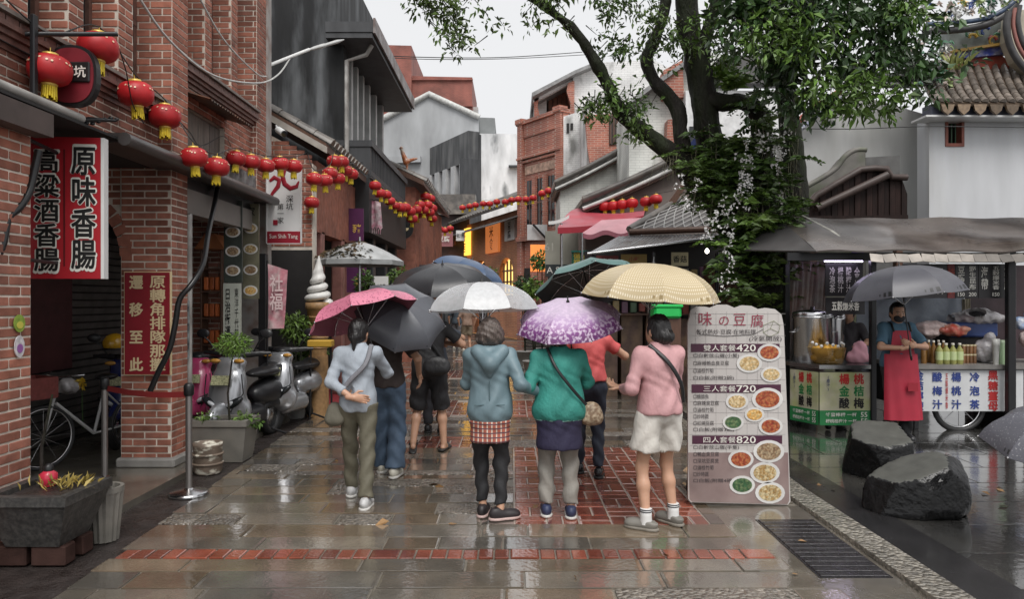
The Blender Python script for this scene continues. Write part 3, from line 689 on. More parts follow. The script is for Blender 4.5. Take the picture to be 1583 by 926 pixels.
# pink pennant
fl = thing('pink_pennant', 'faded pink feather flag hanging beside the black post', 'flag', (at(428, 0, 9.2).x, 9.2, 0))
def flagfn(u, v):
    p = at(414 + (32 - 8 * v) * u, 408 + 100 * v + 10 * u * (1 - v), 9.2); return (p.x, 9.2 + .03 * math.sin(5 * u + 3 * v), p.z)
MB().sheet(flagfn, 10, 14, t=.002).build('cloth', mat('flag_pink', (.5, .2, .24), .6, var=.4, scale=9, col2=(.55, .42, .42), mixs=8), fl)
MB().tube([(at(413, 0, 9.2).x, 9.21, 0), (at(413, 0, 9.2).x, 9.21, 2.2)], .012, 6).build('pole', black_metal, fl)
vtext('社福', at(427, 452, 9.15), X1, U1, .45, mat('flag_letter', (.65, .5, .5), .6), fl, w=.17, lift=.0)

# ================================================================ second house: low tiled shop
h2 = thing('tiled_shop', 'low brick shop with mossy tiled roof sloping towards the street', 'house', (-4.2, 12.5, 0))
B2 = Bricks()
MB().prism([(-7, 0), (-3.02, 0), (-3.02, 3.75), (-3.3, 4.0), (-7, 6.0)], (0, 11.2, 0), frame(X1, U1), .2).build('gable_wall', mortar_m, h2)
B2.wall((-4.2, 10.99, .2), (1, 0, 0), (0, -1, 0), 1.17, 4.2, keep=lambda x, z: z + .2 < 3.85 + (1.17 - x) * .5 and not (z < 2.3 and x > .45))
B2.emit(h2, brick_m, 130)
MB().bb(-3.78, -3.03, 10.975, 10.995, .05, 2.45).build('doorway', dark_m, h2)  # flat dark panel painted as the unlit shop opening
MB().bb(-3.3, -3.02, 11.2, 14, 2.75, 3.85).build('lintel_wall', brick_m, h2)
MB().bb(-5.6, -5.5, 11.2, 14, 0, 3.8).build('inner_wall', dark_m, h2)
for y in (11.6, 13.0, 13.85): MB().cbox((-3.12, y, 1.4), (.2, .2, 2.8), .02).build('column', mat('pink_column', (.3, .14, .12), .4, var=.25), h2)
roofp = lambda x: 4.08 + (-2.84 - x) * .58
MB().prism([(-2.8, roofp(-2.8) - .12), (-2.8, roofp(-2.8)), (-7, roofp(-7)), (-7, roofp(-7) - .12)], (0, 13.9, 0), frame(X1, U1), 3.0).build('roof_deck', wood_dark, h2)
MB().prism([(-2.78, roofp(-2.8) - .16), (-2.78, roofp(-2.8) - .06), (-4.4, roofp(-4.4) - .06), (-4.4, roofp(-4.4) - .16)], (0, 10.9, 0), frame(X1, U1), .03).build('barge_board', mat('pale_board2', (.4, .37, .33), .5, var=.3), h2)
def tile_roof(parent, fn, nu, nv, r, m=tile_grey, limit=140, lip=.03):
    """rows of half-round cover tiles; fn(u, v) runs from eave (v=0) to ridge (v=1)"""
    jobs = []
    for i in range(nu):
        for j in range(nv):
            p0 = V(fn((i + .5) / nu, j / nv)); p1 = V(fn((i + .5) / nu, (j + 1.08) / nv)); jobs.append((p0, p1))
    k = 'cover_tile_%s' % m.name; me = bpy.data.meshes.get(k)
    if me is None:
        mm = MB(); n = 7; vs = []
        for z, s_ in ((0, 1.0), (1, .86)):
            for a in range(n): th = math.pi * a / (n - 1); vs.append((math.cos(th) * s_, math.sin(th) * s_, z))
        mm.add(vs, [(a, a + 1, n + a + 1, n + a) for a in range(n - 1)], 0, True); mm.add(vs[:n], [tuple(range(n))[::-1]]); me = mm.mesh(k, m)
    nrm = (V(fn(.5, .6)) - V(fn(.5, .4))).cross(V(fn(.6, .5)) - V(fn(.4, .5))).normalized()
    if nrm.z < 0: nrm = -nrm
    rest_ = MB()
    for q, (p0, p1) in enumerate(sorted(jobs, key=lambda t_: t_[0].length)):
        z = (p1 - p0); L_ = z.length; z.normalize(); y_ = (nrm - z * nrm.dot(z)).normalized(); x_ = y_.cross(z); R_ = Matrix((x_, y_, z)).transposed()
        if q < limit: inst('roof_tile', me, parent, p0, (r, r, L_), R_)
        else:
            n = 5; vs = []
            for p, s_ in ((p0, 1.), (p1, .86)):
                for a in range(n): th = math.pi * a / (n - 1); vs.append(p + x_ * (math.cos(th) * r * s_) + y_ * (math.sin(th) * r * s_))
            rest_.add(vs, [(a, a + 1, n + a + 1, n + a) for a in range(n - 1)], 0, True); rest_.add(vs[:n], [tuple(range(n))[::-1]])
    if rest_.v: tag(rest_.build('roof_tile_field', m, parent), kind='stuff')
tile_roof(h2, lambda u, v: (-2.76 - 2.4 * v, 11.0 + 2.8 * u, roofp(-2.8 - 2.4 * v) + .01), 12, 9, .1, limit=100)
cv = thing('security_camera', 'white bullet security camera under the mossy roof edge', 'camera', at(430, 205, 10.6))
p = at(430, 200, 10.6); d_ = V((.5, -.5, -.35)).normalized()
MB().cyl(p, p + d_ * .2, .05, .05, 14).build('body', white_paint, cv); MB().cyl(p + d_ * .2, p + d_ * .215, .045, .045, 14).build('lens', glass_dark, cv); MB().tube([p, p + V((-.06, .1, .08)), p + V((-.1, .38, .08))], .014, 6).build('mount', white_paint, cv)

# ================================================================ dark concrete building with balcony
h3 = thing('concrete_building', 'tall black-stained concrete building with balcony and deep eave', 'building', (-4.5, 16, 0))
stain = mat('stained_concrete', (.015, .016, .0175), .6, spec=.3, var=.7, scale=2.6, stretch=(1.6, 1.6, .35), bump=.4, bscale=18, col2=(.085, .09, .095), mixs=1.3, mlo=.47, mhi=.68)
dk = mat('dark_render', (.05, .052, .056), .5, var=.4, scale=2.5, stretch=(2, 2, .4), bump=.3)
MB().bb(-9, -3.42, 14, 19, 3.0, 8.6).build('side_wall', stain, h3); MB().bb(-3.6, -3.25, 13.985, 14.4, 4.05, 6.62).build('corner_pier', stain, h3)
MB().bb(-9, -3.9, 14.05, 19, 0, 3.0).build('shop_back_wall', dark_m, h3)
MB().bb(-3.5, -2.62, 13.6, 19.0, 6.62, 6.72).bb(-3.5, -2.6, 13.58, 19.02, 6.725, 6.92).build('eave_slab', dk, h3)
MB().bb(-2.6, -2.56, 13.56, 19.04, 6.7, 6.98).build('eave_fascia', mat('rust_fascia', (.16, .12, .11), .5, var=.5, scale=3, col2=(.32, .31, .31), mixs=2.5), h3)
for k, y in enumerate((14.75, 15.3, 15.9, 16.6, 17.4, 18.3)):
    MB().bb(-3.42, -3.27, y, y + .16, 4.4, 6.62).build('mullion', mat('pale_render', (.5, .5, .49), .55, var=.2, scale=4), h3)
    w = MB().bb(-3.418, -3.39, y + .16, y + .6, 4.5, 6.6).build('window', glass_dark, h3); MB().bb(-3.39, -3.36, y + .36, y + .4, 4.5, 6.6).build('frame', frame_m, w)
MB().tube([(-3.18, 13.95, 4.3), (-3.18, 13.95, 6.3), (-2.8, 13.95, 6.42), (-2.7, 13.95, 6.6)], .045, 8).build('downpipe', mat('pale_pipe'), h3)
bal = MB().bb(-3.4, -2.72, 14.0, 18.7, 4.05, 4.2).bb(-3.4, -2.70, 13.98, 18.72, 4.66, 4.78); bal.bb(-3.4, -2.74, 14.0, 14.1, 4.2, 4.66)
bo = bal.build('balcony', dk, h3)
for k in range(26): MB().cbox((-2.77, 14.1 + k * .178, 4.43), (.07, .06, .46), .008).build('baluster', dk, bo)
MB().bb(-2.86, -2.82, 14.1, 18.6, 4.2, 4.66).build('parapet', mat('dark_void', (.025, .025, .027), .6), bo)
for y in (14.1, 15.6, 17.1, 18.5): MB().cbox((-3.1, y, 1.55), (.28, .28, 3.1), .02).build('column', dk, h3)
MB().bb(-3.6, -2.75, 13.95, 18.8, 3.0, 4.05).build('balcony_base', mat('soffit_dark', (.03, .03, .032), .5), h3)

# ================================================================ third house on the left with a perched ceramic bird
h4 = thing('tile_roofed_house', 'small brick house with tiled roof beyond the concrete building', 'house', (-3.4, 23, 0))
MB().bb(-6, -2.62, 19.6, 27, 0, 4.75).build('wall', brick_m, h4)
MB().prism([(-2.35, 4.75), (-2.35, 4.87), (-6, 6.6), (-6, 6.4)], (0, 27, 0), frame(X1, U1), 7.7).build('roof_deck', wood_dark, h4)
tile_roof(h4, lambda u, v: (-2.3 - 2.6 * v, 19.4 + 7.4 * u, 4.88 + 1.23 * v), 22, 7, .12, limit=60)
MB().bb(-2.62, -2.55, 20, 26.5, .1, 2.4).build('shop_front', mat('maroon_shop', (.07, .025, .03), .5, var=.5, scale=2, col2=(.2, .1, .08), mixs=3), h4)
for k in range(4): MB().bb(-2.56, -1.9, 20 + k * 1.7, 21.4 + k * 1.7, 2.6 + .1 * (k % 2), 2.66 + .1 * (k % 2)).build('awning', mat('awning_dark', (.06, .05, .05), .5, island=.5), h4)
brd = thing('ceramic_bird', 'small orange ceramic phoenix perched on a roof ridge', 'ornament', at(628, 262, 19.5))
s_ = SDF((-.35, -.2, -.05), (.35, .2, .7), .02); s_.cone((0, 0, .2), (-.1, 0, .45), .09, .05, .05).cone((-.1, 0, .45), (-.13, 0, .58), .045, .05, .03).cone((-.13, 0, .58), (-.2, 0, .56), .03, .01, .02).cone((0, 0, .22), (.28, 0, .3), .06, .03, .04).cone((.02, 0, .18), (.02, 0, 0), .03, .03, .02)
o = s_.into(MB()).build('body', mat('ceramic_orange', (.5, .16, .06), .3, var=.4, scale=12, col2=(.5, .45, .38), mixs=6), brd); q = at(628, 256, 19.5); o.location = (0, 0, 0)
o.matrix_parent_inverse = Matrix.Identity(4)
# ================================================================ behind the bend of the street
def poly_wall(name, pts, Y, t, m, parent):
    """camera-facing wall whose outline is given by places seen at depth Y"""
    return MB().prism([(at(u, v, Y).x, -.03 if v >= 480 else at(u, v, Y).z) for u, v in pts], (0, Y + t, 0), frame(X1, U1), t).build(name, m, parent)
def brick_tex(name, c1, c2, mo, scale=1., bump=.4, stainc=None):
    """brickwork too far off to tell the bricks apart"""
    m = mat(name, c1, .6, var=0); N, L, b = nodes_of(m)
    g = N.new('ShaderNodeNewGeometry'); sp = N.new('ShaderNodeSeparateXYZ'); L.new(g.outputs['Position'], sp.inputs[0])
    ad = N.new('ShaderNodeMath'); L.new(sp.outputs['X'], ad.inputs[0]); L.new(sp.outputs['Y'], ad.inputs[1])
    cb = N.new('ShaderNodeCombineXYZ'); L.new(ad.outputs[0], cb.inputs['X']); L.new(sp.outputs['Z'], cb.inputs['Y'])
    t = N.new('ShaderNodeTexBrick'); t.inputs['Scale'].default_value = scale; t.inputs['Color1'].default_value = (*c1, 1); t.inputs['Color2'].default_value = (*c2, 1); t.inputs['Mortar'].default_value = (*mo, 1)
    t.inputs['Brick Width'].default_value = .24; t.inputs['Row Height'].default_value = .075; t.inputs['Mortar Size'].default_value = .008; t.inputs['Bias'].default_value = -.1
    L.new(cb.outputs[0], t.inputs['Vector']); n = N.new('ShaderNodeTexNoise'); n.inputs['Scale'].default_value = .9; n.inputs['Detail'].default_value = 7; L.new(g.outputs['Position'], n.inputs['Vector'])
    f = N.new('ShaderNodeMapRange'); f.inputs['From Min'].default_value = .3; f.inputs['From Max'].default_value = .7; f.inputs['To Min'].default_value = .65; f.inputs['To Max'].default_value = 1.25; L.new(n.outputs['Fac'], f.inputs['Value'])
    h = N.new('ShaderNodeHueSaturation'); L.new(t.outputs['Color'], h.inputs['Color']); L.new(f.outputs[0], h.inputs['Value']); out = h.outputs[0]
    if stainc:
        n2 = N.new('ShaderNodeTexNoise'); n2.inputs['Scale'].default_value = 1.6; n2.inputs['Detail'].default_value = 8; mp = N.new('ShaderNodeMapping'); mp.inputs['Scale'].default_value = (1, 1, .45); L.new(g.outputs['Position'], mp.inputs[0]); L.new(mp.outputs[0], n2.inputs['Vector'])
        f2 = N.new('ShaderNodeMapRange'); f2.inputs['From Min'].default_value = .55; f2.inputs['From Max'].default_value = .72; L.new(n2.outputs['Fac'], f2.inputs['Value'])
        x = N.new('ShaderNodeMix'); x.data_type = 'RGBA'; L.new(f2.outputs[0], x.inputs['Factor']); L.new(out, x.inputs['A']); x.inputs['B'].default_value = (*stainc, 1); out = x.outputs['Result']
    L.new(out, b.inputs['Base Color'])
    bp = N.new('ShaderNodeBump'); bp.inputs['Strength'].default_value = bump; bp.inputs['Distance'].default_value = .01; bp.invert = True; L.new(t.outputs['Fac'], bp.inputs['Height']); L.new(bp.outputs[0], b.inputs['Normal'])
    return m
far_brick = brick_tex('far_red_brick', (.30, .085, .06), (.24, .07, .05), (.3, .15, .12))
old_brick = brick_tex('old_red_brick', (.42, .135, .085), (.29, .095, .065), (.46, .33, .27))
white_brick = brick_tex('white_brick', (.76, .755, .745), (.7, .695, .685), (.58, .58, .57), stainc=(.2, .2, .19))
siding_m = brick_tex('grey_siding', (.68, .69, .65), (.66, .67, .63), (.54, .55, .52), stainc=(.3, .3, .27))
orange_wall = brick_tex('warm_lit_brick', (.5, .19, .085), (.4, .14, .065), (.5, .3, .18))  # orange brick brightened in colour for the warm light on the shopfronts
stain_white = mat('stained_white_wall', (.72, .73, .74), .55, var=.3, scale=1.2, stretch=(1.5, 1.5, .5), bump=.3, col2=(.14, .15, .155), mixs=.9, mlo=.57, mhi=.74)
grey_wall = mat('grey_render', (.36, .37, .38), .6, var=.25, scale=.7, stretch=(1.5, 1.5, .5), bump=.2)
b1 = thing('modern_brick_block', 'plain red brick apartment block rising behind the old street', 'building', (-7, 62, 0))
poly_wall('tower', [(560, 500), (560, 68), (636, 70), (636, 500)], 60, 8, far_brick, b1); poly_wall('lower_block', [(636.5, 500), (636.5, 117), (730, 119), (730, 500)], 60.5, 8, far_brick, b1)
MB().bb(at(730, 0, 61).x, at(738, 0, 61).x, 62, 63, 16.5, 18.2).build('balcony', mat('pale_render'), b1)
for k in range(3): MB().bb(at(636, 0, 60.4).x, at(731, 0, 60.4).x, 60.3, 60.45, 20.0 - k * 2.2, 20.12 - k * 2.2).build('band', far_brick, b1)
b2 = thing('grey_gable_house', 'large plain grey gabled building behind the street', 'building', (-5.5, 51, 0))
poly_wall('gable_wall', [(570, 500), (570, 196), (632, 163), (655, 150), (663, 147), (671, 150), (740, 182), (740, 500)], 50, 6, grey_wall, b2)
poly_wall('annex', [(740.5, 500), (740.5, 181), (765, 182), (765, 500)], 50.3, 5, mat('grey_annex', (.19, .2, .2), .6, var=.3, scale=1), b2)
MB().tube([at(568, 196, 49.9), at(632, 162, 49.9), at(663, 145, 49.9), at(741, 181, 49.9)], .22, 6).build('coping', mat('pale_coping', (.5, .5, .48), .5, var=.3), b2)
poly_wall('ledge', [(600, 242), (650, 240), (650, 250), (600, 252)], 49.6, .4, grey_wall, b2)
b3 = thing('finned_building', 'grey concrete building with tall vertical fins and stained white side wall', 'building', (-3.5, 48, 0))
A_, B_ = at(735, 0, 45), at(646, 0, 53.2); A_.z = B_.z = 0; dv = (B_ - A_); Lb = dv.length; dv.normalize(); nv = V((dv.y, -dv.x, 0)); nv = nv if nv.x < 0 else -nv
Rb = Matrix((dv, -nv, V((0, 0, 1)))).transposed()
def lb(c, d, name, m, parent=b3): return MB().box(A_ + Rb @ V(c), d, Rb).build(name, m, parent)
lb((Lb / 2, 1.0, 4), (Lb, 1.6, 8 + 8), 'core', dk); lb((Lb / 2, -.1, 11.2), (Lb, .8, 1.9), 'parapet', mat('dark_band', (.05, .052, .055), .5, var=.4, scale=1.2, stretch=(2, 2, .4), col2=(.14, .14, .14), mixs=1.), b3)
for k in range(7): lb((.8 + k * (Lb - 1.6) / 6, -.25, 8.55), (.55, .7, 3.4), 'fin', mat('fin_grey', (.5, .505, .51), .5, var=.2, scale=1.5))
lb((.15, -.3, 8.3), (.5, 1.2, 4.2), 'end_fin', dk); lb((Lb / 2, -.3, 6.4), (Lb, 1.0, .7), 'sill_band', mat('fin_grey'))
poly_wall('side_wall', [(735.5, 500), (735.5, 206), (803, 207), (830, 208), (830, 500)], 45.2, 5, stain_white, b3)
MB().box(at(800, 257, 45), (1.1, .3, .12)).build('ledge', dk, b3)
# end of the street: dark shop row closing the view
b4 = thing('far_shop_row', 'dim shop row with dark awnings closing the far end of street', 'shop', (-3, 38, 0))
poly_wall('wall', [(600, 470), (600, 322), (726, 322), (726, 470)], 38, .4, mat('far_shop_dark', (.05, .042, .042), .6, var=.6, scale=1.5, col2=(.13, .07, .06), mixs=1.4), b4)
poly_wall('roof', [(590, 322), (640, 300), (735, 300), (735, 330), (590, 334)], 37.6, .8, tile_grey, b4)
for (u0, u1, v0, v1, nm, m) in ((628, 665, 395, 402, 'awning', mat('awning_dark')), (668, 703, 372, 378, 'awning', mat('awning_maroon', (.16, .05, .06), .5)), (640, 662, 400, 440, 'shutter', mat('shutter_pink', (.25, .18, .18), .5, var=.5, scale=4)), (664, 690, 400, 440, 'shop_window', mat('shop_glow', (.3, .25, .2), .5, emit=(1, .8, .55), estr=.35)), (700, 714, 398, 440, 'door', wood_dark), (606, 626, 395, 440, 'brick_panel', far_brick)):
    poly_wall(nm, [(u0, v1), (u0, v0), (u1, v0), (u1, v1)], 37.5, .3, m, b4)
for (u0, u1, v0, v1, lab, m, tx, tm) in ((644, 668, 373, 396, 'pale square sign hanging before the far shops', white_paint, '深坑', black_l), (705, 718, 356, 372, 'small white sign with dark print beside the amber wall', white_paint, '老街', black_l), (672, 700, 358, 381, 'dull pink sign over the far shops', mat('sign_dull_pink', (.3, .12, .13), .5), '豆腐', white_l)):
    t, a, b = board('shop_sign', lab, 'sign', u0, u1, v0, v1, 34, m, .1); text(tx, a.lerp(b, .5), X1, U1, (a.z - b.z) * .4, tm, t, lift=.06)
rs = thing('round_shop_sign', 'round black shop sign with a pale bowl mark hanging over street', 'sign', at(624, 372, 19))
c = at(624, 354, 19); disc = [(.26 * math.cos(k * math.pi / 12), .26 * math.sin(k * math.pi / 12)) for k in range(24)]
MB().prism(disc, c, frame(X1, U1), .08).build('disc', black_paint, rs); MB().prism([(.15 * math.cos(math.pi + k * math.pi / 8), .1 * math.sin(math.pi + k * math.pi / 8)) for k in range(9)], c + V((0, -.085, .02)), frame(X1, U1), .01).build('bowl_mark', mat('bowl_gold', (.6, .5, .3), .4), rs)
MB().tube([c + V((0, 0, .2)), c + V((-.9, 0, .3))], .02, 6).build('arm', black_metal, rs)
# ================================================================ right side: lit brick arcade house
r2 = thing('amber_arcade_house', 'tile-roofed brick house with warm lit arches at the street bend', 'house', (-.5, 34, 0))
P0, P1 = at(815, 0, 31), at(720, 0, 39); P0.z = P1.z = 0; d2 = P1 - P0; L2 = d2.length; d2.normalize(); R2m = Matrix((d2, V((0, 0, 1)), d2.cross(V((0, 0, 1))))).transposed()
def f2(x, z, o=0): return P0 + d2 * x + V((0, 0, z)) + (R2m @ V((0, 0, 1))) * o
sgn = 1 if (R2m @ V((0, 0, 1))).y < 0 else -1
def arch_poly(x0, x1, z1, n=10, zb=0.): r = (x1 - x0) / 2; return [(x0, zb), (x0, z1)] + [(x0 + r - r * math.cos(math.pi * k / n), z1 + r * .8 * math.sin(math.pi * k / n)) for k in range(1, n)] + [(x1, z1), (x1, zb)]
outline = [(-.4, 0), (L2, 0), (L2, 5.6), (-.4, 5.6)]
MB().prism(outline, P0 - (R2m @ V((0, 0, 1))) * sgn * .5, R2m, .3 * sgn).build('back_wall', mat('warm_interior', (.5, .26, .1), .6, emit=(1, .55, .2), estr=1.), r2)  # the wall itself emits, standing in for light inside the house
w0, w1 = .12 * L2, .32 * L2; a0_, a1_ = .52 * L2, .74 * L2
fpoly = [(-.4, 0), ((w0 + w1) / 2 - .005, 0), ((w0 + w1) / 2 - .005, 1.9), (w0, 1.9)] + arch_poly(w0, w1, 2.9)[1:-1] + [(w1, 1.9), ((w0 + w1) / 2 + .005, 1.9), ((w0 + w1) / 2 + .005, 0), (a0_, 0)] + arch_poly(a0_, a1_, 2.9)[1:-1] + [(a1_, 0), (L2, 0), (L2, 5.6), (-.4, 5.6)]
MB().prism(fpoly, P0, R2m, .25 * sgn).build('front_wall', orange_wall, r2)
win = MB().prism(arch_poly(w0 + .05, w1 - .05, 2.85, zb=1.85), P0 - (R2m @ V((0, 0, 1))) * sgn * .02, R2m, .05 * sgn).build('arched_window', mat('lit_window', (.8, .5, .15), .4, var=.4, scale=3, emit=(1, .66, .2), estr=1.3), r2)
for k in range(4): MB().box(f2(w0 + (k + .5) * (w1 - w0) / 4, 2.7, sgn * .1), (.07, .07, 1.5), Matrix((d2, R2m @ V((0, 0, 1)), V((0, 0, 1)))).transposed()).build('glazing_bar', wood_dark, win)
for z in (2.0, 2.5, 3.0): MB().box(f2((w0 + w1) / 2, z, sgn * .1), (w1 - w0 - .2, .06, .07), Matrix((d2, R2m @ V((0, 0, 1)), V((0, 0, 1)))).transposed()).build('glazing_bar', wood_dark, win)
MB().prism(arch_poly(a0_ + .05, a1_ - .05, 2.85), P0 - (R2m @ V((0, 0, 1))) * sgn * .02, R2m, .05 * sgn).build('dark_arch', dark_m, r2)
def signr(x0, x1, z0, z1, m, s_, tm, lab, nm='lit_sign'):
    t = thing(nm, lab, 'sign', f2(x0, z0)); Rq = Matrix((d2, R2m @ V((0, 0, 1)), V((0, 0, 1)))).transposed()
    MB().box(f2((x0 + x1) / 2, (z0 + z1) / 2, sgn * .33), (x1 - x0, .12, z1 - z0), Rq).build('panel', m, t)
    vtext(s_, f2((x0 + x1) / 2, (z0 + z1) / 2, sgn * .4), -d2, U1, (z1 - z0) * .8, tm, t)
signr(.80 * L2, .98 * L2, 4.0, 5.4, mat('sign_amber', (.75, .4, .05), .4, emit=(1, .55, .08), estr=1.3), '好店', mat('letter_red', (.35, .05, .03), .5), 'glowing amber sign on the brick arcade house')
signr(.30 * L2, .5 * L2, 3.9, 5.3, mat('sign_orange', (.5, .14, .04), .4, emit=(1, .3, .08), estr=.3), '米食', mat('letter_brown', (.12, .03, .015), .5), 'orange wooden sign with dark characters over the arches')
signr(.06 * L2, .2 * L2, 4.3, 5.2, white_paint, '豆腐', black_l, 'small white panel sign at the near end of brick arcade house')
signr(-.05 * L2, .005 * L2, 1.6, 4.0, white_paint, '深坑豆腐老店', black_l, 'tall narrow white sign with a column of black characters')
def roof2(u, v): p = f2(-.6 + (L2 + 1.0) * u, 5.55 + 1.5 * v, sgn * (1.2 - 3.0 * v)); return p
MB().sheet(roof2, 4, 2, t=.12).build('roof_deck', tile_grey, r2); tile_roof(r2, lambda u, v: roof2(u, v) + V((0, 0, .04)), 26, 9, .14, limit=0)
MB().sheet(lambda u, v: f2(-.5 + L2 * u, 5.35 - .5 * v, sgn * (.3 + 1.4 * v)), 3, 2, t=.05).build('awning', mat('awning_sheet', (.17, .17, .17), .35, metal=.5, var=.4, scale=1.5), r2)
# ================================================================ right side: brick building at 45 degrees with white side wall
r3 = thing('parapet_brick_house', 'red brick house with stepped parapet, tall slit windows and white side wall', 'house', (2.2, 30, 0))
Pn, Pf = at(870, 0, 28), at(803, 0, 30.4); Pn.z = Pf.z = 0; d3 = Pf - Pn; L3 = d3.length; d3.normalize(); n3 = V((d3.y, -d3.x, 0)); n3 = n3 if n3.y < 0 else -n3
R3 = Matrix((d3, n3, V((0, 0, 1)))).transposed()
def q3(x0, x1, z0, z1, o0, o1, name, m, parent=r3): return MB().box(Pn + R3 @ V(((x0 + x1) / 2, (o0 + o1) / 2, (z0 + z1) / 2)), (x1 - x0, abs(o1 - o0), z1 - z0), R3).build(name, m, parent)
q3(0, L3, 0, 8.4, -1, 0, 'front_wall', old_brick)
for k, (x0, x1) in enumerate(((0, .35), (L3 - .35, L3))): q3(x0, x1, 0, 9.0, 0, .12, 'pilaster', old_brick); q3(x0 - .05, x1 + .05, 9.0, 9.2, -.2, .2, 'pilaster_cap', old_brick)
q3(0, L3, 8.4, 8.95, -.3, .05, 'parapet', old_brick); q3(-.05, L3 + .05, 8.95, 9.1, -.35, .15, 'coping', old_brick)
for z in (7.35, 7.5): q3(0, L3, z, z + .08, 0, .1 + (z - 7.3) * .4, 'string_course', old_brick)
q3(.45, L3 - .45, 6.85, 7.2, 0, .04, 'name_panel', mat('worn_panel', (.42, .27, .2), .6, var=.5, scale=7))
for k in range(3):
    x0 = .5 + k * .72; w = q3(x0, x0 + .42, 4.6, 6.6, -.05, .012, 'window', glass_dark); q3(x0 + .19, x0 + .23, 4.6, 6.6, .012, .035, 'frame', frame_m, w); q3(x0, x0 + .42, 5.6, 5.66, .012, .036, 'frame', frame_m, w)
for k in range(2): q3(.5 + .46 + k * .72, .5 + .68 + k * .72, 4.5, 6.7, 0, .1, 'colonnette', old_brick)
q3(-.1, L3, 4.1, 4.3, 0, .2, 'ledge', old_brick); q3(.3, L3 - .3, .0, 3.0, -.1, .01, 'shop_opening', dark_m)
poly_wall('side_wall', [(870.5, 480), (870.5, 180), (908, 168), (908, 480)], 28.02, 2, white_brick, r3)
poly_wall('vent_motif', [(876, 205), (876, 190), (880, 190), (880, 205)], 27.98, .05, dark_m, r3)
poly_wall('vent_motif', [(882, 200), (882, 190), (886, 190), (886, 200)], 27.98, .05, dark_m, r3)
r3b = thing('white_loggia_house', 'tall white brick house with open loggia and brown shutters', 'house', (4, 31, 0))
poly_wall('gable_wall', [(886, 480), (886, 112), (928, 96), (1010, 92), (1045, 110), (1045, 480)], 29.5, 4, white_brick, r3b)
MB().prism([(at(u, v, 29.3).x, at(u, v, 29.3).z) for u, v in ((822, 146), (887, 112), (930, 94), (931, 99), (888, 117), (823, 152))], (0, 33, 0), frame(X1, U1), 4).build('roof_slab', mat('eave_grey', (.25, .25, .25), .5, var=.4), r3b)
poly_wall('loggia_back', [(824, 205), (824, 150), (886, 118), (886, 205)], 31.5, .3, mat('loggia_dark', (.09, .06, .05), .6, var=.5, scale=3), r3b)
poly_wall('loggia_side', [(825, 205), (825, 152), (845, 143), (845, 205)], 30.8, .4, white_brick, r3b)
for k in range(5): poly_wall('shutter', [(848 + k * 7, 200), (848 + k * 7, 148 - k * 3), (854 + k * 7, 145 - k * 3), (854 + k * 7, 200)], 31.1, .12, mat('shutter_brown', (.2, .085, .05), .5, var=.3), r3b)
poly_wall('loggia_beam', [(824, 158), (824, 150), (886, 117), (886, 126)], 29.6, .3, white_brick, r3b)
poly_wall('brick_corbel', [(880, 205), (882, 160), (876, 140), (878, 128), (888, 124), (888, 205)], 29.3, .3, old_brick, r3b)
poly_wall('brick_corbel', [(826, 180), (826, 152), (833, 150), (831, 165), (835, 180)], 29.6, .3, old_brick, r3b)
r4 = thing('white_brick_house', 'white brick house with exposed red brick panel and lattice window', 'house', (4, 26, 0))
poly_wall('wall', [(908.5, 480), (908.5, 150), (1000, 130), (1060, 130), (1060, 480)], 25.2, 3, white_brick, r4)
poly_wall('brick_panel', [(914, 265), (908, 225), (904, 178), (946, 175), (972, 175), (972, 258)], 25.0, .18, old_brick, r4)
wi = poly_wall('window', [(942, 224), (942, 178), (966, 176), (966, 222)], 24.95, .2, mat('lattice_dark', (.06, .04, .035), .5), r4)
for k in range(5): poly_wall('lattice_bar', [(943 + k * 5, 222), (943 + k * 5, 179), (945 + k * 5, 179), (945 + k * 5, 222)], 24.9, .06, wood_dark, wi)
def verge_roof(parent, ue, ve, ur, vr, Y, depth, tiles, nrow=5, ext=.0, th=.12, m=tile_grey, beam=None):
    """a roof that falls to the street, seen from its gable end; eave at ue, ve and upper end at ur, vr"""
    e, r_ = at(ue, ve, Y), at(ur, vr, Y)
    fn = lambda u, v: (e.x + (r_.x - e.x) * v, Y - .15 + depth * u, e.z + (r_.z - e.z) * (v * .85 + .15 * v * v))
    MB().sheet(fn, 3, 8, t=-th).build('roof_deck', wood_dark, parent)
    tile_roof(parent, lambda u, v: V(fn(u, v)) + V((0, 0, th + .0)), tiles, nrow, depth / tiles * .42, m, limit=40)
    MB().tube([V(fn(0, k / 8)) + V((0, -.02, th + .06)) for k in range(9)], .09, 6).build('verge_ridge', m, parent)
    MB().tube([V(fn(0, k / 8)) + V((0, -.03, -.03)) for k in range(9)], .05, 6).build('barge_board', beam or mat('pale_coping'), parent)
verge_roof(r4, 858, 292, 974, 232, 22.5, 2.6, 9, 9)
poly_wall('gable_wall', [(866, 480), (866, 290), (972, 240), (990, 236), (990, 480)], 22.6, 2.4, siding_m, r4)
r5 = thing('grey_siding_house', 'pale grey sided house with brick pier behind the tree', 'house', (5, 20, 0))
poly_wall('gable_wall', [(972.5, 480), (972.5, 160), (1000, 140), (1062, 96), (1100, 80), (1140, 90), (1140, 480)], 20, 2.4, siding_m, r5)
poly_wall('brick_pier', [(1026, 150), (1026, 108), (1055, 92), (1058, 150)], 19.6, .5, old_brick, r5); poly_wall('brick_pier', [(1030, 250), (1032, 185), (1062, 180), (1062, 250)], 19.6, .5, old_brick, r5)
poly_wall('roof_edge', [(968, 160), (1000, 134), (1064, 90), (1100, 74), (1100, 80), (1064, 97), (1000, 142), (968, 168)], 19.5, .6, mat('eave_grey'), r5)
MB().bb(at(1060, 0, 19.4).x, at(1240, 0, 19.4).x, 19.4, 22, .0, 7.3).build('side_wing', mat('wing_white', (.7, .7, .7), .6, var=.2), r5)
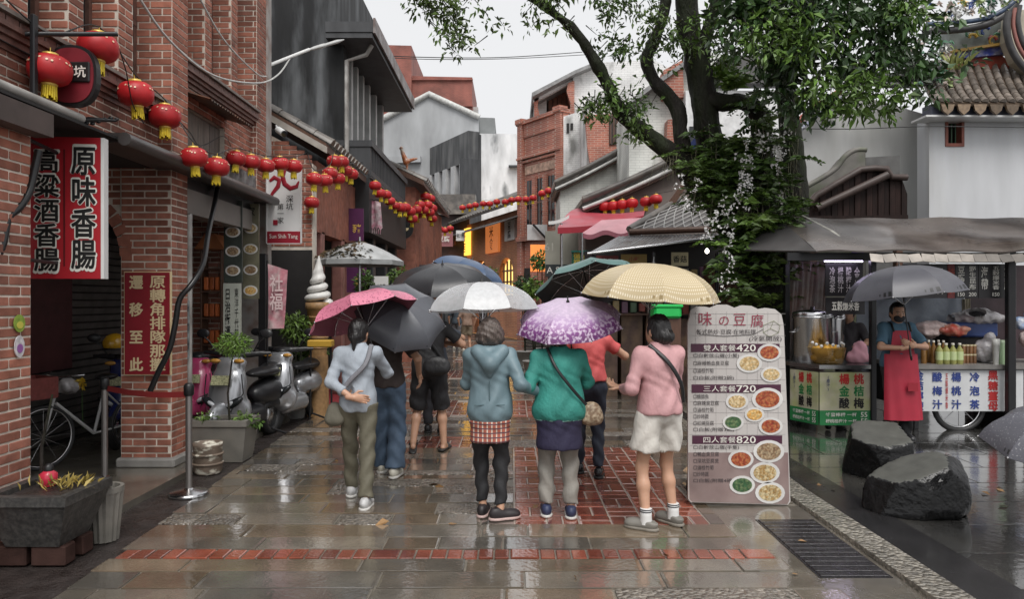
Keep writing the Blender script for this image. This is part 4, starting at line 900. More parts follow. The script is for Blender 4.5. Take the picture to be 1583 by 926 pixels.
poly_wall('dark_roof', [(1110, 128), (1115, 85), (1212, 85), (1216, 128)], 19.2, .5, mat('dark_sheet', (.1, .095, .095), .5, var=.4, scale=2), r5)
wi = poly_wall('window', [(1066, 255), (1066, 195), (1090, 195), (1090, 255)], 19.35, .1, glass_dark, r5); poly_wall('frame', [(1076, 255), (1076, 195), (1079, 195), (1079, 255)], 19.3, .05, white_paint, wi)
r6 = thing('long_tiled_house', 'low grey house with long tiled roof edge above the red canopy', 'house', (3.4, 17.5, 0))
verge_roof(r6, 900, 322, 1062, 248, 17, 2.4, 10, 9)
poly_wall('gable_wall', [(905, 480), (905, 318), (1062, 252), (1130, 252), (1130, 480)], 17.1, 2.2, mat('house_dark_wall', (.16, .13, .115), .6, var=.4, scale=1.5), r6)
poly_wall('plank_brace', [(1022, 328), (1055, 282), (1062, 287), (1034, 330)], 14.6, .15, wood_dark, r6)
# ================================================================ market roofs on the right
r7 = thing('market_shed', 'open market shed with net-covered tiled roof and silver awning', 'shed', (3.0, 13, 0))
hip = [at(972, 357, 13), at(1112, 352, 13), at(1130, 305, 15), at(1050, 311, 15)]
net = mat('netted_tile', (.13, .12, .115), .4, var=.3, scale=6)
MB().sheet(lambda u, v: hip[0].lerp(hip[1], u).lerp(hip[3].lerp(hip[2], u), v), 2, 2, t=.08).build('roof_deck', net, r7)
nm_ = mat('net_cord', (.38, .37, .36), .5)
gn = MB()
for k in range(15):
    for sgn_ in (0, 1):
        n_ = 10; pts = []
        for j in range(n_ + 1):
            v = j / n_; u = (k / 14 * 1.6 - .3) + (v * .45 if sgn_ else -v * .45)
            if 0 <= u <= 1: pts.append(hip[0].lerp(hip[1], u).lerp(hip[3].lerp(hip[2], u), v) + V((0, -.01, .03)))
        if len(pts) > 1: MB().tube(pts, .012, 4, caps=False).build('net_cord', nm_, r7)
MB().tube([hip[0] + V((0, -.02, .03)), hip[3] + V((0, 0, .05))], .06, 6).build('hip_ridge', tile_grey, r7); MB().tube([hip[0] + V((0, -.03, -.02)), hip[1] + V((0, -.03, -.02))], .06, 6).build('eave_board', wood_dark, r7)
alum = mat('silver_sheet', (.34, .35, .36), .22, metal=.8, var=.35, scale=2.5, rvar=.1)
aw = [at(908, 392, 11.6), at(1118, 366, 11.6), at(1118, 361, 12.9), at(955, 366, 12.9)]
for k in range(7):
    u0, u1 = k / 7, (k + .97) / 7
    MB().sheet(lambda u, v: aw[0].lerp(aw[1], u0 + (u1 - u0) * u).lerp(aw[3].lerp(aw[2], u0 + (u1 - u0) * u), v) + V((0, 0, .015 * abs(math.sin(u * math.pi * 4)))), 16, 3, t=.006).build('awning_sheet', alum, r7)
MB().tube([aw[0], aw[1]], .025, 6).build('front_rail', steel_m, r7)
for u in (918, 1010, 1108): MB().tube([at(u, 390, 11.7), V((at(u, 390, 11.7).x, 11.7, 0))], .03, 8).build('post', black_metal, r7)
poly_wall('back_wall', [(905, 500), (905, 388), (1130, 366), (1130, 500)], 13.2, .2, dark_m, r7)
for k in range(5): MB().bb(at(920 + k * 38, 0, 12.9).x, at(952 + k * 38, 0, 12.9).x, 12.7, 13.1, .0, 1.35 + .12 * (k % 3)).build('display_case', mat('display_case', (.16, .1, .08), .5, var=.5, scale=5, island=.5, col2=(.3, .2, .12), mixs=4), r7)
for v_ in (430, 456, 482): MB().bb(at(908, 0, 12.6).x, at(1128, 0, 12.6).x, 12.45, 12.8, at(0, v_ + 3, 12.6).z - .02, at(0, v_ + 3, 12.6).z).build('shelf', wood_dark, r7)
for k in range(48): c_ = at(912 + (k // 3) * 13.4, 425 + 26 * (k % 3), 12.6); MB().cbox(c_ + V((0, 0, .02)), (.11, .06, .15 + .03 * (k % 4)), .01).build('packet', mat('packet_%d' % (k % 5), ((.3, .07, .05), (.34, .26, .12), (.09, .16, .09), (.36, .34, .31), (.16, .08, .13))[k % 5], .4), r7)
blb = thing('bare_bulb', 'bright bare bulb hanging under the silver awning', 'bulb', at(1093, 392, 12)); MB().ell(at(1093, 388, 12), (.032, .032, .042), 20, 12).build('glass', mat('bulb_glow', (1, 1, 1), .3, emit=(1, .93, .8), estr=7), blb); MB().tube([at(1093, 384, 12), at(1093, 366, 12)], .006, 5).build('cord', black_metal, blb)
for (u0, u1, v0, v1, lab, m, tx, tm) in ((1038, 1064, 390, 411, 'pale yellow price card hanging under the silver awning', mat('card_yellow', (.6, .55, .36), .5), '香菇', black_l), (960, 1000, 393, 408, 'ochre paper sign under the silver awning', mat('card_ochre', (.4, .28, .08), .5), '小吃', mat('letter_red')), (922, 956, 395, 412, 'dark red printed sign under the silver awning', mat('sign_dull_red', (.2, .04, .04), .5, var=.4, scale=9), '名產', white_l)):
    t, a, b = board('price_sign', lab, 'sign', u0, u1, v0, v1, 12.3, m, .02); text(tx, a.lerp(b, .5), X1, U1, (a.z - b.z) * .5, tm, t)
wd = thing('wooden_cabinet', 'brown wooden cabinet front beside the vine-covered tree', 'cabinet', (at(1120, 0, 12).x, 12, 0)); ca, cb = at(1100, 408, 12), at(1142, 480, 12)
MB().bb(ca.x, cb.x, 12, 12.5, 0, ca.z).build('carcass', wood_dark, wd)
for k in range(4): MB().cbox((ca.x + .06 + k * .11, 11.99, 1.25), (.095, .03, 2.0), .008).build('plank', wood_dark, wd)
# red canopies
can = thing('red_canopy', 'bright red fabric canopy stretched over market stalls', 'canopy', at(930, 480, 16.5))
cr = mat('canopy_red', (.4, .06, .08), .4, var=.15, scale=2, col2=(.42, .14, .17), mixs=1.5)
c0 = [at(862, 352, 15.6), at(995, 333, 15.6), at(1000, 330, 17.6), at(893, 322, 17.6)]
MB().sheet(lambda u, v: c0[0].lerp(c0[1], u).lerp(c0[3].lerp(c0[2], u), v) + V((0, 0, .1 * math.sin(v * 3.1) - .06 * math.sin(u * 3.14))), 12, 8, t=.005).build('fabric', cr, can)
MB().sheet(lambda u, v: c0[0].lerp(c0[1], u) + V((0, -.005 * v, -.13 * v - .06 * math.sin(u * 3.14))), 12, 2, t=.004).build('valance', mat('canopy_deep', (.3, .01, .025), .5), can)
MB().sheet(lambda u, v: at(848 + 32 * u, 342 - 10 * u * u + 5 * v, 15.8) , 8, 2, t=.005).build('trim', white_paint, can)
for u in (868, 990): MB().tube([at(u, 345, 15.8), V((at(u, 345, 15.8).x, 15.8, 0))], .03, 6).build('pole', steel_m, can)
cn2 = thing('pink_canopy', 'smaller faded pink canopy flap below the red canopy', 'canopy', at(950, 480, 14.3))
c2_ = [at(900, 360, 14), at(972, 358, 14), at(1000, 336, 15), at(930, 340, 15)]
MB().sheet(lambda u, v: c2_[0].lerp(c2_[1], u).lerp(c2_[3].lerp(c2_[2], u), v) - V((0, 0, .04 * math.sin(u * 3.14 * 3) * (1 - v))), 18, 6, t=.005).build('fabric', mat('canopy_pink', (.5, .25, .28), .5, var=.2, scale=2), cn2)
MB().sheet(lambda u, v: c2_[0].lerp(c2_[1], u) - V((0, .01 * v, .04 * math.sin(u * 3.14 * 3) + .09 * v)), 18, 2, t=.004).build('valance', mat('canopy_rose', (.3, .09, .12), .5), cn2)
for q in (c2_[0], c2_[1]): MB().tube([q, V((q.x, q.y, 0))], .02, 6).build('pole', steel_m, cn2)
# shop signs by the canopies
t, a, b = board('soul_sign', 'large grey shop board with faint number and dark script foot', 'sign', 843, 894, 357, 427, 18, mat('board_grey', (.27, .265, .225), .5, var=.25, scale=1.5), .08)
text('61', a.lerp(b, .35) + V((-.2, 0, .0)), X1, U1, .2, mat('faint_letter', (.36, .355, .31), .5), t)
MB().box(((a.x + b.x) / 2 - .08, 17.99, b.z + .14), (b.x - a.x - .17, .08, .3)).build('foot_panel', mat('slate', (.03, .037, .04), .4), t); text('A Soul', V(((a.x + b.x) / 2 - .08, 17.945, b.z + .15)), X1, U1, .16, white_l, t, bold=0)
t, a, b = board('green_sign', 'small green sign with yellow characters beside the grey board', 'sign', 884, 914, 390, 417, 16, mat('sign_green', (.02, .13, .07), .4, var=.3), .05)
text('德\n福', a.lerp(b, .3) + V((-.02, 0, -.03)), X1, U1, .3, mat('letter_yellow', (.7, .5, .05), .4), t, lift=.002); text('素\n食', a.lerp(b, .5) + V((.1, 0, 0)), X1, U1, .28, mat('letter_yellow'), t)
MB().box(((a.x + b.x) / 2, 15.99, a.z + .02), (b.x - a.x + .03, .07, .04)).build('cap', mat('teal_trim', (.05, .3, .24), .4), t)
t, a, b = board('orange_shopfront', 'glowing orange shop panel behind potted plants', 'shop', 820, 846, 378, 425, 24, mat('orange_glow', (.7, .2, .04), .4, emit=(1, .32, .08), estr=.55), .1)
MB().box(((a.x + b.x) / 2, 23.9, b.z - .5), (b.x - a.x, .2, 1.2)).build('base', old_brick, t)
t, a, b = board('glass_awning', 'pale frosted awning panel over the orange shop', 'awning', 815, 846, 347, 371, 25, mat('frosted', (.5, .52, .53), .3), .08); MB().tube([a + V((.2, -.1, 0)), b + V((0, -.1, 0))], .04, 5).build('brace', black_metal, t)
def bush(name, label, c, r, n, size, m=leaf_m, pot=None, cat='plant', width=.42):
    t = thing(name, label, cat, (c[0], c[1], 0)); mb = MB(); P_, D_ = clump(c, r, n); leaf_mesh(mb, P_, D_, size, width); mb.build('foliage', m, t)
    st = MB()
    for k in range(5): a = random.uniform(0, 6.28); st.tube([(c[0], c[1], pot or max(c[2] - r[2] - .25, .02)), (c[0] + .5 * r[0] * math.cos(a), c[1] + .5 * r[1] * math.sin(a), c[2] + random.uniform(-.3, .4) * r[2])], [.018, .006], 5)
    st.build('stem', bark_m, t)
    if pot: MB().lathe([(pot * .7, 0), (pot, pot * 1.3), (pot * 1.08, pot * 1.32), (pot * 1.05, pot * 1.4), (pot * .9, pot * 1.38)], 14, (c[0], c[1], 0)).build('pot', mat('pot_grey', (.3, .3, .29), .5, var=.2), t)
    return t
for (u, v, Y, r, lab, m_, pt) in ((838, 402, 20, .3, 'round bushy potted shrub before the orange shop', leaf_m, .25), (826, 446, 16, .22, 'low green plant in pale tub by the teal umbrella', leaf_lite, .25), (812, 440, 19, .28, 'dark spiky bush beside the tall white sign', leaf_dark, .25), (755, 425, 27, .4, 'small bush growing at the dark arch', leaf_m, .3)):
    p = at(u, v, Y); bush('potted_shrub', lab, (p.x, Y, p.z), (r, r, r * .8), 240, .13, m_, pt)
# ================================================================ the old tree
TY = 11.0
tree = thing('old_tree', 'big gnarled tree laden with ferns and white orchids beside the stall', 'tree', (at(1180, 0, TY).x, TY, 0))
def spline(P, n=5):
    Q = []
    for i in range(len(P) - 1):
        p0, p1, p2, p3 = P[max(i - 1, 0)], P[i], P[i + 1], P[min(i + 2, len(P) - 1)]
        for k in range(n):
            t = k / n; Q.append(.5 * ((2 * p1) + (p2 - p0) * t + (2 * p0 - 5 * p1 + 4 * p2 - p3) * t * t + (3 * p1 - p0 - 3 * p2 + p3) * t ** 3))
    Q.append(P[-1]); return Q
def limb(name, pts, n=12, sub=6, mt=None):
    P = spline([at(u, v, TY + dy) for u, v, dy, r in pts], sub); rr = [p[3] for p in pts]; R_ = []
    for i in range(len(P)):
        t = i / sub; k = min(int(t), len(rr) - 2); f = t - k; R_.append(rr[k] * (1 - f) + rr[k + 1] * f)
    mb = MB(); mb.tube(P, R_, n)
    vs = []
    for (x, y, z) in mb.v:
        q = noise.noise(V((x, y, z)) * 5.) * .035 + noise.noise(V((x, y, z)) * 14.) * .014
        i = min(range(0, len(P)), key=lambda j: (P[j] - V((x, y, z))).length_squared); d = V((x, y, z)) - P[i]
        if d.length > 1e-5: d = d.normalized() * q
        vs.append((x + d.x, y + d.y, z + d.z))
    mb.v = vs; mb.build(name, mt or bark_m, tree); return P
lim1 = limb('limb', [(1092, 300, 0, .22), (1048, 245, -.1, .16), (1010, 215, -.2, .13), (965, 180, -.3, .12), (945, 145, -.4, .10), (925, 105, -.5, .085), (895, 55, -.6, .08), (850, 15, -.7, .07), (800, -15, -.8, .055), (700, -60, -1.0, .04)])
lim2 = limb('limb', [(1062, 262, 0, .16), (1055, 215, -.05, .12), (1045, 165, 0, .11), (1015, 130, .05, .10), (1000, 95, .1, .095), (1012, 60, .1, .09), (1027, 20, .1, .085), (1035, -40, .1, .075), (1060, -110, .2, .06)])
trA = limb('trunk', [(1200, 645, 0, .62), (1197, 560, 0, .5), (1190, 470, 0, .44), (1160, 380, 0, .36), (1120, 315, 0, .28), (1092, 265, 0, .24), (1070, 235, 0, .2)])
trC = limb('limb', [(1130, 320, .05, .26), (1100, 230, .05, .21), (1090, 170, .05, .195), (1078, 95, .05, .19), (1064, 30, .05, .18), (1060, -60, .05, .16), (1070, -180, .05, .12)])
frk = limb('limb', [(1085, 90, .0, .12), (1092, 50, -.05, .1), (1110, 0, -.1, .09), (1140, -80, -.2, .06)])
hor = limb('limb', [(1092, 155, 0, .14), (1120, 158, -.1, .13), (1150, 158, -.15, .12), (1172, 175, -.1, .14), (1178, 230, 0, .17), (1180, 310, 0, .22), (1190, 420, 0, .3), (1195, 640, 0, .4)])
trD = limb('limb', [(1215, 640, .1, .4), (1220, 450, .1, .3), (1230, 350, .1, .2), (1228, 260, .1, .17), (1218, 170, .05, .16), (1215, 120, 0, .14), (1235, 60, -.1, .1), (1260, 0, -.3, .08), (1300, -60, -.6, .06)])
def spray(name, spots, m, size, width=.42, down=.25, n_per=70, twig=True, kindn='crown'):
    """leaf sprays: each spot (u, v, Y, ru, rv, n) fills a patch of the crown"""
    mb = MB(); tw = MB()
    for (u, v, Y, ru, rv, n) in spots:
        c = at(u, v, Y); rx, rz = ru * Y / F_PX, rv * Y / F_PX; k = max(1, n // 16)
        for _ in range(k):
            q = V((c.x + random.gauss(0, .5) * rx, Y + random.gauss(0, .35) * max(rx, rz), c.z + random.gauss(0, .5) * rz))
            P_, D_ = clump(q, (size * 1.7, size * 1.7, size * 1.4), 16, .7, down); leaf_mesh(mb, P_, D_, size, width)
            if twig: tw.tube([q + V((random.uniform(-.2, .2), .05, .16)), q], [.008, .003], 4, caps=False)
    mb.build(name, m, tree)
    if twig and tw.v: tag(tw.build('twigs', bark_m, tree), kind='stuff')
spray('crown', [(690, 20, 9.8, 50, 40, 420), (655, 0, 9.8, 30, 25, 160), (705, 60, 9.8, 24, 24, 150), (835, 20, 10, 35, 25, 200), (870, -20, 10, 60, 30, 300), (940, 15, 10.3, 40, 30, 180), (990, 30, 10.6, 50, 40, 360), (960, 80, 10.6, 40, 30, 190), (1035, 60, 10.8, 40, 40, 300), (925, 165, 10.4, 24, 16, 190), (978, 165, 10.5, 35, 30, 330), (985, 205, 10.5, 22, 18, 110), (905, 175, 10.4, 12, 12, 70), (1130, 60, 10.9, 50, 50, 700), (1110, 110, 11.2, 40, 30, 300)], leaf_m, .085)
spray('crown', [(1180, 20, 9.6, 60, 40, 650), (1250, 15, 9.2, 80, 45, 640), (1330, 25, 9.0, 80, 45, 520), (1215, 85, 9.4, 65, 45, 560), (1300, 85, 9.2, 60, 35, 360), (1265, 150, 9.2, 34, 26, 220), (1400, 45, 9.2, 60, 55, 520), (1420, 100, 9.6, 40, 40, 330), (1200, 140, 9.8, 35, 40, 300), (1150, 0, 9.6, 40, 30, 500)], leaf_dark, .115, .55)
spray('crown', [(1255, 60, 8.9, 70, 50, 350), (1200, 40, 9.0, 60, 50, 300), (1330, 130, 9, 50, 25, 330), (1310, 170, 9, 36, 18, 150), (1370, 155, 9, 40, 20, 240), (1130, 40, 10.2, 50, 40, 350), (1270, 130, 8.9, 30, 30, 160), (950, 150, 10.3, 30, 25, 60), (1400, 20, 9, 40, 30, 300)], mat('leaf_fresh', (.11, .2, .035), .38, var=.3, scale=3, island=.45), .1)
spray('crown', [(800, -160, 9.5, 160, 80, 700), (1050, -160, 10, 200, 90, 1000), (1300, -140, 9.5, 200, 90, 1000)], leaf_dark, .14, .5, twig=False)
# ferns along the trunks
fr_ = MB(); fl_ = MB()
def fern(c, n, L, mb, spread=1., up=.35):
    for k in range(n):
        a = random.uniform(0, 6.283); l_ = L * random.uniform(.6, 1.2); d = V((math.cos(a) * spread, math.sin(a) * spread - .25, up + random.uniform(-.2, .5))); P_ = []; D_ = []
        for j in range(7):
            t = (j + 1) / 7; p = V(c) + d * (l_ * t) - V((0, 0, l_ * .55 * t * t)); s_ = V((-math.sin(a), math.cos(a), 0))
            for sg_ in (-1, 1): P_.append(tuple(p)); D_.append(tuple(s_ * sg_ + d * .6 - V((0, 0, .3))))
        leaf_mesh(mb, P_, D_, l_ * .34, .42)
for (u, v, n, L) in ((1100, 240, 12, .3), (1080, 262, 10, .3), (1120, 275, 12, .34), (1090, 295, 10, .3), (1060, 255, 8, .22), (1150, 165, 10, .3), (1175, 190, 12, .34), (1165, 225, 12, .34), (1190, 150, 8, .28), (1205, 180, 8, .25), (1185, 260, 12, .3), (1135, 305, 12, .3), (1170, 300, 12, .3), (1150, 340, 14, .36), (1190, 345, 12, .36), (1215, 320, 10, .3), (1140, 390, 12, .34), (1175, 400, 12, .36), (1130, 430, 10, .3), (1190, 440, 10, .34), (1030, 240, 6, .2), (1170, 345, 10, .4), (1120, 350, 10, .3), (1205, 290, 8, .25), (1240, 320, 6, .25)) + tuple((random.gauss(1165, 38), random.uniform(200, 470), 7, .26) for _ in range(95)) + tuple((1100 + random.gauss(0, 22), random.uniform(215, 310), 7, .24) for _ in range(30)):
    fern(at(u, v, TY - random.uniform(.3, .55)), n, L, fr_)
fr_.build('fern', leaf_m, tree)
for (u, v) in ((1130, 138), (1132, 142)): fern(at(u, v, TY - .3), 12, .42, fl_, .6, .9)
for (u, v) in ((1120, 415), (1165, 350), (1200, 355), (1140, 345), (1110, 380), (1150, 310)): fern(at(u, v, TY - .55), 8, .3, fl_)
fl_.build('fern', leaf_lite, tree)
vi = MB()
for k in range(70):
    u = random.uniform(1060, 1240); v = random.uniform(190, 320); p = at(u, v, TY - random.uniform(.25, .5)); l_ = random.uniform(.3, .9)
    vi.tube([p, p + V((random.uniform(-.06, .06), -.05, -l_ * .5)), p + V((random.uniform(-.08, .08), -.03, -l_))], [.005, .004, .002], 4, caps=False)
for k in range(16):
    p = at(random.uniform(1020, 1062), random.uniform(235, 262), TY - .3); a = random.uniform(-1, .6)
    vi.tube([p, p + V((a * .12, -.05, .02)), p + V((a * .22, -.08, -.3))], [.004, .003, .002], 4, caps=False)
tag(vi.build('hanging_roots', mat('root_pale', (.2, .19, .12), .6, var=.3), tree), kind='stuff')
# orchids: each hanging spray of white blossoms is a part
orch = mat('orchid_white', (.85, .84, .83), .5, var=.1, island=.12)
for k, (u, v, L) in enumerate([(1152, 215, .55), (1160, 245, .5), (1145, 260, .45), (1150, 280, .4), (1172, 200, .35), (1195, 205, .5), (1208, 210, .45), (1200, 225, .3), (1135, 300, .4), (1128, 330, .35), (1110, 320, .35), (1160, 270, .3), (1075, 270, .25), (1050, 268, .25), (1065, 290, .3), (1120, 300, .3), (1215, 180, .3), (1145, 235, .3), (1100, 330, .35), (1090, 345, .3), (1128, 360, .4), (1130, 400, .35), (1118, 420, .3), (1180, 205, .3)]):
    p = at(u, v, TY - .78); P_ = []; D_ = []
    for j in range(int(20 * L / .4)):
        t = random.random(); q = p + V((random.gauss(0, .028) + .04 * math.sin(t * 5 + k), random.gauss(0, .03), -L * t))
        P_ += [tuple(q)] * 3; D_ += [tuple(np.random.randn(3)) for _ in range(3)]
    mb = MB(); leaf_mesh(mb, P_, D_, .032, .8); mb.build('orchid_spray', orch, tree)
tarp = thing('blue_tarp', 'crumpled blue tarpaulin tucked behind the tree fork', 'tarpaulin', at(1072, 260, 11.8))
MB().sheet(lambda u, v: at(1063 + 26 * u, 252 - 42 * v * (1 - abs(u - .4)) + 8 * u, 11.7) + V((0, .1 * math.sin(u * 9) * v, .02 * math.sin(v * 11 + u * 5))), 12, 8, t=.006).build('sheet', mat('tarp_blue', (.09, .14, .45), .4, var=.3, scale=9), tarp)

# ================================================================ the temple
tp = thing('temple', 'white walled temple with upswept tiled roof and ceramic ornaments', 'temple', (8, 14, 0))
tw_m = mat('temple_wall', (.58, .59, .61), .55, var=.12, scale=1.2, stretch=(2, 2, .4), bump=.15, col2=(.5, .5, .49), mixs=.8, mlo=.55, mhi=.8)
poly_wall('gable_wall', [(1215, 480), (1215, 205), (1232, 190), (1300, 142), (1340, 150), (1436, 178), (1436, 480)], 14.5, .5, mat('temple_wall_grey', (.5, .5, .49), .6, var=.15, scale=1.1, stretch=(2, 2, .4), bump=.15, col2=(.4, .4, .38), mixs=.7), tp)
hole = [(1436.5, 480), (1436.5, 176), (1462, 176), (1462, 226), (1491, 226), (1491, 176), (2300, 176), (2300, 480)]
poly_wall('wall', hole, 13.5, .4, tw_m, tp)
wi = poly_wall('window', [(1462, 226), (1462, 176), (1491, 176), (1491, 226)], 13.75, .1, mat('window_dark', (.02, .018, .016), .4), tp)
for (u0, u1, v0, v1) in ((1462, 1466, 176, 226), (1487, 1491, 176, 226), (1466, 1487, 221, 226), (1466, 1487, 176, 180)): poly_wall('frame', [(u0, v1), (u0, v0), (u1, v0), (u1, v1)], 13.48, .2, mat('frame_redbrown', (.25, .07, .045), .5, var=.3), wi)
for k in range(3): p = at(1471 + k * 6, 222, 13.6); MB().tube([p, p + V((0, 0, .5))], .012, 6).build('bar', mat('bar_green', (.04, .1, .05), .4), wi)
# eave: white line, brackets, tiled slope
poly_wall('eave_line', [(1432, 180), (1432, 177), (2300, 181), (2300, 184)], 13.1, .5, white_paint, tp)
poly_wall('eave_beam', [(1440, 177), (1440, 160), (2300, 163), (2300, 181)], 13.15, .3, mat('eave_beam', (.05, .055, .08), .5, var=.4, scale=6), tp)
for k in range(26):
    p = at(1463 + k * 25, 167, 13.05); MB().prism([(-.12, .06), (.12, .06), (.09, -.05), (0, -.13), (-.09, -.05)], p, frame(X1, U1), .05).build('drip_tile', mat('drip_tile', (.2, .14, .09), .35, var=.4, island=.4, scale=14), tp)
ea, eb, rc, rd = at(1448, 158, 13.0), at(2024, 164, 13.0), at(1980, 64, 14.3), at(1420, 100, 14.3)
MB().sheet(lambda u, v: ea.lerp(eb, u).lerp(rd.lerp(rc, u), v) - V((0, 0, .12 * math.sin(v * 3.14))), 6, 8, t=.06).build('roof_deck', mat('roof_deck_brown', (.12, .085, .06), .5), tp)
tile_roof(tp, lambda u, v: ea.lerp(eb, u).lerp(rd.lerp(rc, u), v) - V((0, 0, .12 * math.sin(v * 3.14) - .02)), 42, 8, .062, mat('roof_tile_tan', (.2, .17, .145), .35, var=.35, scale=9, island=.3, bump=.3), limit=160)
poly_wall('red_band', [(1462, 110), (1470, 92), (1548, 84), (1590, 120), (1560, 112), (1500, 100)], 14.1, .3, mat('temple_red', (.28, .05, .03), .45, var=.3), tp)
poly_wall('blue_band', [(1466, 92), (1470, 80), (1556, 66), (1560, 82)], 14.0, .3, mat('temple_blue', (.04, .06, .32), .4, var=.5, scale=9, col2=(.3, .3, .33), mixs=7), tp)
poly_wall('relief_panel', [(1465, 80), (1468, 42), (1555, 30), (1556, 66)], 14.05, .3, mat('relief_grey', (.17, .19, .18), .5, var=.5, scale=5), tp)
poly_wall('moulding', [(1462, 82), (1462, 78), (1560, 63), (1560, 67)], 13.9, .2, mat('gold_trim', (.4, .24, .05), .4), tp)
cols = [(.5, .32, .05), (.08, .2, .12), (.5, .5, .48), (.35, .06, .05), (.06, .1, .32), (.3, .38, .15), (.55, .45, .4)]
for k in range(9):
    p = at(1505 + random.uniform(-10, 45), 52 + random.uniform(-10, 10), 13.95); a = random.uniform(0, 6)
    MB().tube([p + V((.02 * j * math.cos(a) + .05 * math.cos(j), 0, .02 * j * math.sin(a) + .05 * math.sin(j))) for j in range(8)], [.03 * (1 - j / 9) for j in range(8)], 6).build('relief_scroll', mat('relief_%d' % (k % 7), cols[k % 7], .3, var=.2), tp)
swoop = spline([at(u, v, 13.7) for u, v in ((1290, 105), (1360, 118), (1420, 118), (1450, 105))], 4)
MB().tube(swoop, .09, 8).build('lower_verge', mat('dark_verge', (.05, .048, .05), .4, var=.4), tp)
MB().tube([p + V((0, -.05, -.16)) for p in swoop], .06, 8).build('lower_verge', mat('dark_verge'), tp)
rg = spline([at(u, v, 13.6) for u, v in ((1428, 48), (1470, 46), (1515, 40), (1548, 25), (1572, 2), (1590, -30))], 5)
MB().tube(rg, [.07] * len(rg), 8).build('ridge', mat('dark_verge'), tp); MB().tube([p + V((.03, -.04, .12)) for p in rg], .045, 8).build('ridge_roll', mat('ridge_blue', (.05, .08, .14), .35, var=.5, scale=12), tp)
vg = [at(u, v, 13.2) for u, v in ((1556, 20), (1553, 45), (1560, 75), (1575, 100), (1600, 125))]
for o_, r_, m_ in ((0, .06, 'dark_verge'), (.12, .035, 'rose_trim'), (.2, .05, 'dark_verge')): MB().tube([p + V((o_, -.05, o_ * .6)) for p in spline(vg)], r_, 8).build('curved_verge', mat(m_, (.3, .12, .1), .4), tp)
poly_wall('upper_slope', [(1562, 60), (1565, 15), (1720, 10), (1720, 118), (1600, 112), (1575, 92)], 13.6, .3, mat('upper_slope', (.42, .38, .3), .5, var=.3, scale=4), tp)
orn_m = [mat('relief_%d' % k, cols[k], .3, var=.2) for k in range(7)]
for k in range(150):                                 # ceramic blossoms and scrolls of the ridge
    if k < 90: q = rg[random.randrange(len(rg) - 5)] + V((random.gauss(0, .1), random.uniform(-.15, .05), random.uniform(.12, .55)))
    else: q = at(random.uniform(1395, 1472), random.uniform(62, 132), 13.6 + random.uniform(-.2, .2))
    mb = MB()
    if k % 3: 
        P_ = [tuple(q)] * 7; D_ = [(math.cos(j * .9), random.uniform(-.6, -.2), math.sin(j * .9)) for j in range(7)]; leaf_mesh(mb, P_, D_, random.uniform(.06, .11), .6)
    else: mb.tube([q + V((.05 * math.cos(j * .8) * (1 - j / 9), 0, .05 * math.sin(j * .8) * (1 - j / 9) + .01 * j)) for j in range(9)], .016, 5)
    mb.build('ceramic_ornament', orn_m[random.choice((0, 1, 2, 2, 2, 4, 5, 6, 6))] if k < 90 else orn_m[random.choice((1, 1, 2, 6, 5, 1))], tp)
MB().tube([at(1231, 190, 14.3), at(1262, 163, 14.3), at(1300, 140, 14.3)], .07, 6).build('painted_verge', mat('temple_red'), tp)
MB().tube([at(1236, 202, 14.25), at(1268, 174, 14.25), at(1300, 152, 14.25)], .085, 6, flat=.5).build('painted_verge', mat('scroll_blue', (.25, .27, .38), .45, var=.7, scale=16, col2=(.6, .6, .6), mixs=14), tp)
grs = MB(); leaf_mesh(grs, [tuple(at(1478 + random.uniform(-14, 14), 108, 13.1)) for _ in range(40)], [(random.uniform(-.5, .6), random.uniform(-.3, .3), random.uniform(.4, 1.)) for _ in range(40)], .36, .06); grs.build('roof_grass', mat('grass_dry', (.22, .24, .07), .5, island=.3), tp)
# mossy garden wall with a curved end and a dark lean-to in front of the temple
gw = thing('mossy_wall', 'mossy concrete wall with S-curved coping before the temple', 'wall', (5.6, 12.9, 0))
moss = mat('mossy_concrete', (.16, .15, .135), .6, var=.35, scale=4, bump=.4, col2=(.07, .09, .04), mixs=2.4)
cp = [(1225, 300), (1262, 280), (1290, 262), (1305, 243), (1320, 233), (1338, 232)]
poly_wall('wall', cp + [(1338, 480), (1225, 480)], 12.9, .3, moss, gw)
MB().tube(spline([at(u, v, 12.95) for u, v in cp]), .075, 8, flat=.7).build('coping', moss, gw); poly_wall('pillar', [(1338.5, 480), (1338.5, 243), (1391, 240), (1391, 480)], 13.2, .4, mat('dark_plaster', (.1, .098, .095), .6, var=.3), gw)
lt = thing('timber_screen', 'dark brown stepped timber screen with slanting rail before the mossy wall', 'screen', (5.7, 12, 0))
lt_pts = [(1250, 318), (1262, 304), (1296, 284), (1330, 264), (1352, 262), (1370, 263), (1378, 276), (1402, 276)]
def lt_top(u):
    for (u0, v0), (u1, v1) in zip(lt_pts, lt_pts[1:]):
        if u0 <= u <= u1: return v0 + (v1 - v0) * (u - u0) / (u1 - u0)
    return 300
pk = mat('wet_plank', (.022, .011, .009), .6, spec=.2, var=.4, scale=5, stretch=(6, 6, 1), island=.4)
for k in range(17): u0 = 1250 + k * 9; poly_wall('plank', [(u0, 336), (u0, lt_top(u0)), (u0 + 8.6, lt_top(u0 + 8.6)), (u0 + 8.6, 336)], 12.2 + .02 * (k % 2), .06, pk, lt)
MB().tube([at(1262, 322, 12.1), at(1372, 270, 12.1)], .07, 6).build('rail', mat('old_beam', (.06, .04, .034), .5, var=.3), lt); MB().tube([at(u, v - 2, 12.15) for u, v in lt_pts], .06, 6).build('coping', mat('old_beam'), lt); poly_wall('beam', [(1246, 346), (1246, 334), (1404, 332), (1404, 346)], 12.05, .2, pk, lt)
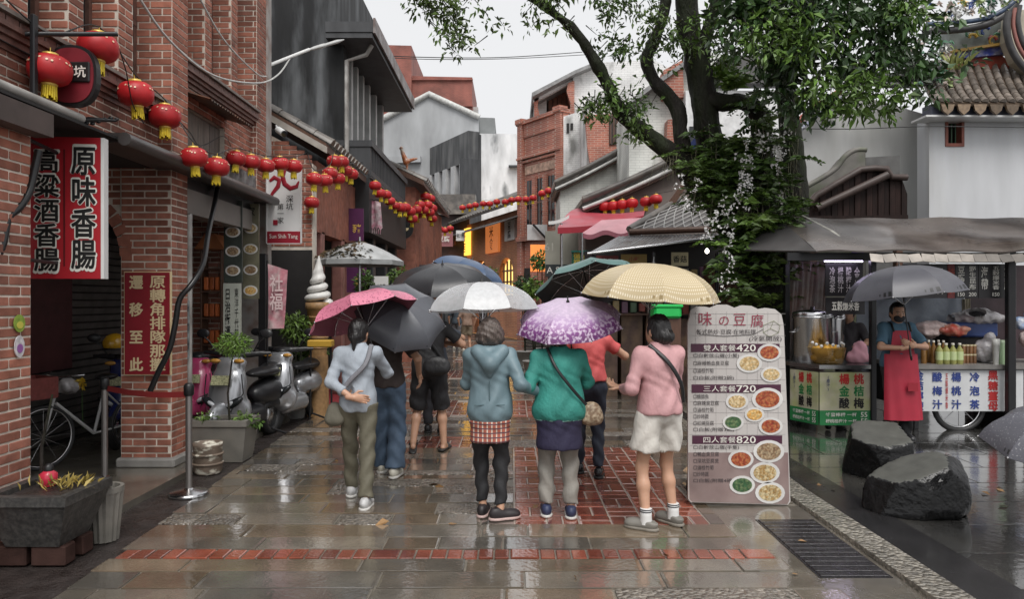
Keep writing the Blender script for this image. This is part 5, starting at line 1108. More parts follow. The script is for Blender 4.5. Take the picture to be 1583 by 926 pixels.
for u in (1256, 1388): MB().cbox((at(u, 0, 12.3).x, 12.3, 1.5), (.12, .12, 3.0), .01).build('post', wood_dark, lt)
# ================================================================ the juice stall
SY = 9.4
st = thing('drink_stall', 'roofed drink stall with dark counter frame and wet sheet roof', 'stall', (5.2, 9.8, 0))
wetroof = mat('wet_roof_sheet', (.13, .11, .1), .24, spec=.6, var=.5, scale=.8, rvar=.2, bump=.2, bscale=3, col2=(.035, .026, .023), mixs=1.3, dist=.02)
fa, fb, ra_, rb_ = at(1262, 388, 9.0), at(1640, 386, 9.0), at(1620, 338, 10.7), at(1203, 336, 10.7)
MB().sheet(lambda u, v: fa.lerp(fb, u).lerp(rb_.lerp(ra_, u), v) + V((0, 0, .012 * math.sin(u * 23) + .01 * math.sin(v * 9 + u * 7))), 30, 8, t=.02).build('roof', wetroof, st)
ga = at(1150, 386, 10.2)
MB().sheet(lambda u, v: ga.lerp(fa, u).lerp(rb_, v), 4, 4, t=.02).build('roof_hip', mat('dark_sheet'), st)
for k in range(2):
    q0, q1 = (rb_ + V((.15 + .2 * k, 0, .03)), fa + V((.5 + .12 * k, .25, .03)))
    MB().tube([q0, q0.lerp(q1, .5) + V((.06, 0, .0)), q1], [.02, .035, .03], 6, flat=.5).build('tied_sheet', mat('crumpled_sheet', (.42, .41, .36), .4, var=.4, scale=9), st)
for k in range(13):
    p = at(1355 + k * 20, 399, 8.95); MB().box(p + V((0, 0, .0)), (.155, .012, .12), Matrix.Rotation(-.55, 3, 'X') @ Matrix.Rotation(random.uniform(-.15, .15), 3, 'Y')).build('valance_strip', mat('valance_strip', (.28, .25, .22), .2, var=.3, scale=7, island=.6), st)
for (u, Y, nm) in ((1349, 9.3, 'post'), (1562, 9.2, 'post'), (1216, 10.2, 'post'), (1349, 10.6, 'post'), (1562, 10.6, 'post')):
    x = at(u, 0, Y).x; MB().cbox((x, Y, 1.17), (.1 if u == 1562 else .07, .08, 2.35), .008).build(nm, black_metal, st)
MB().bb(at(1216, 0, 9.3).x, at(1640, 0, 9.3).x, 9.27, 9.33, 2.2, 2.3).build('front_beam', black_metal, st)
tarpm = mat('grey_blue_tarp', (.3, .34, .4), .35, var=.25, scale=3, bump=.5, bscale=6, dist=.03)
for (u0, u1, v0, v1, Y, m) in ((1325, 1488, 455, 575, 10.55, tarpm), (1488, 1498, 462, 560, 10.5, mat('tan_strip', (.4, .36, .26), .5)), (1214, 1276, 404, 575, 10.4, mat('hazy_sheet', (.3, .29, .28), .25, var=.35, scale=3, col2=(.22, .14, .12), mixs=2))):
    a, b = at(u0, v0, Y), at(u1, v1, Y)
    MB().sheet(lambda u, v: (a.x + (b.x - a.x) * u, Y + .03 * math.sin(u * 17 + v * 3), a.z + (b.z - a.z) * v), 24, 8, t=.006).build('back_sheet', m, st)
MB().bb(at(1498, 0, 10.6).x, at(1640, 0, 10.6).x, 10.6, 10.7, .0, 2.2).build('back_panel', mat('dark_plum', (.045, .025, .03), .5, var=.3), st)
# lamp tubes
for (u0, u1, v, lab) in ((1275, 1333, 403, 'lit violet-white tube lamp under stall roof'), (1318, 1336, 393.5, 'short lit tube lamp tucked behind the longer tube')):
    a, b = at(u0, v, 9.5 if v > 400 else 9.9), at(u1, v, 9.5 if v > 400 else 9.9); l = thing('tube_lamp', lab, 'lamp', a)
    MB().tube([a, b], .016, 8).build('tube', mat('tube_glow', (1, 1, 1), .4, emit=(.8, .7, 1), estr=9), l); MB().box(a.lerp(b, .5) + V((0, .01, .035)), ((b - a).length, .04, .03)).build('housing', mat('housing_violet', (.1, .06, .2), .5), l)
# black menu boards
blk = mat('menu_black', (.014, .012, .014), .35, var=.2)
t, a, b = board('menu_board', 'black hanging drinks menu with rows of white characters under tube lamp', 'menu', 1276, 1334, 407, 458, 9.6, blk, .02); W_ = b.x - a.x
for i, s_ in enumerate(('冷泡茶', '楊桃汁', '酸梅汁', '金桔')): vtext(s_, V((a.x + W_ * (.18 + .22 * i), 9.598, (a.z + b.z) / 2)), X1, U1, .34, mat('letter_dim', (.55, .52, .5), .5), t, w=.075)
t, a, b = board('menu_board', 'black sign with bold white characters tilted below the drinks menu', 'menu', 1277, 1337, 460, 486, 9.55, blk, .02)
text('五穀爆米香', a.lerp(b, .5), X1, U1, .12, white_l, t, w=.36, bold=0, thick=.02)
for i, (u0, u1, lab, cols_, red) in enumerate(((1396, 1464, 'long black sign with white characters behind the grey umbrella', ('梅子', '金桔檸檬', '楊桃'), False), (1465, 1476, 'narrow dark red sign beside the black price boards', ('特價',), True), (1477, 1512, 'black price sign for fermented tofu and kelp', ('豆腐乳', '野生昆布'), False), (1513, 1566, 'black price sign for puffed rice at the right post', ('海帶', '五穀爆米香', '紫菜脆'), False))):
    t, a, b = board('price_board', lab, 'sign', u0, u1, 408, 461, 9.35, mat('board_red', (.16, .02, .02), .4) if red else blk, .02); n = len(cols_); W_ = b.x - a.x
    for k, s_ in enumerate(cols_): vtext(s_, V((a.x + W_ * (k + .5) / n, 9.348, (a.z + b.z) / 2 + (.04 if i > 1 else 0))), X1, U1, .30 if i > 1 else .34, white_l if not red else mat('letter_red'), t, w=.09)
    if i == 2: text('150', V((a.x + W_ * .25, 9.348, b.z + .05)), X1, U1, .05, white_l, t); text('200', V((a.x + W_ * .75, 9.348, b.z + .05)), X1, U1, .05, white_l, t)
    if i == 3: text('150', V((a.x + W_ * .5, 9.348, b.z + .05)), X1, U1, .05, white_l, t)
# counters
ct = thing('drink_counter', 'angled drinks counter with fruit banner and green price strip', 'counter', at(1285, 660, 9.4))
q = [at(1222, 572, 9.75), at(1266, 572, 9.3), at(1346, 572, 9.3)]; zt = .86
for i in (0, 1):
    p0, p1 = V((q[i].x, q[i].y, 0)), V((q[i + 1].x, q[i + 1].y, 0)); d = (p1 - p0).normalized(); n = V((d.y, -d.x, 0)); L_ = (p1 - p0).length; Rq = Matrix((d, -n, V((0, 0, 1)))).transposed(); mid = p0.lerp(p1, .5)
    MB().box(mid - n * .02 + V((0, 0, .44)), (L_, .04, .66), Rq).build('front_panel', black_paint, ct)
    MB().box(mid + n * .006 + V((0, 0, .52)), (L_ - .012, .01, .49), Rq).build('fruit_banner', mat('banner_cream', (.5, .47, .36), .45, var=.3, scale=4, col2=(.42, .44, .2), mixs=3.5), ct)
    MB().box(mid + n * .008 + V((0, 0, .18)), (L_ - .01, .01, .19), Rq).build('price_strip', mat('strip_green', (.02, .2, .06), .4, var=.15), ct)
    for j, (s_, mm) in enumerate((('楊金酸', 0), ('桃桔梅', 1))):
        for k, ch in enumerate(s_):
            text(ch, mid + n * .012 + d * (L_ * (-.02 + .28 * j - (.06 if i == 0 else 0))) + V((0, 0, .68 - .155 * k)), d, U1, .13, (mat('letter_scarlet', (.5, .03, .03), .4), mat('letter_green', (.02, .2, .06), .4), black_l)[k], ct, w=.125 if i else .085, bold=0, thick=.03)
    vtext('(原汁)', mid + n * .012 - d * (L_ * .33) + V((0, 0, .62)), d, U1, .2, mat('letter_navy', (.03, .05, .15), .4), ct, w=.045)
    text('蜂蜜檸檬 一杯', mid + n * .014 - d * (L_ * .08) + V((0, 0, .222)), d, U1, .05, white_l, ct, w=L_ * .6); text('楊桃桔梅汁 一杯', mid + n * .014 - d * (L_ * .08) + V((0, 0, .14)), d, U1, .05, white_l, ct, w=L_ * .6)
    for z in (.222, .14): text('55', mid + n * .014 + d * (L_ * .36) + V((0, 0, z)), d, U1, .065, white_l, ct, w=.085 if i else .06)
MB().prism([(q[0].x - .02, q[0].y - .02), (q[1].x - .01, q[1].y - .03), (q[2].x, q[2].y - .03), (q[2].x, 10.2), (q[0].x - .02, 10.2)], (0, 0, zt - .05), Matrix.Identity(3), .05).build('worktop', mat('dull_steel', (.32, .32, .32), .25, metal=.9, var=.2), ct)
for u, Y in ((1235, 9.75), (1280, 9.45), (1340, 9.45)):
    x = at(u, 0, Y).x; MB().lathe([(.03, -.025), (.055, -.02), (.055, .02), (.03, .025)], 12, (x, Y, .058), Matrix.Rotation(math.pi / 2, 3, 'Y')).build('caster', black_metal, ct); MB().cyl((x, Y, .06), (x, Y, .14), .012).build('caster_fork', steel_m, ct)
cart = thing('drink_cart', 'wheeled wooden cart with white board of blue and red characters', 'cart', at(1495, 665, 9.4))
xa, xb = at(1408, 0, 9.35).x, at(1580, 0, 9.35).x
MB().bb(xa, xb, 9.5, 10.3, .3, .8).build('body', dark_m, cart); MB().bb(xb - .02, at(1660, 0, 9.35).x, 9.5, 10.3, 0, .8).build('side_cabinet', dark_m, cart); MB().bb(xa - .03, at(1662, 0, 9.35).x, 9.28, 10.3, .805, .86).build('worktop', mat('grey_worktop', (.2, .19, .18), .35, var=.3), cart)
MB().bb(xa + .02, xb, 9.325, 9.348, .26, .79).build('sign_board', mat('cart_white', (.62, .63, .64), .4, var=.08), cart)
navy = mat('letter_blue', (.025, .05, .22), .4); scar = mat('letter_crimson', (.4, .03, .03), .4)
Wd = xb - xa
for s_, fx, mm, ww in (('金桔檸檬', .065, navy, .1), ('酸梅汁', .225, navy, .12), ('楊桃汁', .395, navy, .12), ('冷泡茶', .56, navy, .12), ('黑糖薑母', .725, scar, .12), ('桂圓紅棗', .885, scar, .12)):
    n = len(s_)
    for k, ch in enumerate(s_): text(ch, V((xa + Wd * fx, 9.32, .79 - .53 * (k + .5) / n)), X1, U1, .115, mm, cart, w=ww, bold=0, thick=.028)
vtext('五穀爆米香', V((xa + Wd * .31, 9.32, .52)), X1, U1, .45, scar, cart, w=.035)
for wx in (at(1482, 0, 9.42).x,):
    wl_ = MB().tube([(wx + .32 * math.cos(k * math.pi / 14), 9.42, .32 + .32 * math.sin(k * math.pi / 14)) for k in range(28)], .035, 8, closed=True).build('wheel', mat('tyre_black', (.02, .02, .021), .5), cart)
    MB().tube([(wx + .28 * math.cos(k * math.pi / 14), 9.42, .32 + .28 * math.sin(k * math.pi / 14)) for k in range(28)], .012, 6, closed=True).build('rim', steel_m, wl_)
    for k in range(8): MB().tube([(wx, 9.42, .32), (wx + .28 * math.cos(k * math.pi / 4), 9.42, .32 + .28 * math.sin(k * math.pi / 4))], .005, 5).build('spoke', steel_m, wl_)
for u in (1415, 1572): MB().cbox((at(u, 0, 9.5).x, 9.5, .15), (.06, .06, .3), .005).build('leg', black_metal, cart)
# things on the counters
pt = thing('steel_pot', 'tall shiny steel pot with lid on the drinks counter', 'pot', at(1256, 572, 9.85)); pc = (at(1256, 0, 9.85).x, 9.85, zt)
MB().lathe([(.24, 0), (.25, .02), (.25, .58), (.262, .59), (.262, .61), (.25, .62)], 28, pc).build('body', steel_m, pt); MB().lathe([(.258, .62), (.258, .66), (.24, .68), (.03, .705), (.03, .74), (.0, .745)], 28, pc).build('lid', steel_m, pt)
for sx in (-1, 1): MB().tube([(pc[0] + sx * .25, 9.8, zt + .4), (pc[0] + sx * .31, 9.78, zt + .4), (pc[0] + sx * .31, 9.9, zt + .4), (pc[0] + sx * .25, 9.9, zt + .4)], .01, 6).build('handle', steel_m, pt)
p2_ = thing('steel_pot', 'smaller steel pot partly behind the tall lidded pot', 'pot', at(1288, 572, 10.0)); MB().lathe([(.17, 0), (.18, .02), (.18, .56), (.19, .6), (.17, .6), (.165, .55)], 24, (at(1285, 0, 10.1).x, 10.1, zt)).build('body', steel_m, p2_); MB().lathe([(.185, .602), (.18, .64), (.02, .67), (.0, .7)], 24, (at(1285, 0, 10.1).x, 10.1, zt)).build('lid', steel_m, p2_)
bw = thing('fruit_bowl', 'clear bowl of golden pickled fruit on the drinks counter', 'bowl', at(1278, 570, 9.5)); bc = (at(1278, 0, 9.5).x, 9.5, zt)
MB().lathe([(.16, 0), (.2, .02), (.235, .2), (.24, .21)], 24, bc).build('bowl', mat('amber_plastic', (.55, .33, .08), .15, var=.2, alpha=.55), bw)
for k in range(26): a = random.uniform(0, 6.28); r = random.uniform(0, .17); MB().ell((bc[0] + r * math.cos(a), bc[1] + r * math.sin(a), zt + random.uniform(.06, .22)), (.05, .05, .045), 10, 6).build('fruit', mat('fruit_gold', (.6, .33, .04), .25, island=.35, var=.2), bw)
for k in range(9): a = -.2 - k * .35; MB().ell((bc[0] + .2 * math.cos(a), bc[1] + .2 * math.sin(a), zt + .235 + .02 * (k % 3)), (.022, .022, .022), 8, 6).build('stopper', white_paint, bw)
cl = thing('pink_cloth', 'pink towel draped over the counter edge beside the post', 'towel', at(1325, 565, 9.6))
s_ = SDF((-.2, -.15, -.02), (.22, .15, .34), .014); s_.ell((0, 0, .06), (.15, .1, .1), .06).ell((.04, 0, .17), (.1, .07, .12), .06).wob(lambda X, Y, Z: .012 * np.sin(X * 50 + Z * 25) * np.sin(Y * 40)).cut((0, 0, -1), (0, 0, 0))
o = s_.into(MB()).build('cloth', mat('towel_pink', (.62, .32, .38), .8, var=.1, bump=.3, bscale=90), cl); o.matrix_parent_inverse = Matrix.Identity(4); cl.location = (at(1325, 0, 9.6).x, 9.6, zt)
def bottle(x, y, z, h, r, m, cap, lab, grp, label_m=None):
    t = thing('bottle', lab, 'bottle', (x, y, z), grp)
    MB().lathe([(r * .9, 0), (r, .01), (r, h * .68), (r * .4, h * .84), (r * .38, h * .92)], 12, (x, y, z)).build('glass', m, t); MB().lathe([(r * .46, h * .92), (r * .46, h), (r * .3, h + .003)], 10, (x, y, z)).build('cap', cap, t)
    if label_m: MB().lathe([(r * 1.03, h * .2), (r * 1.03, h * .6)], 12, (x, y, z)).build('paper_label', label_m, t)
amber = mat('amber_bottle', (.22, .11, .03), .12, var=.2); pale_cap = mat('cap_pale', (.6, .58, .5), .4)
for k in range(5): bottle(at(1428 + k * 7.6, 0, 9.5 + .12 * (k % 2)).x, 9.5 + .12 * (k % 2), .86, .3, .035, amber, pale_cap, 'slim amber bottle with pale cap in the cluster beside vendor', 'amber bottles on the cart')
for k, od in enumerate(('first', 'second', 'third', 'fourth')): bottle(at(1452 + k * 10.5, 0, 9.42).x, 9.42, .86, .27, .043, mat('jar_green', (.3, .3, .1), .15, var=.2), pale_cap, '%s pale green labelled bottle counted from the vendor on the cart' % od, 'green labelled bottles', mat('label_lime', (.5, .58, .3), .5))
for k in range(8): 
    x = at(1486 + (k % 4) * 5.6, 0, 9.6).x; z = .86 + .125 * (k // 4); j = thing('snack_jar', 'small brown snack jar in the stacked block on the cart', 'jar', (x, 9.55, z), 'snack jars stacked on the cart'); MB().lathe([(.022, 0), (.024, .09), (.02, .1)], 10, (x, 9.55, z)).build('jar', mat('jar_brown', (.2, .1, .045), .2, island=.3), j); MB().lathe([(.025, .1), (.025, .12), (0, .121)], 10, (x, 9.55, z)).build('lid', mat('lid_cream', (.5, .42, .26), .4), j)
cr_ = thing('blue_crate', 'dark blue plastic crate piled with wrapped goods on the cart', 'crate', at(1502, 520, 9.8)); ca_, cb_ = at(1468, 502, 9.8), at(1540, 522, 9.8)
MB().bb(ca_.x, cb_.x, 9.8, 10.2, .86, ca_.z - .02).build('base_box', dark_m, cr_); MB().cbox(((ca_.x + cb_.x) / 2, 9.95, (ca_.z + cb_.z) / 2 + .02), (cb_.x - ca_.x, .4, .2), .02).build('tray', mat('crate_blue', (.02, .045, .16), .35, var=.3), cr_)
def bagobj(label, u, v, Y, r, m, seed):
    rs_ = np.random.RandomState(seed); c = at(u, v, Y); t = thing('plastic_bag', label, 'bag', c)
    s_ = SDF((-r[0] - .05, -r[1] - .05, -r[2] - .05), (r[0] + .05, r[1] + .05, r[2] + .08), .018); s_.ell((0, 0, 0), r, .02); 
    for _ in range(7): s_.ell(rs_.randn(3) * np.array(r) * .5, np.array(r) * rs_.uniform(.35, .6), .03)
    ph = rs_.rand(3) * 6; s_.wob(lambda X, Y, Z: .01 * np.sin(X * 55 + ph[0] + Z * 20) * np.cos(Y * 45 + ph[1] + X * 13))
    o = s_.into(MB()).build('bag', m, t); o.matrix_parent_inverse = Matrix.Identity(4); t.location = c
cbag = mat('clear_bag', (.4, .38, .38), .15, var=.4, scale=12, col2=(.55, .53, .55), mixs=9, bump=.6, bscale=25, dist=.02); rbag = mat('red_bag', (.4, .06, .04), .25, var=.4, scale=9, col2=(.5, .25, .18), mixs=8, bump=.5, bscale=25); wbag = mat('pinkish_bag', (.42, .3, .28), .2, var=.4, scale=12, col2=(.6, .5, .48), mixs=9, bump=.6, bscale=25, dist=.02)
bagobj('clear plastic bag of white goods heaped on the blue crate', 1510, 490, 9.85, (.28, .18, .11), cbag, 1); bagobj('pinkish bag of packed sweets above the amber bottles', 1440, 507, 9.8, (.22, .16, .1), wbag, 2); bagobj('red and clear snack bag above the labelled bottles', 1470, 510, 9.7, (.16, .12, .08), rbag, 3); bagobj('round clear bag on the cart between jars and green bottle', 1523, 542, 9.6, (.15, .13, .16), cbag, 4); bagobj('bundle of wrapped goods beyond the right stall post', 1600, 525, 9.6, (.2, .15, .15), wbag, 5); bagobj('blue and white bag beside the right stall post', 1578, 500, 9.8, (.1, .1, .09), mat('bag_blue', (.2, .3, .5), .3, col2=(.6, .62, .65), mixs=9), 6)
bt = thing('green_flask', 'pale green flask standing by the right stall post', 'flask', at(1548, 565, 9.4)); MB().lathe([(.05, 0), (.052, .01), (.052, .24), (.045, .26), (.045, .3), (0, .305)], 16, (at(1547, 0, 9.42).x, 9.42, .86)).build('body', mat('flask_green', (.3, .42, .25), .35), bt); MB().lathe([(.047, .27), (.047, .31), (0, .315)], 16, (at(1547, 0, 9.42).x, 9.42, .86)).build('cap', mat('flask_cap', (.35, .45, .3), .4), bt)
cup = thing('clear_cup', 'tall pale cup beside the green flask', 'cup', (at(1559, 0, 9.35).x, 9.35, .86)); MB().lathe([(.03, 0), (.042, .24), (.046, .25), (.046, .33), (0, .335)], 14, (at(1560, 0, 9.1).x, 9.35, .86)).build('body', mat('cup_pale', (.55, .55, .52), .3, var=.2), cup)
# ================================================================ menu board on the pavement
mbd = thing('menu_stand', 'tall white tofu menu board with cloud-shaped top standing on pavement', 'menu board', gp(1142, 780)); MY = 5.98
pm = mat('menu_paper', (.56, .53, .51), .35, var=.05, scale=2)
def mp(u, v): p = at(u, v, MY); return (p.x, p.z)
top = [(1063, 500)] + [(1066 + 0, 490), (1068, 480), (1078, 474), (1090, 474), (1098, 476), (1110, 471), (1124, 471), (1136, 476), (1148, 472), (1162, 473), (1172, 478), (1184, 476), (1198, 478), (1208, 486), (1211, 500), (1212, 510), (1222, 776), (1218, 781), (1068, 777), (1064, 772)]
MB().prism([mp(u, v) for u, v in top], (0, MY + .03, 0), frame(X1, U1), .03).build('panel', pm, mbd)
low = [(1064, 700), (1066, 772), (1070, 776), (1217, 780), (1220, 774), (1218, 700)]
MB().prism([mp(u, v) for u, v in low], (0, MY - .0005, 0), frame(X1, U1), .002).build('brown_foot', mat('menu_brown', (.33, .26, .245), .35, var=.3, scale=2.5, col2=(.2, .13, .125), mixs=1.6), mbd)
gl = MB()
for k in range(9): x = mp(1075 + k * 16, 0)[0]; gl.bb(x - .001, x + .001, MY - .002, MY - .001, mp(0, 700)[1], mp(0, 482)[1])
for k in range(13): z = mp(0, 485 + k * 17)[1]; gl.bb(mp(1066, 0)[0], mp(1214, 0)[0], MY - .0021, MY - .0011, z - .001, z + .001)
gl.build('grid_print', mat('grid_grey', (.42, .4, .39), .5), mbd)
plum = mat('menu_plum', (.075, .02, .045), .4); ink = mat('menu_ink', (.05, .04, .045), .5); mr = mat('menu_red', (.28, .03, .06), .4)
def mt(s_, u, v, h, m=ink, w=None, bold=.0): p = at(u, v, MY); return text(s_, V((p.x, MY - .003, p.z)), X1, U1, h * MY / F_PX, m, mbd, w=None if w is None else w * MY / F_PX, bold=bold)
mt('味', 1090, 493, 21, mr, None, .0); mt('の', 1119, 496, 14, mr); mt('豆', 1143, 494, 18, mr); mt('腐', 1170, 496, 20, mr)
mt('各式熱炒·豆腐·在地料理', 1122, 513, 8, ink, 92); mt('(冷氣開放)', 1183, 524, 9, ink, 50)
MB().tube([at(1078, 510, MY - .004), at(1082, 517, MY - .004), at(1120, 520, MY - .004), at(1165, 517, MY - .004), at(1180, 509, MY - .004)], .002, 4).build('underline', ink, mbd)
for k, (v, head, num, rows) in enumerate(((538, '雙人套餐', '420', ('白斬放山雞(小隻)', '麻辣鴨血臭豆腐', '滷桂竹筍', '白飯(附贈2碗)')), (601, '三人套餐', '720', ('糖醋魚', '麻辣臭豆腐', '滷桂竹筍', '炒時蔬', '紅燒豆腐', '白飯(附贈3碗)')), (680, '四人套餐', '820', ('白斬放山雞(半隻)', '鴨血臭豆腐', '深坑豆腐煲', '滷桂竹筍', '炒時蔬', '白飯(附贈4碗)')))):
    p0, p1 = at(1068 + k, v - 6.5, MY), at(1205 + 2 * k, v + 6.5, MY); MB().bb(p0.x, p1.x, MY - .003, MY - .001, p1.z, p0.z).build('heading_bar', plum, mbd)
    mt(head, 1112, v, 9.5, white_l, 50).location.y -= .002; mt(num, 1153, v, 11, white_l, 30, .01).location.y -= .002
    for j, r_ in enumerate(rows): mt('□' + r_, 1072 + 3.9 * len(r_), v + 12 + j * (11.5 if k == 0 else 10.3), 7.2, ink, 7.8 * len(r_))
Rm = frame(X1, U1)
for (u, v, r, fd) in ((1189, 545, 17, f_red), (1158, 562, 18, f_tan), (1192, 579, 15, f_tan), (1186, 617, 22, f_red), (1139, 621, 16, f_tan), (1166, 641, 14, f_gold), (1133, 653, 15, f_green), (1191, 659, 17, f_red), (1188, 698, 22, f_brown), (1145, 710, 18, f_red), (1182, 731, 21, f_soup), (1147, 750, 18, f_green), (1190, 762, 21, f_soup)):
    dish(at(u, v, MY) - V((0, .004, 0)), r * MY / F_PX, fd, mbd, Rm)
cubep = [(1180, 503), (1196, 496), (1206, 503), (1204, 514), (1190, 521), (1180, 514)]
for i in range(6): MB().tube([at(*cubep[i], MY - .004), at(*cubep[(i + 1) % 6], MY - .004)], .0018, 4).build('tofu_outline', mat('outline_green', (.3, .32, .2), .5), mbd)
for i in (1, 3, 5): MB().tube([at(1191, 508, MY - .004), at(*cubep[i], MY - .004)], .0018, 4).build('tofu_outline', mat('outline_green'), mbd)
for u in (1085, 1200): MB().tube([at(u, 520, MY + .04), V((at(u, 520, MY).x, MY + .5, .01))], .012, 6).build('back_leg', black_metal, mbd)
# ================================================================ boulders
rock_m = mat('wet_rock', (.009, .009, .0095), .3, spec=.35, var=.4, scale=6, bump=.8, bscale=12, rvar=.15, dist=.03)
rock_flat = mat('rock_toplit_face', (.085, .085, .075), .4, var=.25, scale=9, bump=.3)  # lighter colour paints the light that falls on the top facet
def rock(label, loc, r, top_n, seed, h=.022):
    rs_ = np.random.RandomState(seed); t = thing('boulder', label, 'boulder', loc)
    s_ = SDF((-r[0] - .1, -r[1] - .1, -.05), (r[0] + .1, r[1] + .1, r[2] + .12), h); s_.ell((0, 0, r[2] * .42), (r[0], r[1], r[2] * .62), .05)
    for _ in range(6): q = rs_.randn(3) * .3; s_.ell((q[0] * r[0] * 1.6, q[1] * r[1], r[2] * .4 + q[2] * .2), (r[0] * .6, r[1] * .6, r[2] * .5), .08)
    ph = rs_.rand(6) * 6; s_.wob(lambda X, Y, Z: .012 * np.sin(X * 14 + ph[0] + Z * 9) * np.sin(Y * 12 + ph[1]) + .006 * np.sin(X * 37 + ph[2]) * np.sin(Z * 33 + ph[3] + Y * 21))
    s_.cut((0, 0, -1), (0, 0, -.01))
    for _ in range(14):
        q = rs_.randn(3); q[2] = abs(q[2]) * .4; q /= np.linalg.norm(q); s_.cut(tuple(q), tuple(np.array([0, 0, r[2] * .35]) + q * np.array(r) * rs_.uniform(.74, .95)))
    for n_, d_ in top_n: s_.cut(n_, d_)
    mb = s_.into(MB()); 
    o = mb.build('stone', [rock_m, rock_flat], t); o.matrix_parent_inverse = Matrix.Identity(4)
    me = o.data
    for p in me.polygons:
        c = V(p.center)
        for n_, d_ in top_n[:1]:
            if abs((c - V(d_)).dot(V(n_))) < .012 and p.normal.dot(V(n_)) > .9: p.material_index = 1
    return t
nA = V((-.38, -.1, .92)).normalized(); 
rock('large black boulder with a flat slanted top, nearest the kerb corner', (at(1432, 0, 5.75).x, 5.8, 0), (.40, .3, .46), [(tuple(nA), (-.12, 0, .345)), (tuple(V((-.75, -.55, .25)).normalized()), (-.27, -.2, .26)), (tuple(V((.1, -1, .1)).normalized()), (0, -.25, .3))], 3)
nB = V((-.1, -.25, .96)).normalized()
rock('rough black boulder with flat top behind the larger one', (at(1368, 0, 6.85).x, 7.0, 0), (.33, .38, .56), [(tuple(nB), (0, 0, .43)), (tuple(V((-.9, -.4, -.25)).normalized()), (-.24, -.1, .25))], 8)
# ================================================================ lanterns and wires
lan_m = mat('lantern_red', (.44, .014, .018), .46, var=.2, scale=14, island=.1)
gold_m = mat('gold_paint', (.75, .52, .12), .35, metal=.3)
def lantern_meshes():
    b = MB(); n = 24; prof = [(.05, .105), (.09, .098), (.12, .078), (.138, .045), (.145, 0), (.138, -.045), (.12, -.078), (.09, -.098), (.05, -.105)]; vs = []
    for (r, z) in prof:
        for k in range(n): a = 2 * math.pi * k / n; q = r * (1 + (.012 if k % 2 else -.016)); vs.append((q * math.cos(a), q * math.sin(a), z))
    b.add(vs, [(i * n + k, (i + 1) * n + k, (i + 1) * n + (k + 1) % n, i * n + (k + 1) % n) for i in range(len(prof) - 1) for k in range(n)], 0, True)
    cap = MB().lathe([(.052, .1), (.056, .108), (.052, .125), (.02, .128)], 14); cap.lathe([(.02, -.128), (.05, -.122), (.054, -.108), (.05, -.1)], 14); cap.tube([(0, 0, .128), (0, 0, .17)], .004, 5)
    tas = MB()
    for k in range(18): a = k * 2 * math.pi / 18; tas.tube([(.04 * math.cos(a), .04 * math.sin(a), -.122), (.044 * math.cos(a), .044 * math.sin(a), -.2 - .012 * (k % 3))], .008, 4)
    dots = MB()
    for k in range(26):
        a, t = k * 2.4, .25 + .5 * ((k * 7) % 10) / 10; r = .148 * math.cos(t); c = V((r * math.cos(a), r * math.sin(a), .107 * math.sin(t) / .72 * .72 + .004)); n_ = V((math.cos(a) * math.cos(t), math.sin(a) * math.cos(t), math.sin(t) * 1.3)).normalized()
        R_ = n_.to_track_quat('Z', 'Y').to_matrix(); dots.prism([(.009 * math.cos(j), .009 * math.sin(j)) for j in range(6)], c * 1.0 - n_ * .002, R_, .004)
    return b.mesh('lantern_body', lan_m), cap.mesh('lantern_cap', gold_m), tas.mesh('lantern_tassel', yellow_m), dots.mesh('lantern_print', mat('dot_cream', (.8, .6, .4), .4))
LM = lantern_meshes()
ORD = ['first', 'second', 'third', 'fourth', 'fifth', 'sixth', 'seventh', 'eighth', 'ninth', 'tenth', 'eleventh', 'twelfth', 'thirteenth', 'fourteenth', 'fifteenth', 'sixteenth', 'seventeenth', 'eighteenth', 'nineteenth', 'twentieth']
def lantern(u, v, Y, label, grp, s=1.):
    p = at(u, v, Y); t = thing('red_lantern', label, 'lantern', p, grp)
    for nm, me in zip(('body', 'cap', 'tassel', 'print'), LM):
        if nm == 'print' and Y > 12: continue
        o = bpy.data.objects.new(nm, me); COL.objects.link(o); o.parent = t
    t.scale = (s, s, s * .96); t.rotation_euler = (random.uniform(-.08, .08), random.uniform(-.08, .08), random.uniform(0, 6)); return p + V((0, 0, .16 * s))
def run(name, grp, pts, fmt, s=1.):
    tops = [lantern(u, v, Y, fmt % ORD[min(i, 19)], grp, s * (.78 if 8.4 < Y < 12 or 13 < Y < 16 and u < 620 else .86 if 6.84 < Y < 7.4 and u > 290 else 1.)) for i, (u, v, Y) in enumerate(pts)]; return tops
wire_m = mat('black_wire', (.02, .02, .02), .5)
def wire(label, pts, r=.006, m=None, name='wire'):
    o = MB().tube(spline([V(p) for p in pts], 6), r, 5, caps=False).build(name, m or wire_m); return tag(o, label, 'wire')
tp1 = run('l', 'lanterns on the near house', [(77, 108, 5.15), (152, 73, 5.5), (210, 145, 6.2), (255, 180, 6.85), (300, 243, 6.85), (335, 258, 7.3), (365, 245, 8.5), (388, 250, 8.75), (411, 256, 9.05), (433, 253, 9.3), (454, 257, 9.5)], '%s red lantern from the left edge on the near brick house')
tp2 = run('l', 'lanterns on the tiled shop', [(486, 277, 9.6), (502, 279, 10.05), (510, 268, 10.3), (522, 276, 10.7), (517, 249, 10.55), (528, 250, 10.9), (534, 264, 11.15), (543, 269, 11.5)], '%s lantern, counted rightwards, in cluster beside concrete balcony')
run('l', 'lanterns under the tiled shop', [(482, 313, 10.85)], '%s and only dull lantern hanging low on the brick gable')
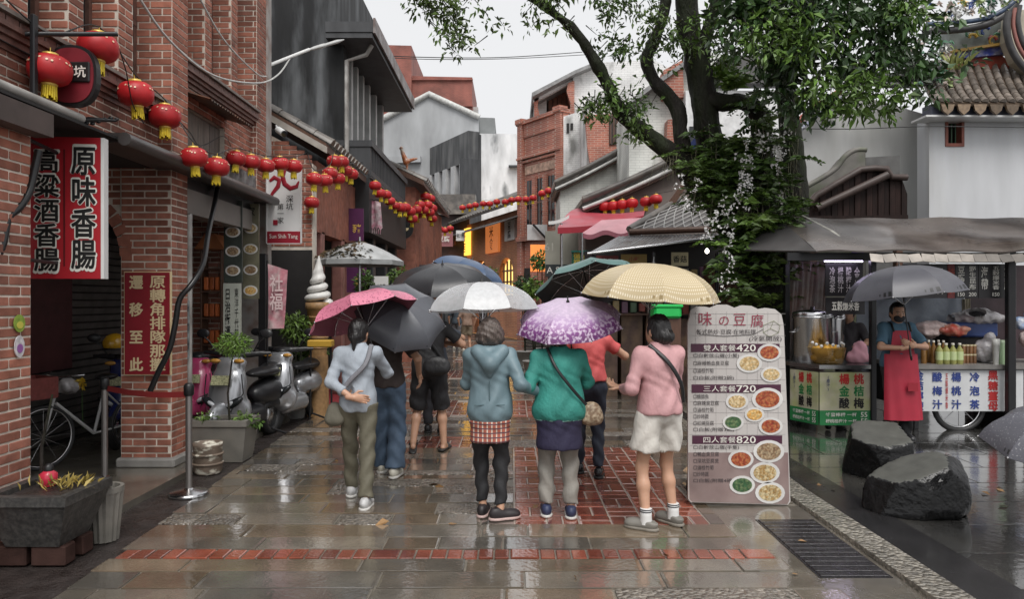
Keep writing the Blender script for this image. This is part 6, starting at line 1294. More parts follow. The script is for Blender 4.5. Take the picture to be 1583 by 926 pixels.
tp3 = run('l', 'lanterns below the balcony', [(580, 287, 13.4), (588, 299, 13.9), (597, 301, 14.5), (603, 311, 15), (611, 318, 15.7), (618, 321, 16.3), (626, 321, 17), (634, 327, 17.7), (637, 338, 18), (644, 324, 19), (649, 317, 19.2), (655, 325, 19.4), (661, 317, 19.6), (664, 329, 19.8), (668, 322, 20), (658, 304, 20), (665, 307, 20.2), (645, 332, 19.6), (668, 338, 20.4)], '%s lantern, counted from the left, in the cluster below the balcony')
run('l', 'lanterns before the far shops', [(665, 359, 29), (672, 357, 29), (681, 354, 29), (688, 356, 29), (696, 353, 29)], '%s small lantern from left in the far row above street end')
tp4 = run('l', 'lanterns along the amber house eave', [(715, 321, 30), (726, 319, 30), (735, 317, 29.5), (747, 315, 29), (757, 315, 29), (768, 312, 28.5), (781, 312, 28), (791, 309, 28), (801, 308, 27.5), (813, 308, 27), (824, 306, 26.5)], '%s lantern from left in the row along the amber house eave')
tp5 = run('l', 'lanterns by the white gable', [(838, 299, 25), (848, 295, 24.5), (862, 292, 24), (873, 288, 23.5), (883, 292, 23)], '%s lantern from left in the short row beside the white gable')
tp6 = run('l', 'lanterns over the red canopy', [(935, 319, 16.9), (948, 318, 16.8), (962, 316, 16.7), (977, 314, 16.6), (999, 312, 16.4), (1014, 308, 16.2)], '%s lantern from left in the row above the red canopy')
wire('wire strung with lanterns along the near brick house', [at(0, -10, 4.7), tp1[0] + V((0, 0, .1)), tp1[1], tp1[2], tp1[3], tp1[4], tp1[5], tp1[6], tp1[8], tp1[10], at(475, 235, 11)])
wire('lantern wire looping past the tiled shop', [at(475, 235, 11)] + tp2[::2] + [at(560, 250, 14)])
wire('lantern wire below the concrete balcony', [at(560, 262, 15)] + tp3[:15:2] + [at(690, 310, 22)])
wire('lantern wire along the amber house eave', [at(705, 318, 31)] + tp4[::2] + [at(836, 290, 26)]); wire('lantern wire above the red canopy', [at(900, 305, 17)] + tp6[::2] + [at(1040, 295, 15)])
pw = mat('pale_wire', (.55, .55, .53), .5)
wire('pale cable sagging from the brick house to the lamp arm', [at(205, -20, 5.9), at(260, 60, 6.6), at(330, 116, 7.6), at(400, 128, 9.2), at(430, 115, 10.4), at(448, 90, 10.85)], .012, pw, 'cable')
wire('second pale cable hanging above the string course', [at(300, -20, 6.9), at(345, 60, 7.7), at(395, 112, 9.0), at(412, 118, 9.4)], .01, pw, 'cable')
wire('thin dark wire crossing the sky above the street', [at(520, 82, 17), at(660, 88, 19), at(780, 88, 21), at(900, 80, 23)], .012); wire('second thin dark wire crossing the sky just below the first', [at(520, 84, 17), at(660, 91, 19), at(790, 90, 21), at(905, 84, 23)], .01)
wire('thin wire running before the temple wall', [at(1215, 198, 12.5), at(1320, 199, 12.5), at(1440, 195, 12.5), at(1600, 197, 12.5)], .008)
for i, (pts, lab) in enumerate((([at(0, 60, 4.8), at(60, 90, 5.2), at(145, 118, 5.6)], 'dark wire drooping behind the two nearest lanterns'), ([at(180, 62, 5.6), at(195, 110, 5.9), at(205, 160, 6.1), at(222, 190, 6.3)], 'loose dark wire hanging between the second and third lanterns'), ([at(240, 150, 6.8), at(290, 200, 7.4), at(310, 225, 7.8), at(345, 210, 8.3), at(358, 228, 9)], 'looped wire beside the boarded window'))): wire(lab, pts, .005)
sl = thing('street_lamp', 'white street lamp on a slanting arm from the brick house', 'street lamp', at(408, 106, 10.3))
MB().tube([at(408, 104, 10.2), at(450, 87, 10.9), at(478, 76, 11.3)], .025, 8).build('arm', white_paint, sl)
a, b = at(476, 77, 11.3), at(531, 61, 12.0); MB().tube([a, a.lerp(b, .2), a.lerp(b, .42), a.lerp(b, .46), a.lerp(b, .8), b], [.03, .07, .075, .06, .07, .02], 10, flat=.45).build('head', mat('lamp_grey', (.5, .5, .49), .4), sl)

# ================================================================ planters, posts and small things on the left
gran = mat('granite', (.035, .034, .033), .45, var=.3, scale=18, bump=.4, bscale=90, col2=(.065, .062, .058), mixs=40, rvar=.15)  # base colour kept near black to stand in for the overhang's shade
gran_l = mat('granite_pale', (.2, .19, .17), .5, var=.35, scale=5, bump=.4, bscale=80, col2=(.16, .15, .13), mixs=2.5)
def trough(label, x0, x1, y0, y1, z0, z1, taper, m=gran, wall=.05):
    t = thing('stone_planter', label, 'planter', ((x0 + x1) / 2, (y0 + y1) / 2, 0)); cx, cy = (x0 + x1) / 2, (y0 + y1) / 2; hx, hy = (x1 - x0) / 2, (y1 - y0) / 2; mb = MB(); vs = []
    for (sx, sy, z) in ((hx - taper, hy - taper, z0), (hx, hy, z1 - .07), (hx + .015, hy + .015, z1 - .06), (hx + .015, hy + .015, z1), (hx - wall, hy - wall, z1), (hx - wall, hy - wall, z1 - .06)):
        vs += [(cx - sx, cy - sy, z), (cx + sx, cy - sy, z), (cx + sx, cy + sy, z), (cx - sx, cy + sy, z)]
    mb.add(vs, [(3, 2, 1, 0)] + [(4 * i + k, 4 * i + (k + 1) % 4, 4 * i + 4 + (k + 1) % 4, 4 * i + 4 + k) for i in range(5) for k in range(4)]); mb.build('trough', m, t)
    MB().bb(cx - hx + wall + .001, cx + hx - wall - .001, cy - hy + wall + .001, cy + hy - wall - .001, z1 - .12, z1 - .035).build('soil', soil_m, t); return t
t = trough('shade-darkened granite planter raised on brick blocks in the near corner', -3.3, -2.78, 4.5, 5.0, .13, .47, .09)
for x in (-3.2, -2.95): MB().cbox((x, 4.66, .065), (.22, .12, .13), .01).build('brick_foot', mat('brick_shaded', (.045, .024, .02), .8, spec=.12, var=.4, scale=9, bump=.5), t); MB().cbox((x, 4.86, .065), (.22, .12, .13), .01).build('brick_foot', mat('brick_shaded', (.045, .024, .02), .8, spec=.12, var=.4, scale=9, bump=.5), t)  # foot bricks darkened in colour for the shade of the corner
mb = MB(); P_ = [(-3.0 + random.gauss(0, .1), 4.85 + random.gauss(0, .06), .45) for _ in range(70)]; leaf_mesh(mb, P_, [(random.gauss(0, .5), random.gauss(0, .3), random.uniform(.3, 1)) for _ in P_], .08, .1); mb.build('dry_tuft', mat('tuft_ochre', (.32, .24, .06), .6, island=.4), t)
MB().tube([(-3.18, 4.9, .43), (-3.2, 4.93, .7), (-3.14, 4.95, 1.05)], [.014, .011, .006], 6).build('stem', bark_m, t)
rp = thing('ribbed_pot', 'pale ribbed concrete pot behind the near planter', 'pot', (-2.86, 5.1, 0)); pr = MB(); n = 32; vs = []
for (r, z) in ((.085, 0), (.115, .34), (.125, .345), (.125, .38), (.1, .38), (.1, .34)):
    for k in range(n): a = 2 * math.pi * k / n; q = r * (1 + (.09 if k % 2 and .0 <= z < .345 else 0)); vs.append((-2.88 + q * math.cos(a), 5.12 + q * math.sin(a), z))
pr.add(vs, [(i * n + k, i * n + (k + 1) % n, (i + 1) * n + (k + 1) % n, (i + 1) * n + k) for i in range(5) for k in range(n)], 0, False); pr.build('pot', gran_l, rp); MB().lathe([(0, .33), (.099, .33)], 16, (-2.88, 5.12, 0)).build('soil', soil_m, rp)
rd_ = thing('red_canister', 'small red canister with black cap on the planter corner by the pillar', 'canister', at(43, 765, 4.75)); q = (at(43, 0, 4.78).x + .06, 4.9, .47)
MB().lathe([(.045, -.03), (.055, .0), (.055, .05), (.03, .07)], 16, q).build('body', mat('canister_red', (.5, .03, .06), .25), rd_); MB().lathe([(.028, .07), (.03, .1), (.012, .12), (.0, .12)], 12, q).build('cap', black_paint, rd_)
t = trough('pale mossy stone trough planted with a young tree before the scooters', -3.36, -2.76, 7.5, 7.9, 0, .44, .05, gran_l); q = V((-3.0, 7.7, .4))
MB().tube([q, q + V((-.02, 0, .3)), q + V((.02, 0, .62)), q + V((.05, 0, .8))], [.012, .01, .008, .005], 6).build('stem', bark_m, t)
mb = MB(); P_, D_ = clump(q + V((.05, 0, .82)), (.19, .16, .12), 700, .5, .1); leaf_mesh(mb, P_, D_, .045, .3); mb.build('foliage', leaf_lite, t)
mb = MB()
for c_ in ((-3.2, 7.6, .45), (-2.82, 7.6, .43), (-2.8, 7.75, .4)): P_, D_ = clump(c_, (.12, .1, .08), 90, .5, .3); leaf_mesh(mb, P_, D_, .05, .5)
mb.build('groundcover', leaf_m, t)
sp = thing('stone_pot', 'squat weathered stone pot with white lichen before the trough', 'pot', (-2.98, 7.1, 0)); MB().lathe([(.12, 0), (.135, .03), (.132, .25), (.14, .27), (.14, .3), (.11, .3), (.11, .26), (0, .26)], 18, (-2.98, 7.1, 0)).build('pot', mat('lichen_stone', (.17, .13, .1), .6, var=.3, scale=9, col2=(.6, .57, .48), mixs=7, mlo=.55, mhi=.62, bump=.5, stretch=(1, 1, 2.2)), sp)
for k in range(2): MB().tube([(-2.98 + .139 * math.cos(j * .4), 7.1 + .139 * math.sin(j * .4), .1 + .09 * k) for j in range(16)], .012, 5, closed=True).build('band', mat('lichen_stone'), sp)
def stanchion(label, x, y):
    t = thing('barrier_post', label, 'barrier post', (x, y, 0)); MB().lathe([(.165, 0), (.17, .012), (.15, .03), (.05, .045), (.03, .06)], 28, (x, y, 0)).build('base', steel_m, t); MB().cyl((x, y, .05), (x, y, .88), .028, .028, 14).build('post', mat('brushed_post', (.28, .26, .25), .35, metal=.8), t); MB().lathe([(.03, .86), (.042, .87), (.042, .95), (.03, .97), (0, .972)], 14, (x, y, 0)).build('head', black_paint, t); return t
xa_, xb_ = gp(292, 765), gp(170, 745); s1 = stanchion('steel barrier post with round base before the stone trough', xa_.x, xa_.y); s2 = stanchion('slim barrier post at the arcade step before the bicycle', xb_.x - .05, xb_.y)
MB().sheet(lambda u, v: (xa_.x + (xb_.x - .05 - xa_.x) * u, xa_.y + (xb_.y - xa_.y) * u, .9 - .05 * v - .03 * math.sin(math.pi * u)), 12, 1, t=.003).build('belt', mat('belt_red', (.25, .03, .03), .5), s1)
# bicycle
bk = thing('bicycle', 'old white bicycle with red-brown basket parked in the arch', 'bicycle', at(90, 715, 7.35))
def ring(c, ux, r, rr, m, par, nm): return MB().tube([V(c) + V(ux) * (r * math.cos(k * math.pi / 14)) + U1 * (r * math.sin(k * math.pi / 14)) for k in range(28)], rr, 6, closed=True).build(nm, m, par)
bx = V((.42, .9, 0)).normalized(); w1_, w2_ = V((at(67, 0, 7.0).x, 7.0, .36)), None; w2_ = w1_ + bx * 1.02
frm = mat('bike_white', (.42, .42, .42), .3)
for w_ in (w1_, w2_):
    wo_ = ring(w_, bx, .3, .017, mat('tyre_black'), bk, 'wheel'); ring(w_, bx, .28, .008, steel_m, wo_, 'rim')
    for k in range(12): MB().tube([w_, w_ + bx * (.28 * math.cos(k * math.pi / 6)) + U1 * (.28 * math.sin(k * math.pi / 6))], .0022, 4, caps=False).build('spoke', steel_m, wo_)
hd, bbk, se = w1_ + bx * .12 + U1 * .42, w1_ + bx * .52 - U1 * .04, w1_ + bx * .66 + U1 * .5
for p0, p1, r in ((w1_, hd, .014), (hd - U1 * .1, bbk, .018), (bbk, se, .016), (bbk, w2_, .011), (se - U1 * .14, w2_, .01), (hd, hd + U1 * .16, .014)): MB().tube([p0, p1], r, 8).build('frame_tube', frm, bk)
hp = V((bx.y, -bx.x, 0)); MB().tube([hd + U1 * .18 - hp * .26 + bx * .12, hd + U1 * .17 - hp * .12, hd + U1 * .15, hd + U1 * .17 + hp * .12, hd + U1 * .18 + hp * .26 + bx * .12], .011, 7).build('handlebar', steel_m, bk)
MB().ell(se + U1 * .03, (.1, .14, .035), 10, 6).build('saddle', black_paint, bk)
bsk = mat('basket_red', (.16, .035, .03), .5, var=.3, scale=30); c = w1_ - bx * .1 + U1 * .5; Rk = Matrix((bx, hp, U1)).transposed()
for sx, d in (((-.13, 0, 0), (.015, .34, .2)), ((.13, 0, 0), (.015, .34, .2)), ((0, .165, 0), (.26, .012, .2)), ((0, -.165, 0), (.26, .012, .2)), ((0, 0, -.1), (.26, .33, .012))): MB().box(c + Rk @ V(sx), d, Rk).build('basket_side', bsk, bk)
bagobj('crumpled white plastic bag hung on the bicycle', 105, 597, 7.6, (.11, .09, .08), cbag, 11)
yf = thing('yellow_bloom', 'small bright yellow paper bloom beside the white bag', 'flower', at(127, 600, 7.5)); mb = MB(); c = at(127, 592, 7.5); leaf_mesh(mb, [tuple(c)] * 14, [(math.cos(k * .45), -.4, math.sin(k * .45)) for k in range(14)], .07, .7); mb.build('petals', mat('bloom_yellow', (.7, .48, .05), .5), yf); MB().tube([c, c - V((0, 0, .25)), c - V((.05, -.1, .5))], .005, 5).build('stem', leaf_dark, yf)
# scooters (nose towards -y)
plast = mat('black_plastic', (.018, .018, .02), .35, var=.2)
def scooter(label, loc, rz, m, m2=None, wrap=False, s=1.):
    t = thing('scooter', label, 'scooter', (0, 0, 0)); B = lambda: SDF((-.42, -.95, .0), (.42, .95, 1.15), .02)
    s_ = B(); s_.ell((0, -.52, .62), (.2, .12, .34), .05, np.array(Matrix.Rotation(-.28, 3, 'X'))).ell((0, -.5, .42), (.25, .1, .2), .05).ell((0, -.42, .9), (.17, .13, .09), .05); s_.cut((0, 1, 0), (0, -.42, 0)); s_.into(mb := MB()); mb.build('front_shield', m, t)
    s_ = B(); s_.ell((0, -.66, .36), (.09, .26, .16), .04).cut((0, 0, -1), (0, 0, .33)); s_.into(mb := MB()); mb.build('front_mudguard', m2 or m, t)
    s_ = B(); s_.cone((0, -.36, .27), (0, .15, .27), .1, .12, .05).ell((0, .45, .5), (.165, .42, .16), .05).ell((0, .72, .62), (.12, .24, .08), .04); s_.into(mb := MB()); mb.build('rear_body', m if not wrap else plast, t)
    s_ = B(); s_.ell((0, .4, .735), (.145, .43, .06), .03).ell((0, .62, .78), (.13, .2, .05), .03); s_.into(mb := MB()); mb.build('seat', plast, t)
    s_ = B(); s_.cone((0, -.40, .98), (-.3, -.32, 1.0), .045, .03, .02).cone((0, -.40, .98), (.3, -.32, 1.0), .045, .03, .02).ell((0, -.42, .97), (.11, .09, .06), .03); s_.into(mb := MB()); mb.build('handlebar', plast, t)
    for sx in (-1, 1):
        MB().tube([(sx * .2, -.36, 1.0), (sx * .28, -.38, 1.13), (sx * .33, -.38, 1.17)], .009, 6).build('mirror_stem', black_metal, t); o = MB().ell((sx * .35, -.37, 1.21), (.075, .02, .05), 12, 7).build('mirror', plast, t)
        MB().tube([(sx * .3, -.33, 1.0), (sx * .37, -.3, 1.0)], .02, 8).build('grip', plast, t)
        hl_ = MB().ell((sx * .12, -.63, .5), (.12, .05, .042), 14, 8, Matrix.Rotation(sx * -.55, 3, 'Y')).build('headlight', glass_dark, t); MB().ell((sx * .1, -.668, .5), (.05, .02, .022), 10, 6, Matrix.Rotation(sx * -.55, 3, 'Y')).build('reflector', mat('headlamp', (.6, .62, .65), .08, var=.2), hl_)
        MB().tube([(sx * .19, -.6, .8), (sx * .21, -.6, .6), (sx * .1, -.655, .42)], .006, 5).build('panel_gap', plast, t)
        MB().ell((sx * .13, -.53, .93), (.06, .03, .025), 10, 6).build('indicator', mat('lamp_amber', (.5, .25, .05), .2), t)
    MB().tube([(0, -.76 + .21 * 0, .24)] and [(0, -.72 + .2 * math.cos(k * math.pi / 12), .235 + .2 * math.sin(k * math.pi / 12)) for k in range(24)], .05, 8, closed=True).build('wheel', mat('tyre_black'), t)
    MB().tube([(0, .62 + .2 * math.cos(k * math.pi / 12), .235 + .2 * math.sin(k * math.pi / 12)) for k in range(24)], .055, 8, closed=True).build('wheel', mat('tyre_black'), t)
    for y_ in (-.72, .62): MB().lathe([(.0, -.03), (.15, -.02), (.15, .02), (0, .03)], 16, (0, y_, .235), Matrix.Rotation(math.pi / 2, 3, 'Y')).build('rim', steel_m, t)
    MB().tube([(.16, .2, .1), (.26, .35, .02)], .014, 6).build('stand', black_metal, t); MB().box((0, -.665, .74), (.2, .012, .1), Matrix.Rotation(-.28, 3, 'X')).build('front_badge', mat('badge_olive', (.42, .42, .25), .4, var=.7, scale=60), t)
    t.location = loc; t.rotation_euler = (0, 0, rz); t.scale = (s, s, s); return t
silver = mat('silver_paint', (.42, .43, .45), .22, metal=.6, var=.08); pinkp = mat('pink_paint', (.5, .06, .17), .2, var=.08, coat=.5)
scooter('silver scooter with an olive badge on its front, nearest the trough', (-3.16, 8.75, .0), -.1, silver, None, True, 1.08); scooter('black and silver scooter standing behind the silver one, street side', (-2.98, 9.95, .0), -.12, silver, plast, False, 1.05); scooter('glossy pink scooter beside the brick pillar', (-3.74, 8.95, .05), .1, pinkp, None, True); scooter('dark blue scooter parked in the arcade behind the pillar', (-4.5, 8.7, .05), .2, mat('blue_paint', (.02, .03, .13), .25, coat=.5), None, False)
hl = thing('yellow_helmet', 'yellow helmet resting on the dark blue scooter', 'helmet', at(178, 550, 8.3)); c = at(177, 531, 8.4); s_ = SDF((-.18, -.18, -.12), (.18, .18, .16), .012); s_.ell((0, 0, 0), (.12, .14, .12), .02).cut((0, 0, -1), (0, 0, -.07)); mb = s_.into(MB()); o = mb.build('shell', mat('helmet_yellow', (.6, .33, .02), .2, coat=.6), hl); o.matrix_parent_inverse = Matrix.Identity(4); hl.location = c; o = MB().tube([(.12 * math.cos(k * .35), .14 * math.sin(k * .35), -.06) for k in range(18)], .012, 5, closed=True).build('trim', black_paint); o.parent = hl
# ================================================================ middle left: cone, parasol, plants, carpet
ice = thing('soft_serve_sculpture', 'giant white soft-serve ice cream sculpture on a tan cone', 'sculpture', (at(492, 0, 10.6).x, 10.6, 0)); c = at(492, 470, 10.6); s_ = SDF((-.32, -.32, -.08), (.32, .32, .78), .014)
for k in range(120):
    t_ = k / 120; a = t_ * 4.2 * 2 * math.pi; r = .14 * (1 - t_) ** .8; z = .02 + .52 * t_ ** 1.05; s_.ell((r * math.cos(a), r * math.sin(a), z), (.075 * (1 - .5 * t_), .075 * (1 - .5 * t_), .055 * (1 - .4 * t_)), .015)
s_.cone((0, 0, .4), (0.01, 0, .7), .09, .012, .03); mb = s_.into(MB()); o = mb.build('swirl', mat('ice_white', (.78, .77, .74), .35, var=.04), ice); o.location = c; o.matrix_parent_inverse = wm(ice).inverted()
mb = MB().lathe([(.12, c.z - .75), (.16, c.z - .08), (.185, c.z - .07), (.185, c.z + .02), (.1, c.z + .03)], 20, (c.x, 10.6, 0)); mb.lathe([(.16, 0), (.14, c.z - .75)], 16, (c.x, 10.6, 0)); mb.build('cone', mat('cone_tan', (.34, .2, .09), .5, var=.3, scale=20), ice)
for k in range(4): z = c.z - .65 + k * .15; MB().lathe([(.13 + .01 * k, z), (.142 + .01 * k, z + .012), (.13 + .01 * k, z + .024)], 20, (c.x, 10.6, 0)).build('wafer_band', mat('cone_tan'), ice)
pa = thing('market_parasol', 'grey-white market parasol strewn with dark leaves before the tiled shop', 'parasol', (at(553, 0, 11.3).x, 11.3, 0)); ax_ = at(556, 374, 11.3); pm_ = mat('parasol_cloth', (.42, .43, .43), .4, var=.25, scale=4, bump=.2)
for k in range(8):
    a0, a1 = k * math.pi / 4 + .2, (k + 1) * math.pi / 4 + .2
    def pf(u, v, a0=a0, a1=a1): a = a0 + (a1 - a0) * u; r = .68 * v * (math.cos(math.pi / 8) / math.cos(a - (a0 + a1) / 2)); return ax_ + V((r * math.cos(a), r * math.sin(a), -.3 * v ** 1.5))
    MB().sheet(pf, 6, 6, t=.003).build('panel', pm_, pa)
    MB().sheet(lambda u, v, pf=pf: V(pf(u, 1)) - V((0, 0, .07 * v)), 6, 1, t=.003).build('valance', mat('parasol_edge', (.3, .31, .31), .4, var=.2), pa)
    MB().tube([ax_ - V((0, 0, .01)), pf(0, .5) - V((0, 0, .015)), pf(0, 1) - V((0, 0, .015))], .008, 5).build('rib', black_metal, pa)
MB().cyl((ax_.x, ax_.y, 0), ax_ + V((0, 0, .08)), .022, .018, 10).build('pole', steel_m, pa); MB().lathe([(.25, 0), (.25, .06), (.05, .09)], 16, (ax_.x, ax_.y, 0)).build('base', concrete_m, pa)
mb = MB(); P_ = []
for _ in range(240): a = random.uniform(1.9, 5.2); r = .66 * random.random() ** .5; P_.append(tuple(ax_ + V((r * math.cos(a), r * math.sin(a), -.3 * (r / .68) ** 1.5 + .012))))
leaf_mesh(mb, P_, [(random.gauss(0, 1), random.gauss(0, 1), -.1) for _ in P_], .09, .45); tag(mb.build('fallen_leaves', mat('leaf_litter', (.05, .045, .025), .5, island=.6, col2=(.12, .07, .03), mixs=4), pa), kind='stuff')
for (u, v, Y, r, lab, m_, n_) in ((458, 505, 10.4, (.22, .2, .2), 'bushy white-flecked shrub behind the scooters', leaf_m, 420), (480, 545, 10.8, (.3, .2, .12), 'low leafy plants spilling over the pale planter box', leaf_m, 380), (462, 480, 11.2, (.16, .15, .14), 'bright green plant at the foot of the sculpture', leaf_lite, 260), (564, 437, 12.2, (.16, .16, .2), 'slim green pot plant behind the parasol pole', leaf_m, 260), (615, 425, 14.0, (.2, .2, .2), 'small green plant beside the brick pier', leaf_m, 220)):
    p = at(u, v, Y); bush('leafy_plant', lab, tuple(p), r, n_, .085, m_, .16)
bxp = thing('planter_box', 'pale concrete planter box below the plants at the shop', 'planter', at(470, 585, 10.9)); p0, p1 = at(448, 557, 10.7), at(491, 590, 10.7); MB().cbox(((p0.x + p1.x) / 2, 10.9, p0.z / 2), (p1.x - p0.x, .4, p0.z), .02).build('box', gran_l, bxp); MB().bb(p0.x + .03, p1.x - .03, 10.75, 11.05, p0.z - .05, p0.z + .005).build('soil', soil_m, bxp)
cp_ = struct(MB().bb(-3.66, -2.85, 11.5, 13.7, -.03, .012).build('carpet_base', mat('carpet_red', (.42, .05, .06), .55, var=.15, scale=30, bump=.3, bscale=200)))
cp_.name = 'red_carpet'; del cp_['kind']; tag(cp_, 'wet red carpet strip lying at the tiled shop entrance', 'carpet')
yb = thing('yellow_bench', 'small yellow topped stool beside the pink umbrella', 'stool', at(495, 590, 10.2)); p = at(496, 531, 10.2); MB().cbox(p, (.34, .2, .1), .015).build('seat', mat('stool_yellow', (.5, .3, .04), .4, var=.15), yb)
for sx in (-.14, .14): MB().tube([(p.x + sx, 10.2, p.z - .05), (p.x + sx * 1.1, 10.2, 0)], .014, 6).build('leg', black_metal, yb)
for (u0, u1, v0, v1, Y, lab, m_, tx, tm) in ((535, 562, 322, 372, 13.4, 'purple shop panel with gold character under the balcony', mat('sign_purple', (.09, .02, .08), .4, var=.2), '豬', gold_m), (536, 566, 412, 452, 12.8, 'purple and ochre panel behind the parasol', mat('sign_purple'), '茶', gold_m), (578, 600, 427, 456, 12.6, 'small white notice board behind the black umbrella', white_paint, '公告欄', black_l)):
    t, a, b = board('shop_sign', lab, 'sign', u0, u1, v0, v1, Y, m_, .03); text(tx, a.lerp(b, .62) if len(tx) == 1 else a.lerp(b, .5), X1, U1, .16 if len(tx) == 1 else .05, tm, t)
fc = thing('fringed_banner', 'white and pink fringed cloth banner hanging under the balcony', 'banner', at(575, 352, 14.2)); MB().sheet(lambda u, v: at(560 + 28 * u + 3 * v, 308 + 42 * v + 4 * u + 2 * math.sin(u * 30) * v, 14.2) + V((0, .02 * math.sin(u * 14), 0)), 24, 8, t=.003).build('cloth', mat('fringe_cloth', (.62, .5, .52), .6, var=.4, scale=14, col2=(.4, .14, .2), mixs=9), fc)
MB().tube([at(558, 306, 14.2), at(592, 310, 14.2)], .012, 6).build('rod', black_metal, fc)
for k in range(9): p = at(563 + k * 3.1, 351 + .4 * k, 14.2); MB().tube([p, p - V((0, 0, .1))], .008, 4).build('tassel', mat('fringe_cloth'), fc)
# ================================================================ umbrellas
def umbrella(label, grip, apex, R, H, m_out, m_in=None, n=8, alt=None, handle='hook', spin=0., name='umbrella', shaft_m=None, grp=None):
    grip, apex = V(grip), V(apex); Ls = (apex - grip).length; t = thing(name, label, 'umbrella', (0, 0, 0), grp); ph = math.pi / n
    def surf(a, v, off=0):
        r = R * (math.sin(v * 1.25) / math.sin(1.25)); r *= math.cos(ph) / math.cos(a) * (1 - .035 * v ** 6 * (1 - (a / ph) ** 2)); z = Ls - H * v ** 2.1 - .012 * v * (1 - (a / ph) ** 2) - off; return V((r * math.cos(a), r * math.sin(a), z))
    def panel(m1, m2):
        nu, nv = 8, 8; mb = MB(); 
        for off, mi in ((0, 0), (.0025, 1)):
            vs = [surf(-ph + 2 * ph * i / nu, j / nv, off) for j in range(nv + 1) for i in range(nu + 1)]; w = nu + 1; fs = [(j * w + i, j * w + i + 1, (j + 1) * w + i + 1, (j + 1) * w + i) for j in range(nv) for i in range(nu)]
            mb.add(vs, [f[::-1] for f in fs] if not off else fs, mi, True)
        return mb.mesh('panel', [m1, m2])
    me = panel(m_out, m_in or m_out); me2 = panel(alt, alt) if alt else me
    ribs = MB().tube([surf(ph, j / 8, .008) for j in range(9)], .0035, 4, caps=False); ribs.tube([V((0, 0, Ls - H - .1)), surf(ph, .52, .01)], .003, 4, caps=False); ribs.ell(surf(ph, 1.0, 0), (.007, .007, .007), 6, 4); rm = ribs.mesh('rib', steel_m)
    for k in range(n):
        for nm, mm in (('panel', me2 if alt and k % 2 else me), ('rib', rm)): o = bpy.data.objects.new(nm, mm); o.rotation_euler = (0, 0, k * 2 * ph + spin); COL.objects.link(o); o.parent = t
    sh_ = MB().cyl((0, 0, .06), (0, 0, Ls + .01), .0065, .0065, 8).build('shaft', shaft_m or black_metal); sh_.parent = t
    o = MB().lathe([(.016, Ls - .004), (.012, Ls + .012), (.006, Ls + .018), (.005, Ls + .05), (0, Ls + .052)], 10).build('ferrule', black_paint); o.parent = t
    if handle == 'hook': mb = MB().tube([(0, 0, .1), (0, 0, -.05), (.012, 0, -.085), (.04, 0, -.1), (.065, 0, -.085), (.072, 0, -.06)], .012, 8)
    else: mb = MB().cyl((0, 0, -.05), (0, 0, .09), .014, .012, 10)
    o = mb.build('handle', black_paint); o.parent = t
    t.location = grip; t.rotation_euler = (apex - grip).to_track_quat('Z', 'Y').to_euler(); return t
def cloth_wet(name, c, **k): k.setdefault('rough', .38); k.setdefault('var', .12); return mat(name, c, bump=.25, bscale=160, **k)
um_pink = cloth_wet('umbrella_pink', (.62, .2, .29), col2=(.32, .07, .13), mixs=55, mlo=.56, mhi=.62)
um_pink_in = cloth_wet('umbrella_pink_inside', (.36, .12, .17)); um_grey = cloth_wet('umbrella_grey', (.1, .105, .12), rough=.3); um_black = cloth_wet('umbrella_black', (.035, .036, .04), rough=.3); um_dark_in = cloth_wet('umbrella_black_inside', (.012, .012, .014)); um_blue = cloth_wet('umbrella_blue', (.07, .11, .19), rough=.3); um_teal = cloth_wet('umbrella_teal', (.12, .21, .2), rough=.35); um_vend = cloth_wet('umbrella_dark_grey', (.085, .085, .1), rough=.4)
um_clear = mat('umbrella_clear', (.78, .8, .82), .18, var=.1, scale=30, alpha=.34, bump=.4, bscale=140); um_frost = mat('umbrella_frosted', (.72, .73, .74), .3, var=.1, scale=30, alpha=.7, bump=.4, bscale=140)
